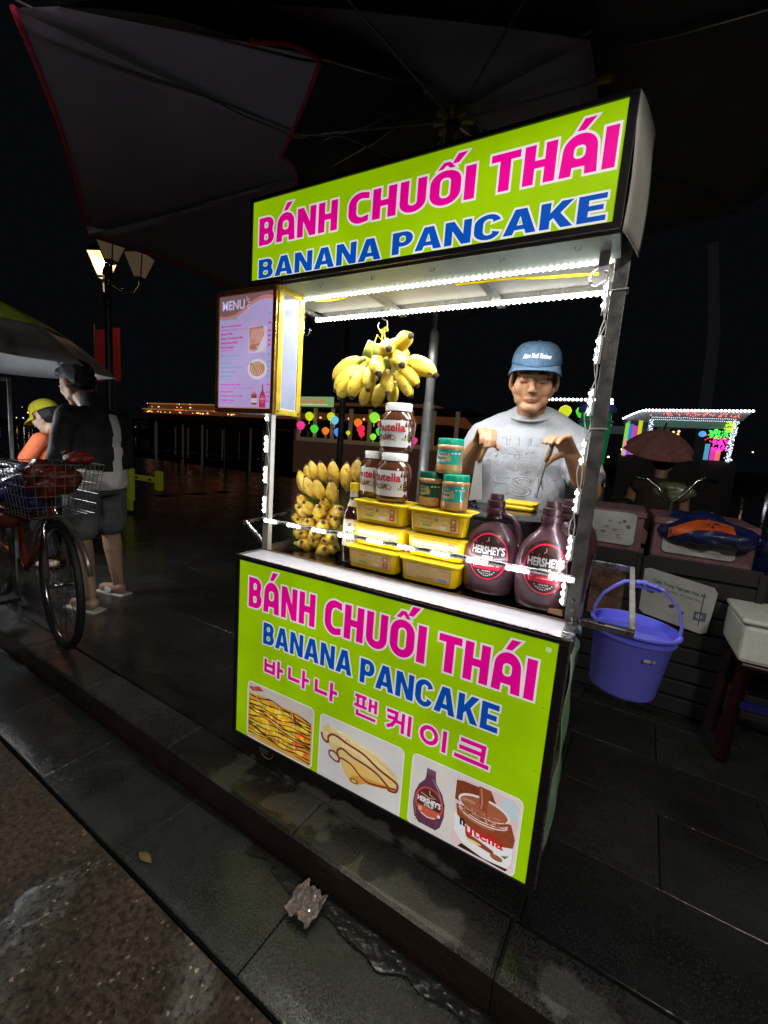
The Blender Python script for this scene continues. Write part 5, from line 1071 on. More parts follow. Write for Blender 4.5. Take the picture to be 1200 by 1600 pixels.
# cap
DEN=M('cap_denim',(.08,.155,.26),.9,0,.2,60,.6,300,col2=(.05,.10,.175))
def capf(s,t):
    a=2*PI*s; e=t*PI/2; c_=math.cos(e)**.6; x=.083*c_*math.cos(a); y=.012+(.103 if math.sin(a)>0 else .099)*c_*math.sin(a); z=.043+.080*math.sin(e)+.006*(1-t)*math.cos(2*a)
    g=1+.0-.006*(abs(math.sin(a*3))<.07); return HP(x*g,y*g,z)
cp=thing('baseball_cap',vl(0,0,0)*0+VO+Vector((0,0,1.4)),None,None) if False else None
crown=sheet(capf,48,14,'cap',DEN,body,.002,3.2,world=False)
def brimf(s,t):
    a=math.radians(200+140*s); x=.082*math.cos(a); y=.012+.0985*math.sin(a); u=(s-.5)*2
    fx=x*(1+.14*t); fy=y-(.056*(1-abs(u)**2.6)+.003)*t; dz=.044+.006*math.cos(2*a)-.006*t-.034*(abs(u)**2.2)*t; return HP(fx,fy,dz)
sheet(brimf,28,10,'brim',DEN,crown,.0035,3.2,world=False)
q=MB(); q.ell(HP(0,.012,.124),(.006,.006,.004),T=HR); q.build('cap_button',DEN,crown,smooth=3,world=False)
cb=bvh_of(crown)
vs,fs=text_geo('New York Yankees',.03); X0=min(v[0] for v in vs);X1=max(v[0] for v in vs)
pts=[HP(-.044+(v[0]-X0)/(X1-X0)*.088+(v[1])*.006,-.2,.066+v[1]*.021+.003*math.sin((v[0]-X0)/(X1-X0)*PI)) for v in vs]
decal('cap_script',M('script_white',(.8,.82,.85),.7),crown,cb,pts,fs,hd,.0022)
# tools in his hands
WOOD=M('handle_wood',(.42,.24,.09),.5,0,.25,60,.1)
sp=thing('pancake_scraper',vl(.66,.44,1.1)*0+Vector((.66,.44,1.1)),'metal scraper blade with wooden handle in the vendor\'s hand nearer the jars','scraper')
q=MB(); q.tube([(.676,.447,1.195),(.664,.437,1.15),(.652,.427,1.095)],[.0095,.0085,.007],10); q.build('handle',WOOD,sp,smooth=3)
q=MB(); q.tube([(.688,.440,1.19),(.672,.431,1.15),(.655,.424,1.105)],[.006,.006,.005],8); q.build('handle_half',WOOD,sp,smooth=3)
q=MB(); q.add([(.640,.426,1.10),(.662,.423,1.10),(.676,.424,.975),(.628,.430,.965),(.640,.4275,1.10),(.662,.4245,1.10),(.676,.4255,.975),(.628,.4315,.965)],[(0,1,2,3),(7,6,5,4),(0,4,5,1),(1,5,6,2),(2,6,7,3),(3,7,4,0)]); q.build('blade',M('blade_steel',(.72,.74,.76),.35,.6,.05,20),sp)
sp=thing('thin_spreader',(.87,.44,1.1),'thin metal spreader rod held in the vendor\'s hand nearer the right post','spreader')
q=MB(); q.tube([(.876,.444,1.19),(.868,.438,1.14),(.862,.432,1.115)],[.0075,.0075,.006],8); q.build('handle',WOOD,sp,smooth=3)
q=MB(); q.tube([(.864,.434,1.12),(.848,.42,1.00)],.0022,6); q.build('rod',STEEL,sp)
# ---------------- man with phone ----------------
MO=Vector((-1.82,.50,0)); man=thing('person',MO,'standing man in black and white jacket and grey shorts looking at a phone','person'); man.rotation_euler[2]=math.radians(-78)
m=MB(); HR2=rotm(rx=math.radians(26)); HC2=Vector((0,-.14,1.375))
add_head(m,HC2,HR2,1.1)
m.cap((0,.02,1.17),(0,-.10,1.30),.06,.052); m.ell((0,0,1.05),(.15,.10,.2)); m.ell((0,0,.8),(.14,.1,.12))
SR,SL=Vector((-.175,.01,1.17)),Vector((.175,.01,1.17)); ER,EL=Vector((-.22,-.02,.90)),Vector((.22,-.02,.90)); WR,WL=Vector((-.07,-.24,.98)),Vector((.08,-.24,.96))
for a,b,c in ((SR,ER,WR),(SL,EL,WL)): m.cap(a,b,.05,.042); m.cap(b,c,.042,.027)
add_hand(m,WR,WR+Vector((.04,-.055,.02)),(0,-.2,1),(1,-.2,0),.9); add_hand(m,WL,WL+Vector((-.03,-.06,.02)),(0,-.2,1),(-1,-.2,0),.9)
HJ=[(Vector((-.09,0,.78)),Vector((-.10,-.04,.45)),Vector((-.10,.10,.09))),(Vector((.09,0,.78)),Vector((.11,.0,.44)),Vector((.13,.12,.09)))]
HJ=[(Vector((-.09,0,.78)),Vector((-.11,-.02,.44)),Vector((-.12,.02,.09))),(Vector((.09,0,.78)),Vector((.13,.02,.44)),Vector((.16,.12,.09)))]
for a,b,c in HJ: m.cap(a,b,.085,.058); m.cap(b,b+(c-b)*.35,.056,.056); m.cap(b+(c-b)*.35,c,.054,.034); m.cap(c+Vector((0,.02,-.045)),c+Vector((0,-.13,-.06)),.036,.028)
mb_=remesh(m,.006,'body',SKIN2,man,3,world=False)
JB=M('jacket_black',(.012,.012,.013),.75,0,.2,20,.2,80); JW=M('jacket_white',(.75,.75,.72),.8,0,.1,20,.2,80)
m=MB(); m.ell((0,0,1.06),(.185,.135,.18)); m.ell((0,.01,.88),(.185,.14,.16)); m.lathe([(.18,.73),(.19,.75),(.188,1.0)],28,sy=.76); m.cap((-.17,.01,1.16),(.17,.01,1.16),.075,.075); m.cap((0,.03,1.18),(0,-.01,1.265),.078,.07)
for a,b,c in ((SR,ER,WR),(SL,EL,WL)): m.cap(a,b,.068,.062); m.cap(b,b+(c-b)*.8,.06,.045)
jk=remesh(m,.009,'jacket',JB,man,3,world=False)
jk.data.materials.append(JW)
for p in jk.data.polygons:
    c=p.center; w1 = c.z < .845+.02*math.sin(c.y*20) and abs(c.x)<.205 and c.y>-.17
    w2 = c.y>.04 and -.075<c.x+(c.z-1)*.06<-.005 and .84<c.z<1.2 
    p.material_index = 1 if (w1 or w2) else 0
for v in jk.data.vertices: v.co+=v.normal*(mnoise.noise(v.co*14)*.007)
m=MB(); m.lathe([(.165,.70),(.17,.80),(.15,.84)],24,sy=.72)
for a,b,c in HJ: m.cap(a+Vector((0,0,-.02)),a+(b-a)*.82,.10,.098)
sh=remesh(m,.01,'shorts',M('shorts_grey',(.13,.135,.14),.85,0,.15,30,.2),man,3,world=False)
m=MB(); 
def h2(p,r,q_=None): m.ell(HC2+HR2@(Vector(p)*1.1),[x*1.1 for x in r],T=HR2)
h2((0,.024,.045),(.082,.092,.078)); h2((0,.05,.0),(.074,.06,.06)); h2((0,-.05,.085),(.06,.04,.03))
hr=remesh(m,.007,'hair',HAIR,mb_,1,world=False)
for v in hr.data.vertices: v.co+=v.normal*(mnoise.noise(v.co*40)*.006)
for a,b,c in HJ:
    q=MB(); q.add(*grid_poly(lambda s,t:Vector((c.x+.042*math.cos(PI*s),c.y-.02-.055*t,c.z-.075+.045*math.sin(PI*s))),10,3)); q.box((c.x-.045,c.y-.17,c.z-.098),(c.x+.045,c.y+.075,c.z-.082)); q.build('slipper',M('slipper_white',(.55,.53,.48),.6),man,world=False)
ph=thing('phone',MO+Vector((-.28,.02,1.0)),'dark smartphone held by the man in the black and white jacket','phone')
q=MB(); T=Matrix.Translation(MO+Vector((-.315,-.03,.985)))@Matrix.Rotation(math.radians(-78),4,'Z')@Matrix.Rotation(math.radians(-35),4,'X'); q.box((-.038,-.005,-.075),(.038,.005,.075),T=T); q.build('phone_body',BLACKP,ph,bevel=.003)
q=MB(); q.box((-.034,.0052,-.068),(.034,.006,.068),T=T); q.build('screen',M('phone_screen',(.02,.025,.03),.1,emit=.5,ecol=(.6,.7,.9)),ph)
# ---------------- woman in orange ----------------
WO=Vector((-2.74,.70,0)); wmn=thing('person',WO,'woman in orange polo shirt and yellow cap behind the bicycle at far left','person'); wmn.rotation_euler[2]=math.radians(-62)
m=MB(); HR3=rotm(rx=math.radians(30)); HC3=Vector((0,-.09,1.17))
add_head(m,HC3,HR3,1.05); m.cap((0,.02,.98),(0,-.05,1.09),.052,.048); m.ell((0,0,.86),(.14,.1,.18)); m.ell((0,.02,.62),(.15,.12,.13))
SR,SL=Vector((-.16,0,.99)),Vector((.16,0,.99)); ER,EL=Vector((-.26,-.13,.84)),Vector((.22,-.12,.76)); WR,WL=Vector((-.22,-.36,.80)),Vector((.06,-.29,.80))
for a,b,c in ((SR,ER,WR),(SL,EL,WL)): m.cap(a,b,.046,.038); m.cap(b,c,.038,.024)
add_hand(m,WR,WR+Vector((.02,-.065,-.02)),(1,0,.2),(0,0,-1),.7); add_hand(m,WL,WL+Vector((-.03,-.06,.0)),(-1,0,.2),(0,0,-1),.7)
for s in (-1,1): m.cap((s*.09,0,.6),(s*.10,-.08,.33),.085,.06); m.cap((s*.1,-.08,.33),(s*.1,.0,.08),.055,.035); m.cap((s*.1,.02,.04),(s*.1,-.1,.03),.035,.028)
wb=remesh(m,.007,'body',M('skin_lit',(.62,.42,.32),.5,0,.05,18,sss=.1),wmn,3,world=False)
m=MB(); m.ell((0,0,.89),(.165,.115,.16)); m.lathe([(.16,.60),(.17,.62),(.16,.9)],26,sy=.74); m.cap((-.145,0,.985),(.145,0,.985),.062,.062); m.cap((0,.02,1.0),(0,-.01,1.045),.066,.06)
for a,b in ((SR,ER),(SL,EL)): m.cap(a,a+(b-a)*.62,.058,.056)
remesh(m,.008,'polo_shirt',M('polo_orange',(.62,.13,.045),.8,0,.12,14,.3,60),wmn,3,world=False)
m=MB(); m.lathe([(.16,.5),(.17,.6),(.15,.64)],24,sy=.72)
for s in (-1,1): m.cap((s*.09,0,.58),(s*.10,-.075,.33),.10,.07); m.cap((s*.1,-.08,.33),(s*.1,.0,.12),.066,.05)
remesh(m,.01,'trousers',MATS['dark_trousers'],wmn,2,world=False)
def HQ(x,y,z): return HC3+HR3@(Vector((x,y,z))*1.05)
def capf2(s,t):
    a=2*PI*s; e=t*PI/2; c_=math.cos(e)**.72; return HQ(.084*c_*math.cos(a),.012+(.103 if math.sin(a)>0 else .094)*c_*math.sin(a),.022+.09*math.sin(e))
YC=M('cap_yellow_cloth',(.62,.55,.02),.85,0,.12,50,.3)
cw=sheet(capf2,32,10,'cap',YC,wb,.002,3.2,world=False)
def brim2(s,t):
    a=math.radians(200+140*s); u=(s-.5)*2; return HQ(.082*math.cos(a)*(1+.1*t),.012+.092*math.sin(a)-(.072*(1-abs(u)**2.6)+.004)*t,.022-.02*t-.02*u*u*t)
sheet(brim2,20,8,'brim',YC,cw,.0035,3.2,world=False)
m=MB(); m.ell(HQ(0,.03,.0),(.082,.09,.08),T=HR3); m.ell(HQ(0,.10,-.05),(.035,.03,.07)); remesh(m,.007,'hair',HAIR,wb,1,world=False)
# ================= umbrellas overhead =================

def fabric(name,c,tr):
    m=M(name,c,.75,0,.2,3,.3,45); nt=m.node_tree; b=nt.nodes['Principled BSDF']; out=nt.nodes['Material Output']
    t_=nt.nodes.new('ShaderNodeBsdfTranslucent'); t_.inputs[0].default_value=(*tr,1); mx=nt.nodes.new('ShaderNodeMixShader'); mx.inputs[0].default_value=.5
    nt.links.new(b.outputs[0],mx.inputs[1]); nt.links.new(t_.outputs[0],mx.inputs[2]); nt.links.new(mx.outputs[0],out.inputs[0]); return m
UF=fabric('canopy_fabric',(.12,.12,.115),(.10,.10,.085)); UF2=fabric('canopy_fabric_grey',(.5,.5,.58),(.55,.55,.63)); RED=M('red_piping',(.75,.04,.12),.6,0,.15,60); ROD=M('rib_steel',(.35,.35,.36),.3,.9,.1,30); CLIP=M('clip_yellow',(.42,.40,.08),.5,0,.1,40)
def canopy(name,label,cat,hub,rim,mat,sag=.05,piping=(),group=None):
    t=thing(name,(hub[0],hub[1],0),label,cat,group); hub=Vector(hub); rim=[Vector(r) for r in rim]; n=len(rim)
    for i in range(n):
        a,b=rim[i],rim[(i+1)%n]
        def f(s,u):
            p=hub.lerp(a.lerp(b,s),u); w_=math.sin(PI*s)*u; p=p+Vector((0,0,-sag*math.sin(PI*min(u,1)*.8)*.6+sag*w_*.9)); c=(a+b)/2; c=(hub-c); c.z=0; p+=c.normalized()*w_*.015 if c.length>0 else 0
            return p+Vector((0,0,mnoise.noise(p*2.0)*.012*u))
        sheet(f,14,14,'fabric_panel',mat,t,.0015)
        if i in piping:
            m=MB(); m.tube([f(k/12,1.0) for k in range(13)],.0095 if mat is UF2 else .006,6); m.build('piping',RED,t,smooth=3)
        m=MB(); m.tube([hub+Vector((0,0,-.02)),hub.lerp(a,.5)+Vector((0,0,-.02-sag*.5)),a],.004,6); m.build('rib',ROD,t,smooth=3)
    return t
rim=[(-.294,-.344,2.15),(.073,-.071,2.15),(.191,.074,2.17),(-.168,.306,2.15),(-.239,.483,2.15),(-.1,1.35,2.2),(.6,1.75,2.2),(1.35,1.35,2.18),(1.75,.4,2.15),(1.6,-.8,2.15),(.7,-1.6,2.15),(-.2,-1.3,2.15)]
can=canopy('market_umbrella','black market umbrella overhead with steel ribs, yellow clips and red edging','umbrella',(.33,.70,2.52),rim,UF,.03,(1,2,3))
HB=Vector((.335,.69,2.36))
m=MB(); m.lathe([(0,-.02),(.028,-.018),(.03,.0),(.02,.02),(0,.02)],18,c=tuple(HB)); m.build('runner_hub',BLACKP,can,smooth=.6)
for k in range(8):
    a=2*PI*k/8+.3; d=Vector((math.cos(a),math.sin(a),-.05)); m=MB(); m.tube([HB+d*.032,HB+d*.075],[.009,.012],6); m.build('clip',CLIP,can)
for tgt in ((-.06,.255,2.15),(.906,.425,2.15),(-.08,.95,2.2),(.75,1.3,2.2),(.95,-.1,2.15),(.3,-.35,2.15)):
    tgt=Vector(tgt); m=MB(); m.tube([HB,tgt],.0035,6); m.build('strut',ROD,can)
    d=(HB-tgt).normalized(); m=MB(); m.tube([tgt,tgt+d*.045],[.011,.009],6); m.build('clip',CLIP,can)
m=MB(); m.tube([(-.057,.254,2.155),(.12,.30,2.13),(.30,.44,2.08)],.003,6); m.build('strut',ROD,can)
pole=[(.33,.70,0),(.33,.70,1.585)]
m=MB(); m.tube([(.33,.70,.0),(.33,.70,1.22)],.0205,20); m.build('lower_pole',M('pole_grey',(.16,.165,.175),.35,.6,.12,20),can,smooth=3)
m=MB(); m.tube([(.33,.70,1.30),(.33,.70,1.60),(.33,.70,1.612)],[.019,.018,.010],20); m.build('upper_pole',M('pole_pale',(.36,.37,.39),.35,.5,.1,20),can,smooth=3)
m=MB(); m.tube([(.33,.70,1.2),(.33,.70,1.32)],.0215,20)
for k in range(4): m.tube([(.33,.70,1.215+k*.026),(.33,.70,1.223+k*.026)],.0245,20)
m.build('joint_sleeve',MATS['pole_grey'],can,smooth=.7)
m=MB(); m.tube([(.33,.70,1.6),(.33,.70,2.5)],.008,10)
for k in range(26): m.tube([(.33,.70,1.615+k*.0115),(.33,.70,1.621+k*.0115)],.0105,10)
m.build('spring_pole',ROD,can,smooth=.7)
m=MB(); m.lathe([(0,0),(.2,0),(.2,.05),(.03,.07),(.03,.12),(0,.12)],28,c=(.33,.70,.0)); m.build('base',BLACKP,can,smooth=.7)
c_=Vector((-.54,1.32,0)); oc=[]
for k in range(6):
    a=math.radians(207.5+60*k); oc.append((c_.x+1.63*math.cos(a),c_.y+1.63*math.sin(a),2.3))
c2=canopy('large_parasol','large grey parasol with red edging spread over the pavement beyond the cart','parasol',(-.54,1.32,2.80),oc,UF2,.05,(0,5))
m=MB(); m.tube([(-.54,1.32,0),(-.54,1.32,2.80)],.02,14); m.build('pole',M('pole_black',(.012,.012,.012),.6),c2,smooth=3)
m=MB(); m.lathe([(0,0),(.3,0),(.3,.05),(.03,.08),(0,.08)],28,c=(-.54,1.32,0)); m.build('base',BLACKP,c2,smooth=.7)
# ================= street lamps =================
IRON=M('cast_iron',(.018,.02,.02),.45,.3,.2,30,.2); LGL=M('lamp_glass',(.9,.7,.45),.3,emit=7,ecol=(1,.46,.12),alpha=.6); LGD=M('lamp_glass_dim',(.05,.045,.035),.25,emit=.05,ecol=(1,.7,.4))
def street_lamp(loc,label,rz,heads,power,col=(1,.66,.36)):
    t=thing('street_lamp',(0,0,0),label,'street lamp')
    m=MB(); m.lathe([(0,0),(.20,0),(.20,.10),(.15,.14),(.13,.35),(.15,.38),(.10,.46),(.085,.75),(.10,.78),(.075,.82)],24,c=(0,0,0)); m.build('base',IRON,t,smooth=.6)
    m=MB(); m.lathe([(.06,.8),(.05,1.2),(.04,2.6),(.055,2.62),(.055,2.68),(.038,2.72),(.035,2.95),(.06,2.98),(.05,3.05),(.02,3.12),(0,3.13)],20); m.build('post',IRON,t,smooth=.6)
    for i,(a,lit) in enumerate(heads):
        d=Vector((math.cos(a),math.sin(a),0)); m=MB()
        m.tube([d*.03+Vector((0,0,2.86)),d*.18+Vector((0,0,2.80)),d*.30+Vector((0,0,2.84)),d*.36+Vector((0,0,2.95)),d*.36+Vector((0,0,3.02))],.016,8)
        m.tube([d*.20+Vector((0,0,2.82))+Vector((0,0,.05*math.sin(k*.6)))+d*.05*math.cos(k*.6) for k in range(9)],.010,6); m.build('arm',IRON,t,smooth=3)
        c=d*.36; m=MB(); m.lathe([(0,3.02),(.07,3.02),(.085,3.05),(.06,3.05)],4,c=(c.x,c.y,0)); m.build('lantern_foot',IRON,t); m=MB(); m.lathe([(.19,3.32),(.20,3.33),(.10,3.42),(.05,3.45),(.03,3.52),(0,3.54)],4,c=(c.x,c.y,0)); fr_=m.build('lantern_frame',IRON,t)
        m=MB()
        for k in range(4):
            q=k*PI/2; m.tube([c+Vector((.072*math.cos(q),.072*math.sin(q),3.05)),c+Vector((.19*math.cos(q),.19*math.sin(q),3.33))],.008,5)
        m.build('lantern_bar',IRON,fr_)
        m=MB(); m.lathe([(.064,3.052),(.18,3.325)],4,c=(c.x,c.y,0)); m.build('glass_pane',LGL if lit else LGD,fr_)
        if lit:
            m=MB(); m.ell(c+Vector((0,0,3.2)),(.05,.05,.07)); m.build('bulb',M('bulb_warm',(1,.8,.5),.4,emit=90,ecol=(1,.72,.35)),fr_)
            l=bpy.data.lights.new('lamp_light','POINT'); l.energy=power; l.color=col; l.shadow_soft_size=.12
            o=link(bpy.data.objects.new('lamp_light',l)); o.parent=t; o.location=c*1.0+Vector((0,0,2.98))
    t.location=loc; t.rotation_euler[2]=rz; return t
sl_=street_lamp((-5.42,2.56,-.02),'ornate iron street lamp with one lit amber lantern and one dark lantern',math.radians(-22),[(PI,True),(0.0,False),(PI/2,False)],14)
street_lamp((2.9,-2.7,-.1),'street lamp with pale lantern by the road behind the viewer, outside the picture',0,[(PI,True)],210,(1,.93,.86))
# ================= bicycle with load =================
sl_.scale=(1.08,1.08,1.07)
bk_=thing('bicycle',(-1.75,.1,0),'old bicycle parked along the kerb with a loaded front basket','bicycle')
RUB=M('tyre_rubber',(.012,.012,.012),.6,0,.2,60,.2); CHR=M('chrome',(.6,.6,.6),.18,1,.1,20); RPT=M('frame_red',(.35,.05,.02),.35,0,.2,20)
def wheel(cx,cy,R,turn=0,up=0):
    def pt(a,r,o=0): 
        v=Vector((r*math.cos(a),o,r*math.sin(a))); return Vector((cx,cy,R+up))+Matrix.Rotation(turn,3,'Z')@v
    m=MB(); m.tube([pt(2*PI*k/48,R-.018) for k in range(48)],.018,8,closed=True); w_=m.build('wheel',RUB,bk_,smooth=3)
    m=MB(); m.tube([pt(2*PI*k/48,R-.040) for k in range(48)],.008,6,closed=True); m.build('rim',CHR,w_,smooth=3)
    m=MB()
    for k in range(28): a=2*PI*k/28; m.tube([pt(a,.02,.02*(1 if k%2 else -1)),pt(a+.25*(1 if k%4<2 else -1),R-.042)],.0011,4)
    tag(m.build('spokes',CHR,w_),kind='stuff')
    m=MB(); m.tube([pt(0,0,-.05),pt(0,0,.05)],.014,10); m.build('hub',CHR,w_,smooth=3)
wheel(-1.30,.05,.325,math.radians(-10)); wheel(-2.33,.16,.325,math.radians(-6))
def rod(name,pts,r,mat): m=MB(); m.tube(pts,r,8); return m.build(name,mat,bk_,smooth=3)
rod('fork',[(-1.30,.10,.325),(-1.37,.10,.62),(-1.40,.085,.68),(-1.43,.09,.80)],.010,CHR); rod('fork',[(-1.30,.00,.325),(-1.37,.02,.62),(-1.40,.05,.68)],.010,CHR)
rod('mudguard',[(-1.30+.345*math.cos(a),.05-.02*math.cos(a),.325+.345*math.sin(a)) for a in [math.radians(20+k*12) for k in range(12)]],.013,M('guard_silver',(.35,.35,.33),.3,.8))
rod('top_tube',[(-1.43,.09,.72),(-1.95,.12,.66)],.014,RPT); rod('down_tube',[(-1.42,.09,.66),(-1.80,.11,.30)],.015,RPT); rod('seat_tube',[(-1.80,.11,.28),(-1.97,.12,.80)],.014,RPT)
rod('chain_stay',[(-1.80,.11,.28),(-2.33,.20,.325)],.009,RPT); rod('seat_stay',[(-1.95,.12,.66),(-2.33,.20,.325)],.008,RPT)
rod('head_tube',[(-1.40,.08,.64),(-1.45,.09,.86)],.016,RPT); rod('handlebar',[(-1.72,-.16,.92),(-1.55,-.20,.95),(-1.46,-.10,.93),(-1.46,.09,.90),(-1.46,.27,.93),(-1.55,.36,.95),(-1.70,.34,.92)],.011,CHR)
rod('grip',[(-1.74,-.16,.918),(-1.62,-.185,.938)],.017,BLACKP); rod('grip',[(-1.74,.335,.918),(-1.62,.35,.938)],.017,BLACKP)
m=MB(); m.ell((-2.0,.12,.86),(.13,.085,.035)); m.ell((-1.90,.12,.855),(.08,.04,.028)); m.build('saddle',BLACKP,bk_,smooth=3)
m=MB(); m.lathe([(.075,-.004),(.09,0),(.075,.004)],28,T=Matrix.Translation((-1.80,.06,.29))@Matrix.Rotation(PI/2,4,'X')); m.build('chainring',CHR,bk_,smooth=.6)
m=MB(); m.tube([(-1.80,.04,.29),(-1.72,.03,.17)],.009,6); m.build('crank',CHR,bk_); m=MB(); m.box((-1.77,-.06,.155),(-1.68,.03,.175)); m.build('pedal',BLACKP,bk_)
# wire basket in front of the bars
m=MB(); B0=Vector((-1.40,.06,.68))
def bq(x,y,z): k=1+.25*z/.26; return B0+Vector((x*k,y*k,z))
for z in [0,.05,.10,.15,.2,.25]: m.tube([bq(-.12,-.14,z),bq(.14,-.14,z),bq(.14,.14,z),bq(-.12,.14,z)],.0022,5,closed=True)
for k in range(9):
    x=-.12+.26*k/8; m.tube([bq(x,-.14,0),bq(x,-.14,.25)],.0018,4); m.tube([bq(x,.14,0),bq(x,.14,.25)],.0018,4)
for k in range(9):
    y=-.14+.28*k/8; m.tube([bq(.14,y,0),bq(.14,y,.25)],.0018,4); m.tube([bq(-.12,y,0),bq(-.12,y,.25)],.0018,4); m.tube([bq(-.12,y,0),bq(.14,y,0)],.0018,4)
tag(m.build('basket_wire',M('wire_grey',(.3,.3,.28),.4,.7),bk_),kind='stuff')
def bag(name,label,cat,c,r,mat,seed,vox=.012,lump=.035):
    c=Vector(c); t=thing(name,c,label,cat); m=MB(); r_=random.Random(seed)
    for k in range(7): m.ell(c+Vector((r_.uniform(-.5,.5)*r[0],r_.uniform(-.5,.5)*r[1],r_.uniform(-.4,.4)*r[2])),(r[0]*r_.uniform(.45,.65),r[1]*r_.uniform(.45,.65),r[2]*r_.uniform(.45,.65)))
    o=remesh(m,vox,'bag_body',mat,t,2)
    for v in o.data.vertices: n=mnoise.noise((v.co+Vector((seed,0,0)))*11); v.co+=v.normal*(n*lump+abs(mnoise.noise(v.co*26))*lump*.4)
    return t
bag('plastic_bag','orange translucent plastic bag bulging out of the bicycle basket','bag',(-1.35,.06,.85),(.10,.11,.10),M('bag_orange',(.16,.02,.008),.4,0,.4,14,.5,40,coat=.15),3,.008,.032)
bag('plastic_bag','red plastic bag laid on the bicycle handlebar','bag',(-1.29,.12,.965),(.09,.06,.035),M('bag_red',(.22,.02,.025),.45,0,.3,14,.4,40),5,.008,.022)
bag('tarpaulin_bundle','dark blue tarpaulin bundle piled over the back of the bicycle','tarpaulin',(-1.66,.02,.78),(.24,.17,.13),M('tarp_blue',(.008,.012,.14),.4,0,.3,8,.3,30,coat=.3),8,.014,.05)
bag('cloth_bundle','dark red cloth bundle under the blue tarpaulin','cloth',(-1.72,.0,.63),(.25,.16,.05),M('cloth_maroon',(.10,.012,.012),.8,0,.3,8),9)
# her stall : frame with lamp
sf=thing('bicycle_stall',(-1.83,.10,0),'thin steel stall frame rising beside the bicycle at far left','frame')
for pts in ([(-1.79,.06,.0),(-1.77,.06,1.33)],[(-1.77,.06,1.33),(-2.6,.0,1.34)],[(-1.78,.06,.9),(-2.6,.0,.91)],[(-2.6,.0,0),(-2.6,.0,1.34)]):
    m=MB(); m.tube(pts,.009,8); m.build('tube',M('frame_white',(.6,.6,.62),.3,.4),sf,smooth=3)
m=MB(); m.box((-2.60,-.03,1.20),(-2.05,.02,1.26)); m.build('lamp_tube',M('tube_lamp',(.95,.97,1),.4,emit=22,ecol=(.85,.92,1)),sf)
arealight('stall_light',(-2.35,.03,1.19),.5,.05,9,(math.radians(25),0,0),(.9,.95,1),sf)
# ---- umbrellas on the left ----
def umbrella(name,label,c,R,h,cols,rot=0,n=8,shaft=.9,group=None,band=None,tilt=(0,0)):
    t=thing(name,(0,0,0),label,'umbrella',group)
    for i in range(n):
        a0=2*PI*i/n; a1=2*PI*(i+1)/n
        def f(s,u,a0=a0,a1=a1):
            A=Vector((math.cos(a0),math.sin(a0),0)); B_=Vector((math.cos(a1),math.sin(a1),0)); d=A.lerp(B_,s); k=1-.05*math.sin(PI*s)*u
            return Vector((d.x*R*u*k,d.y*R*u*k,-h*u**1.9-.012*math.sin(PI*s)*u))
        if band:
            sheet(lambda s,u:f(s,u*.66),8,8,'panel',cols[i%len(cols)],t,.001,world=False); sheet(lambda s,u:f(s,.66+u*.34),8,4,'panel_border',band[i%len(band)],t,.001,world=False)
        else: sheet(f,8,10,'panel',cols[i%len(cols)],t,.001,world=False)
        m=MB(); m.tube([f(0,k/8)-Vector((0,0,.006)) for k in range(9)],.0025,5); m.build('rib',ROD,t,world=False)
    m=MB(); m.tube([(0,0,.06),(0,0,-shaft)],.007,8); m.build('shaft',ROD,t,world=False)
    t.location=c; t.rotation_euler=(tilt[0],tilt[1],rot); return t
W1=M('umb_white',(.75,.75,.78),.7,0,.12,6); K1=M('umb_black',(.012,.012,.013),.7); L1=M('umb_lime',(.25,.38,.02),.7); G1=M('umb_grey',(.16,.16,.17),.7)
umbrella('stall_umbrella','big black and white stall umbrella with a lime panel at far left',(-2.6,.14,1.88),.82,.40,[K1,K1,K1,K1,L1,L1,L1,L1],math.radians(22),8,1.9,band=[W1])
0 and umbrella('folding_umbrella','half lowered grey umbrella tilted between the woman and the man',(-2.12,.40,1.42),.20,.15,[G1],.2,8,.6,tilt=(.15,.35))
# ---- behind them ----
rb=thing('red_banner',(-6.9,3.3,1.3),'dark red vertical banner behind the stall umbrella','banner')
m=MB(); m.box((-7.2,3.3,1.9),(-6.5,3.33,2.75)); m.build('cloth',M('banner_red',(.16,.012,.012),.8,emit=.05,ecol=(.5,.02,.02)),rb); m=MB(); m.tube([(-7.25,3.32,0),(-7.25,3.32,2.85)],.03,8); m.build('pole',IRON,rb)
YG=M('plastic_lime',(.40,.46,.02),.45,0,.1,20,emit=.05)
yb=thing('barrier',(-4.2,2.4,0),'lime yellow plastic barrier lying by the foot of the street lamp','barrier')
for a,b in (((-4.66,2.36,.18),(-4.44,2.44,.68)),((-4.44,2.38,.52),(-3.80,2.42,.60)),((-3.82,2.36,.42),(-3.70,2.44,.70)),((-4.60,2.38,.02),(-4.46,2.42,.2))):
    m=MB(); m.box(a,b); m.build('beam' if b[0]-a[0]>.3 else 'leg',YG,yb,bevel=.015)
for x in (-4.3,-3.95):
    m=MB(); m.box((x-.03,2.365,.545),(x+.03,2.379,.575)); m.build('slot',BLACKP,yb)
yb.location=(-4.35,2.35,0.02); yb.scale=(.82,.82,.86)
tag(MB().box((-4.95,2.0,0),(-4.72,2.3,.42)).build('crate',M('crate_dark',(.03,.035,.03),.7),None,bevel=.01),'dark crate between the lamp foot and the man','crate')
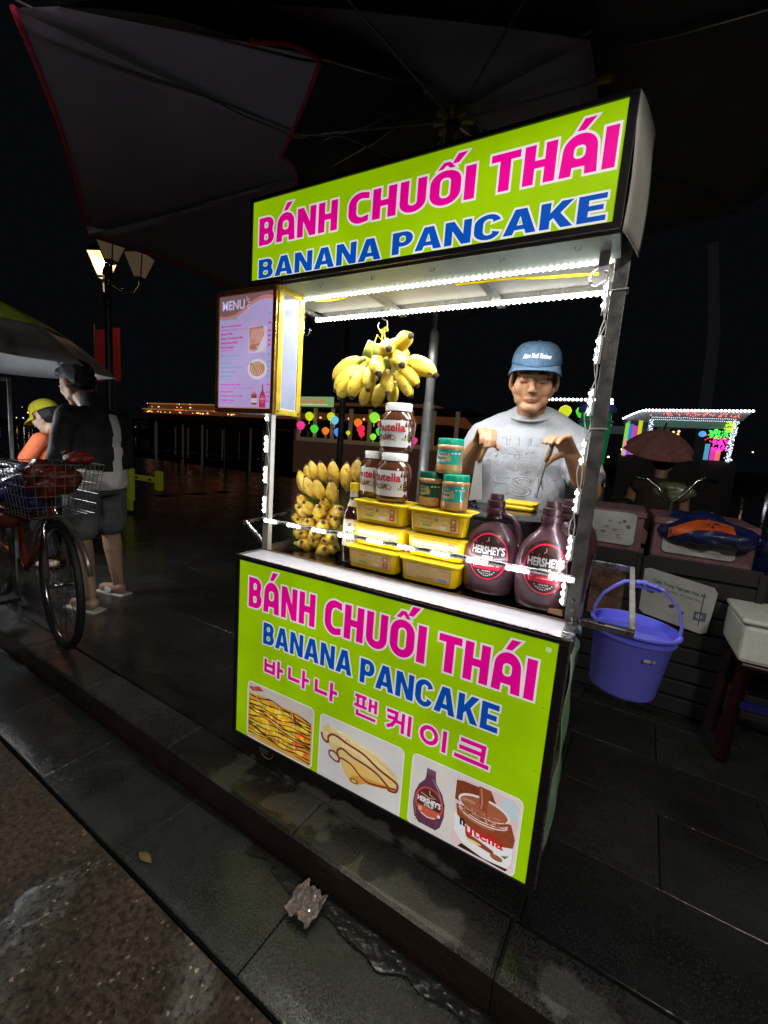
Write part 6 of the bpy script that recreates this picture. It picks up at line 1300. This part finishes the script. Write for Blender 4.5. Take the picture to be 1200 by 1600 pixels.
# ================= right side behind the cart =================
CRD=M('crate_black',(.016,.016,.017),.6,0,.2,20,.1); PNK=M('foam_pink',(.21,.10,.115),.8,0,.2,18,.1); PAP=M('sheet_paper',(.42,.42,.41),.6,0,.1,20)
def cabinet(x0,x1,y0,y1,z1,label):
    t=thing('slatted_cabinet',((x0+x1)/2,(y0+y1)/2,0),label,'cabinet','slatted black cabinets behind the cart')
    m=MB(); m.box((x0+.01,y0+.02,0),(x1-.01,y1,z1)); m.build('carcass',CRD,t)
    n=int(z1/.075)
    for k in range(n):
        z=.02+k*z1/n; m=MB(); m.box((x0,y0,z),(x1,y0+.016,z+z1/n-.012)); m.build('slat',CRD,t,bevel=.003)
    for x in (x0-.012,x1-.012): m=MB(); m.box((x,y0-.008,0),(x+.024,y0+.012,z1)); m.build('corner_post',CRD,t)
    return t
cabinet(.80,1.20,1.30,1.75,.72,'black slatted cabinet with a brown cardboard sheet on its front')
cabinet(1.225,1.64,1.28,1.75,.72,'black slatted cabinet with a white printed notice on its front')
cabinet(1.67,2.2,1.35,1.9,.70,'black slatted cabinet at the right edge behind the white foam box')
def foam_box(x0,x1,y0,y1,z0,z1,label,sx0,sx1):
    t=thing('foam_box',((x0+x1)/2,(y0+y1)/2,z0),label,'cool box'); 
    m=MB(); m.box((x0,y0,z0),(x1,y1,z1-.03)); m.build('box_body',PNK,t,bevel=.008); m=MB(); m.box((x0-.006,y0-.006,z1-.03),(x1+.006,y1,z1)); m.build('lid',PNK,t,bevel=.006)
    ik=Ink(front(y0-.007)); ik.rrect(sx0,z0+.028,sx1,z1-.008,.022,(.10,.10,.09)); ik.rrect(sx0+.003,z0+.031,sx1-.003,z1-.011,.02,(.45,.46,.43))
    r_=random.Random(int(x0*100))
    for k in range(16):
        a=r_.uniform(sx0+.02,sx1-.03); b=r_.uniform(z0+.045,z1-.03); ik.oval(a,b,r_.uniform(.004,.012),r_.uniform(.003,.008),r_.choice([(.25,.26,.22),(.12,.12,.11),(.32,.2,.15)]),7)
    for k in range(5): ik.stroke([(sx0+.08,z0+.05+k*.012),(sx1-.05,z0+.052+k*.012)],.0018,(.2,.2,.2))
    ik.build('sticker',ink_mat('notice_print',0,.5),t); return t
foam_box(.90,1.195,1.31,1.7,.722,.915,'dull pink cool box with rounded white sticker behind the right post',.93,1.165)
foam_box(1.235,1.60,1.29,1.7,.722,.905,'dull pink cool box half covered by the orange and blue bag',1.27,1.54)
nt_=thing('notice_board',(1.35,1.26,.54),'white printed notice board with green heading leaning on the black cabinet','notice')
m=MB(); pts=[(1.222,.665),(1.245,.672),(1.485,.632),(1.50,.61),(1.487,.43),(1.465,.418),(1.245,.458),(1.225,.475)]; m.prism(pts,'y',1.262,1.268); m.build('board',PAP,nt_)
ik=Ink(front(1.2618)); ik.poly([(a*.985+.02,b*.985+.008) for a,b in pts],(.50,.51,.49))
ik.poly([(a*.995+.0067,b*.99+.0054) for a,b in pts],(.46,.47,.45))
for s_,x,z,h,w_,c in (('Cafe Trung Nguyen Hoi An',1.262,.612,.022,.20,(.02,.12,.06)),('COFFEE ROASTED',1.30,.580,.014,.15,(.22,.22,.22))):
    vs,fs=text_geo(s_,.03); X0=min(v[0] for v in vs);X1=max(v[0] for v in vs); ik.put([(x+(v[0]-X0)/(X1-X0)*w_, z+v[1]*h-(v[0]-X0)/(X1-X0)*w_*.16) for v in vs],fs,c)
for k,(a,b) in enumerate([(1.25,.60),(1.262,.595),(1.345,.545),(1.385,.525),(1.36,.555)]): ik.oval(a,b-.03,.011,.009,(.06,.06,.05),8)
ik.rect(1.43,.475,1.475,.515,(.10,.12,.2)); ik.oval(1.45,.495,.012,.013,(.4,.42,.48),8); ik.stroke([(1.455,.60),(1.452,.45)],.004,(.05,.05,.05)); ik.stroke([(1.27,.50),(1.40,.475)],.002,(.3,.3,.3)); ik.stroke([(1.27,.49),(1.38,.468)],.002,(.3,.3,.3))
ik.build('print',MATS['notice_print'],nt_)
cd=thing('cardboard_sheet',(1.08,1.28,.5),'stained brown cardboard sheet propped on the cabinet behind the bucket','cardboard')
m=MB(); m.box((1.01,1.286,.40),(1.155,1.292,.635)); m.build('sheet',M('kraft_stained',(.20,.12,.08),.85,0,.45,14,.2),cd)
fb=thing('white_foam_box',(1.8,1.1,.43),'white foam box at the right edge standing on a low stool','cool box')
m=MB(); m.box((1.545,1.0,.425),(2.08,1.3,.575)); m.build('box_body',M('foam_white',(.75,.76,.70),.85,0,.08,30,.1),fb,bevel=.018); m=MB(); m.box((1.535,.99,.577),(2.09,1.31,.597)); m.build('lid',MATS['foam_white'],fb,bevel=.01)
sto=thing('plastic_stool',(1.75,1.12,0),'red and blue plastic stool under the white foam box','stool')
m=MB(); m.box((1.56,1.02,.395),(1.98,1.29,.42)); m.build('seat',M('stool_red',(.018,.002,.005),.4),sto,bevel=.008)
for x,y in ((1.58,1.04),(1.95,1.04),(1.58,1.26),(1.95,1.26)): m=MB(); m.tube([(x,y,.4),(x-.02 if x<1.7 else x+.02,y,0)],[.022,.028],4); m.build('leg',MATS['stool_red'],sto)
m=MB(); m.box((1.58,1.03,.235),(1.97,1.045,.265)); m.build('stretcher',M('stool_blue',(.01,.012,.10),.4),sto)
t=bag('cloth_bag','dark blue bag with orange stripe lying over the second cool box','bag',(1.44,1.30,.88),(.19,.13,.085),M('bag_navy',(.012,.018,.10),.4,0,.3,10,.2,30,coat=.3),12,.010,.03)
bm_=bvh_of(children(t)[0]); off=-t.location
vs,fs=grid_poly(lambda s,u:Vector((1.285+.22*s,.9,.845+.045*s+.03*math.sin(PI*s)+(u-.5)*.045*(1-.4*s)))+off,16,5); decal('orange_stripe',M('stripe_orange',(.60,.10,.015),.5),children(t)[0],bm_,vs,fs,(0,1,0),.003)
t=bag('cloth_bag','dark blue bag slumped on the right behind the orange striped one','bag',(1.78,1.45,.78),(.20,.14,.12),MATS['bag_navy'],14,.012,.03)
hb_=thing('parked_bicycle',(1.3,1.9,0),'dark parked bicycle behind the cool boxes, chrome handlebar catching light','bicycle')
def rod2(name,pts,r,mat): m=MB(); m.tube(pts,r,8); return m.build(name,mat,hb_,smooth=3)
rod2('handlebar',[(1.13,1.75,1.06),(1.20,1.72,1.06),(1.25,1.70,1.02),(1.29,1.70,.96),(1.33,1.72,.955),(1.37,1.70,1.0),(1.41,1.70,1.07),(1.45,1.72,1.085),(1.5,1.74,1.07)],.009,CHR)
rod2('stem',[(1.32,1.72,.96),(1.33,1.78,.70)],.013,CRD); rod2('fork',[(1.33,1.78,.72),(1.34,1.86,.33)],.012,CRD)
for cx,cy in ((1.34,1.86),(1.0,2.75)):
    m=MB(); m.tube([(cx+.03*math.cos(2*PI*k/40),cy+.31*math.cos(2*PI*k/40),.33+.31*math.sin(2*PI*k/40)) for k in range(40)],.018,6,closed=True); m.build('wheel',RUB,hb_,smooth=3)
rod2('frame_tube',[(1.33,1.80,.68),(1.12,2.35,.60)],.014,CRD); rod2('frame_tube',[(1.33,1.80,.64),(1.15,2.3,.3)],.014,CRD); rod2('seat_tube',[(1.15,2.3,.3),(1.10,2.4,.85)],.013,CRD); rod2('stay',[(1.15,2.3,.3),(1.0,2.75,.33)],.01,CRD)
m=MB(); m.ell((1.09,2.42,.87),(.08,.13,.035)); m.build('saddle',CRD,hb_,smooth=3)
bag('plastic_bag','pale olive plastic bag hanging between the parked bicycle grips','bag',(1.335,1.80,1.00),(.085,.06,.055),M('bag_olive',(.16,.17,.10),.3,0,.3,20,coat=.3),17,.008,.02)
bn=thing('water_drum',(.90,2.0,0),'green translucent drum with blue lid behind the right post','drum')
m=MB(); m.lathe([(0,.98),(.065,.98),(.075,1.0),(.090,1.34),(.092,1.36),(.085,1.37),(.088,1.44),(.08,1.45)],36,c=(.885,2.0,0)); m.build('drum_body',M('drum_green',(.01,.16,.05),.2,0,.3,14,coat=.6,emit=.12,ecol=(.0,.6,.2)),bn,smooth=.8)
m=MB(); m.lathe([(.082,1.425),(.104,1.43),(.106,1.46),(.095,1.475),(0,1.48)],36,c=(.885,2.0,0)); m.build('lid',M('drum_lid',(.10,.16,.55),.4),bn,smooth=.7)
m=MB(); m.tube([(.885+.095*math.cos(2*PI*k/30),2.0+.095*math.sin(2*PI*k/30),1.375) for k in range(30)],.009,6,closed=True); m.build('rim_ring',M('ring_lilac',(.35,.28,.45),.4),bn,smooth=3)
m=MB(); m.box((.78,1.90,.0),(.99,2.1,.975)); m.build('stand',CRD,bn)
umbrella('patterned_umbrella','dull pink patterned umbrella held open before the lit pavilion boat',(1.31,3.0,1.41),.26,.16,[M('umb_pink',(.22,.085,.07),.8,0,.5,40,col2=(.07,.03,.03),emit=.05,ecol=(.5,.2,.15))],.3,8,.3,tilt=(.35,0))
pp=thing('person',(1.34,3.05,0),'dark figure in brown top under the dull pink umbrella','person'); pp.rotation_euler[2]=PI
m=MB(); add_head(m,Vector((0,0,1.16)),rotm(),.9); m.cap((0,.0,.98),(0,0,1.1),.05,.045); m.ell((0,0,.82),(.14,.09,.24)); m.cap((-.14,0,.98),(.14,0,.98),.055,.055)
for s in (-1,1): m.cap((s*.16,0,.98),(s*.2,-.03,.75),.045,.036); m.cap((s*.2,-.03,.75),(s*.05,-.17,.93),.036,.026); m.cap((s*.08,0,.6),(s*.09,0,.32),.075,.055); m.cap((s*.09,0,.32),(s*.09,0,.05),.05,.035); m.cap((s*.09,0,.035),(s*.09,-.1,.03),.035,.028)
pb_=remesh(m,.012,'body',SKIN2,pp,2,world=False)
m=MB(); m.ell((0,0,.82),(.16,.11,.25)); m.cap((-.14,0,.97),(.14,0,.97),.068,.068); remesh(m,.014,'top',M('top_brown',(.05,.03,.02),.8),pp,2,world=False)
m=MB(); m.ell((0,.01,1.19),(.08,.09,.09)); m.build('hair',HAIR,pb_,smooth=3,world=False)
# ================= river : boats and far lights =================
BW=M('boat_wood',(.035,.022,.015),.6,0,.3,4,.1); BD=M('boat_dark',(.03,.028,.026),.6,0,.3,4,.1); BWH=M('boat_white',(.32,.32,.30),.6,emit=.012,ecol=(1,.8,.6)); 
def em(name,col,s): return M(name,[min(1,c) for c in col],.5,0,0,5,emit=s,ecol=col)
def hull(m,L_,w_,h):
    n=14; vs=[]
    for i in range(n+1):
        x=-L_/2+L_*i/n; k=1-abs(2*i/n-1)**4; hw=w_/2*max(.12,k); up=.35*abs(2*i/n-1)**3
        vs+=[(x,-hw,h+up),(x,-hw*.7,0),(x,hw*.7,0),(x,hw,h+up)]
    fs=[]
    for i in range(n):
        for k in range(3): fs.append((i*4+k,i*4+k+1,(i+1)*4+k+1,(i+1)*4+k))
        fs.append((i*4+3,i*4,(i+1)*4,(i+1)*4+3))
    fs+=[(0,1,2,3),(n*4+3,n*4+2,n*4+1,n*4)]; m.add(vs,fs)
def tour_boat(loc,rz,label,L_=9,roofz=2.6,nwin=6,group='long covered boats moored in the dark'):
    t=thing('tour_boat',(0,0,0),label,'boat',group)
    m=MB(); hull(m,L_,2.2,.8); m.build('hull',BW,t)
    m=MB(); m.box((-L_*.38,-.95,roofz),(L_*.38,.95,roofz+.07)); m.build('roof',BD,t,bevel=.02)
    for k in range(nwin+1):
        x=-L_*.37+L_*.74*k/nwin
        for y in (-.92,.86): m=MB(); m.box((x,y,.75),(x+.07,y+.06,roofz)); m.build('roof_post',BWH if k%2 else BW,t)
    for y in (-.91,.87): m=MB(); m.box((-L_*.37,y,1.25),(L_*.37,y+.04,1.31)); m.build('rail',BW,t)
    t.location=loc; t.rotation_euler[2]=rz; return t
tour_boat((-15.0,12.2,-1.25),math.radians(18),'long covered boat with pale window posts, nearest on the left',9,2.75)
tour_boat((-23.0,17.5,-1.25),math.radians(14),'farther long covered boat left of the menu box',10,2.7)
tour_boat((-12.4,15.0,-1.25),math.radians(20),'low covered boat right of the menu box post',6,2.9)
WARM=em('warm_bulb',(1,.5,.18),2.2); WARM2=em('roof_glow',(1,.42,.14),.22)
hs=thing('riverside_restaurant',(-42,32,0),'far riverside restaurant outlined with warm roof lights across the river','building')
m=MB(); m.box((-51,32,-1),(-26,38,3.2)); m.build('wall',M('wall_far',(.10,.06,.04),.8,0,.3,.4),hs)
for x0_,x1_ in ((-50,-43),(-44,-37),(-37.5,-30)):
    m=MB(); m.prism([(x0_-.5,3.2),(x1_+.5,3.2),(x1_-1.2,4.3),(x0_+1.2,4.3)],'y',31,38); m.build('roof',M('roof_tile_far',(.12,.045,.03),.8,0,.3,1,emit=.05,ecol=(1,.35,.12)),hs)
    m=MB()
    for k in range(20):
        q=random.uniform(.04,.10); m.ell((random.uniform(x0_,x1_),30.9,random.choice([3.3,3.35,3.6,3.9,4.25])),(q,q,q*.8),nu=6,nv=4)
    tag(m.build('roof_lights',WARM,hs),kind='stuff')
    m=MB(); m.box((x0_+.8,30.85,4.2),(x1_-.8,30.95,4.32)); m.build('lit_ridge',WARM2,hs); m=MB(); m.box((x0_-.3,30.8,3.55),(x1_+.3,30.9,3.66)); m.build('lit_eave',WARM2,hs)
for k in range(0):
    m=MB(); x=-55+k*2.6; m.box((x,31.8,.6),(x+1.1,31.95,2.3)); m.build('window',em('win_warm',(1,.6,.3),.35 if k%3 else 1.2) if False else M('win_%s'%('lit' if k%3==0 else 'dim'),(1,.6,.3),.5,emit=(1.0 if k%3==0 else .08),ecol=(1,.6,.3)),hs)
# restaurant roofs behind the lantern boat
hs2=thing('riverside_restaurant',(-17,28,0),'far riverside restaurant with dim amber eave lights behind the lantern boat','building')
m=MB(); m.box((-21,28,-1),(-10,33,3.0)); m.build('wall',MATS['wall_far'],hs2)
m=MB(); m.prism([(-21.5,3.0),(-9.5,3.0),(-11,4.3),(-20,4.3)],'y',27,33); m.build('roof',MATS['roof_tile_far'],hs2)
m=MB()
for k in range(16): m.ell((-20.5+k*.68,26.9,3.1+(k%2)*.7),(.09,.09,.07),nu=6,nv=4)
tag(m.build('roof_lights',WARM,hs2),kind='stuff')
m=MB(); m.box((-20.5,26.8,3.7),(-10.5,26.9,3.8)); m.build('lit_eave',WARM2,hs2)
# lantern boat
lb=thing('lantern_boat',(-10,14,-1.2),'boat hung with coloured silk lanterns under a green lit name sign','boat')
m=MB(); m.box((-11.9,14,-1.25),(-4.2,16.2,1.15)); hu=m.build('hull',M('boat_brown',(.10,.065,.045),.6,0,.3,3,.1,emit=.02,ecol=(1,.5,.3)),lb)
m=MB(); m.box((-12.0,13.9,2.58),(-4.0,16.3,2.68)); m.build('roof',BD,lb)
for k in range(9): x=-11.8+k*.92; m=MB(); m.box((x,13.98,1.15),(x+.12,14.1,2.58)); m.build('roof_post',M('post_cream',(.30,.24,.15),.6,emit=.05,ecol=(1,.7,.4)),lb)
m=MB(); m.box((-11.8,13.97,1.15),(-4.2,14.05,1.32)); m.build('rail',MATS['post_cream'],lb)
m=MB(); m.box((-11.85,13.75,2.62),(-9.75,13.85,3.02)); sb_=m.build('name_sign',M('sign_green_lit',(.2,.35,.12),.5,emit=.55,ecol=(.35,.6,.25)),lb)
ik=Ink(front(13.75)); ik.text('HOI NGUYEN',-11.5,2.76,.17,(.75,.12,.08),w=1.35,off=.03); ik.stroke([(-11.6,2.70),(-10.0,2.70)],.05,(.55,.7,.3)); ik.build('sign_lettering',ink_mat('sign_far_print',.9),lb)
tag(children(lb)[0],None)
lcols=[('yellow',(.75,.85,.02)),('red',(1,.03,.08)),('green',(.1,.8,.05)),('orange',(1,.25,.02)),('blue',(.08,.35,1)),('pink',(1,.05,.35)),('sky',(.2,.65,1)),('lime',(.35,1,.05))]
lm={n:em('lantern_'+n,c,.8) for n,c in lcols}
base_l={}
def lantern(loc,cn,where,s=.16):
    key=cn
    if key not in base_l:
        t=thing('silk_lantern',(0,0,0),'x','lantern','silk lanterns hanging along the boat')
        m=MB(); m.lathe([(.05,-1),(.55,-.75),(.95,-.1),(1,.25),(.75,.72),(.3,.98),(.1,1.02)],14); m.v=[v*.16 for v in m.v]; m.build('shade',lm[cn],t,smooth=3)
        m=MB(); m.tube([(0,0,.165),(0,0,.3)],.008,5); m.build('cord',BD,t); m=MB(); m.tube([(0,0,-.16),(0,0,-.26)],[.006,.012],6); m.build('tassel',lm[cn],t)
        base_l[key]=t; t.location=loc; t['label']='%s silk lantern %s'%(cn,where); t.scale=(s/.16,)*3; return t
    c=copy_tree(base_l[key],loc,'%s silk lantern %s'%(cn,where)); c.scale=(s/.16,)*3; return c
for cn,x,z,where,s in [('yellow',-11.0,2.20,'high at the left end of the lantern boat',.19),('pink',-11.45,1.80,'lowest at the left end of the lantern boat',.19),('green',-10.7,1.68,'below the high yellow one at the left end',.18),('yellow',-9.85,2.22,'in the second bay of the lantern boat',.18),('sky',-9.65,2.08,'touching the yellow one in the second bay',.17),('orange',-10.1,1.62,'low in the second bay beside the blue one',.16),('blue',-9.45,1.6,'low in the second bay beside the orange one',.18),('yellow',-8.95,1.6,'smallest, alone near the rail of the boat',.09),
    ('orange',-8.5,2.02,'above the two red ones in the third bay',.17),('red',-8.35,1.78,'under the orange one in the third bay',.17),('red',-8.3,1.58,'lowest in the third bay',.13),('lime',-7.75,2.25,'large and high in the middle of the boat',.21),('pink',-7.45,1.98,'beside the large lime one in the middle',.12),('green',-7.45,1.72,'in the cluster under the large lime lantern',.17),('lime',-7.75,1.5,'small, lowest in the middle cluster',.13),('orange',-6.95,1.72,'large, left of the jars in the photo',.2),('orange',-7.1,1.45,'small one below the large orange lantern',.12),('sky',-6.5,2.15,'high beside the jars',.16),('sky',-6.6,1.45,'low beside the jars',.15),('yellow',-6.1,1.85,'nearest the top spread jar, above the blue one',.16),('blue',-6.1,1.65,'nearest the top spread jar, under the yellow one',.16),('pink',-5.95,1.45,'lowest one nearest the top spread jar',.14),('pink',-3.2,1.25,'alone right of the top spread jar',.13)]:
    lantern((x,13.85,z),cn,where,s)
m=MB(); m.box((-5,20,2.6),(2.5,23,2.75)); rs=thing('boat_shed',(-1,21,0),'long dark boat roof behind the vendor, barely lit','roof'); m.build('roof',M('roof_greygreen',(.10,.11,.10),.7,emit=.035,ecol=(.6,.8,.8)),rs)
for x in (-4.8,-1.2,2.3): m=MB(); m.box((x,20.1,-1.3),(x+.15,20.25,2.6)); m.build('roof_post',BD,rs)
# lit boat end behind the vendor's shoulder
WL_=em('garland_white',(.9,.95,1),9)
gb=thing('garland_boat',(-.2,12,-1),'boat roof edged with white bulbs behind the vendor and the right post','boat')
m=MB(); m.box((-1.9,12,2.74),(.62,14,2.80)); m.build('roof',BD,gb); m=MB(); m.box((-1.9,12,-1.25),(.62,14,.7)); m.build('hull',BD,gb)
for x in (-1.85,.5): m=MB(); m.box((x,12.0,.7),(x+.1,12.1,2.74)); m.build('roof_post',BD,gb)
m=MB()
for k in range(24): m.ell((-1.85+k*.105,11.96,2.79),(.036,.03,.036),nu=6,nv=4)
for k in range(12): m.ell((.58,11.96,2.70-k*.09),(.036,.03,.036),nu=6,nv=4)
tag(m.build('white_bulbs',WL_,gb),kind='stuff')
lantern((-.52,11.8,2.44),'yellow','hanging behind the vendor’s shoulder',.17); lantern((-.08,11.8,2.44),'green','hanging between the vendor and the right post',.17)
# pavilion boat
pb2=thing('pavilion_boat',(1.9,8.9,-1),'pavilion boat outlined in white bulbs with coloured flower garlands on its posts','boat')
m=MB(); m.box((.95,8.9,-1.3),(2.85,11,1.33)); m.build('hull',BD,pb2)
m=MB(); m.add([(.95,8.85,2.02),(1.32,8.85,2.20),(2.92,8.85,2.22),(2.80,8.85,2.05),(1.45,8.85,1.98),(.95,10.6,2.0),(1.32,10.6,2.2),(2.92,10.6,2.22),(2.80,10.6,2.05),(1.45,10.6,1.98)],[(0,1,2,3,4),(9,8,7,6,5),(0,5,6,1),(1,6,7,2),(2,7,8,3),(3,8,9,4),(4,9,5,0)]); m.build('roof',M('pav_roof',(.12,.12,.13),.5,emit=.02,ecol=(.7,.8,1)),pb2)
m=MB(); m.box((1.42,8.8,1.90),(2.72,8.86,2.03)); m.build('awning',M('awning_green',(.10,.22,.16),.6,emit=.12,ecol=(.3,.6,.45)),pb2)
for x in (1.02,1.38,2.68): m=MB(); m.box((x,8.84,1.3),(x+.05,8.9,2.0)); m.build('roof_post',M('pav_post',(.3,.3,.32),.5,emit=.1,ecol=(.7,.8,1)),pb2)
m=MB()
for k in range(30): m.ell((1.30+k*.0555,8.80,2.20+.0007*k),(.021,.02,.021),nu=6,nv=4)
for k in range(14): m.ell((1.30-.36*(k/13),8.80,2.20-.17*(k/13)**1.4),(.018,.018,.014),nu=6,nv=4)
tag(m.build('white_bulbs',WL_,pb2),kind='stuff')
SM=em('small_bulb',(.75,.85,1),2.2); r_=random.Random(11)
m=MB()
for j in range(2):
    for k in range(42): m.ell((1.42+k*.031,8.79,2.07-.04*j+r_.uniform(-.004,.004)),(.009,.008,.006),nu=5,nv=3)
for k in range(110): m.ell((2.66+r_.uniform(0,.09)-.04*(k/110),8.79,2.04-.72*k/110),(.008,.008,.010),nu=5,nv=3)
for k in range(40): m.ell((1.39+r_.uniform(0,.07),8.79,2.02-.4*k/40),(.008,.008,.010),nu=5,nv=3)
tag(m.build('small_bulbs',SM,pb2),kind='stuff')
for cn,col,box,n_ in (('red',(.9,.15,.12),(1.35,2.75,2.10,2.17),60),('pink',(1,.05,.6),(2.42,2.64,1.50,1.72),70),('green',(.08,.9,.12),(2.34,2.62,1.72,1.88),80),('lime_top',(.5,.9,.02),(2.55,2.70,1.84,2.02),40),('red2',(.9,.05,.05),(2.28,2.64,1.62,1.78),20)):
    m=MB()
    for k in range(n_): m.ell((r_.uniform(box[0],box[1]),8.78-r_.uniform(0,.03),r_.uniform(box[2],box[3])),(.014,.01,.013),nu=5,nv=3)
    tag(m.build('flower_lights',em('flower_'+cn,col,1.5),pb2),kind='stuff')
for x,z0_,z1_,cn,col in ((1.03,1.32,1.95,'lime_s',(.3,.9,.1)),(1.10,1.34,1.93,'blue_s',(.05,.25,.8)),(1.17,1.34,1.9,'pink_s',(1,.05,.55)),(1.25,1.55,2.0,'yellow_s',(.75,.85,.02)),(1.05,1.32,1.62,'pink_t',(1,.05,.55)),(2.36,1.33,1.62,'cyan_s',(.1,.45,.7)),(2.45,1.33,1.56,'pink_u',(1,.05,.55)),(2.53,1.33,1.52,'coral_s',(1,.25,.2))):
    m=MB(); m.box((x-.035,8.80,z0_),(x+.035,8.83,z1_)); m.build('fabric_drape',em('drape_'+cn,col,.7),pb2)
m=MB(); m.box((1.5,9.4,1.35),(1.56,9.46,1.95)); m.build('inner_post',BD,pb2); m=MB(); m.ell((2.26,8.9,1.80),(.06,.05,.055)); m.build('globe',em('globe_blue',(.1,.4,.9),.9),pb2)
for x,z in ((1.86,1.86),(1.95,1.88),(1.94,1.82),(1.88,1.42)): m=MB(); m.ell((x,9.6,z),(.025,.02,.025)); m.build('warm_bulb',WARM,pb2)
# far bank : lights and mast
mt=thing('lattice_mast',(3.9,26,0),'faint tall pale mast rising behind the pavilion boat','mast')
m=MB(); m.tube([(4.35,25,-1),(3.95,25,7.5),(3.3,25,11.6)],[.28,.24,.2],8); m.build('mast_tube',M('mast_grey',(.05,.05,.055),.7,emit=.006,ecol=(.7,.75,.85)),mt)  # faint emission stands in for light falling on the mast
fl=thing('far_bank',(0,120,0),'dark far river bank dotted with small town lights','bank')
m=MB(); m.box((-420,120,-1.4),(260,135,1.6)); m.build('bank',M('bank_dark',(.02,.022,.02),.9),fl)
r_=random.Random(21)
for nm,col,n_,s_ in (('town_lights_white',(.9,.93,1),60,6),('town_lights_amber',(1,.6,.25),90,6),('town_lights_blue',(.15,.15,1),8,4)):
    m=MB()
    for k in range(n_):
        x=r_.choice([r_.uniform(-400,-80),r_.uniform(30,75),r_.uniform(30,75),r_.uniform(-60,40)]); z=r_.uniform(1.0,9); q=r_.uniform(.12,.3); m.ell((x,119,z),(q,q,q*.8),nu=5,nv=3)
    tag(m.build(nm,em(nm,col,s_),fl),kind='stuff')
# litter on the ground
sc_=thing('plastic_wrapper',(.505,-.20,-.095),'crumpled clear plastic wrapper lying in the gutter against the kerb','wrapper')
def wrf(s,u): 
    p=Vector((.46+.085*s,-.245+.08*u,-.088)); n=mnoise.noise(p*60); q=mnoise.noise(p*150); return p+Vector((.012*mnoise.noise(p*45+Vector((5,0,0))),.012*n,.02*abs(mnoise.noise(p*38))+.010*n+.007*abs(q)+.012*u))
sheet(wrf,50,50,'film',M('wrap_film',(.26,.21,.20),.1,0,.3,40,coat=1),sc_,.0006)
for o_,lab in (((-1.5,1.35,.001),'small white paper scrap on the dark pavement left of the cart'),((-.72,1.9,.001),'torn pale paper scrap on the dark pavement farther left')):
    m=MB(); m.add([(o_[0],o_[1],.002),(o_[0]+.05,o_[1]+.01,.002),(o_[0]+.055,o_[1]+.035,.006),(o_[0]+.01,o_[1]+.03,.002)],[(0,1,2,3)]); o=m.build('paper_scrap',PAP,None,fix=False); tag(o,lab,'paper'); k=o.modifiers.new('t','SOLIDIFY'); k.thickness=.001
tt=thing('fallen_leaf',(.16,-.40,-.1),'small yellow brown leaf lying on the wet gutter slab','leaf')
sheet(lambda s,u:Vector((-.005+.06*s,-.345+.025*math.sin(PI*s)*(u-.5),-.096+.004*math.sin(PI*s))),8,3,'blade',M('leaf_brown',(.22,.17,.06),.6),tt,.0008)

# water standing along the foot of the kerb
def pud(s,u):
    x=.25+1.9*s; w_=.05+.03*mnoise.noise(Vector((x*5,0,0)))+.02*mnoise.noise(Vector((x*17,2,0))); q=K(x,-.004-w_*u,-.0965); return q+Vector((0,0,.0012*mnoise.noise(q*45)))
sheet(pud,160,8,'gutter_water',M('water_film',(.02,.02,.02),.04,0,.1,20,.55,42),None,0); tag(bpy.data.objects['gutter_water'],kind='structure')
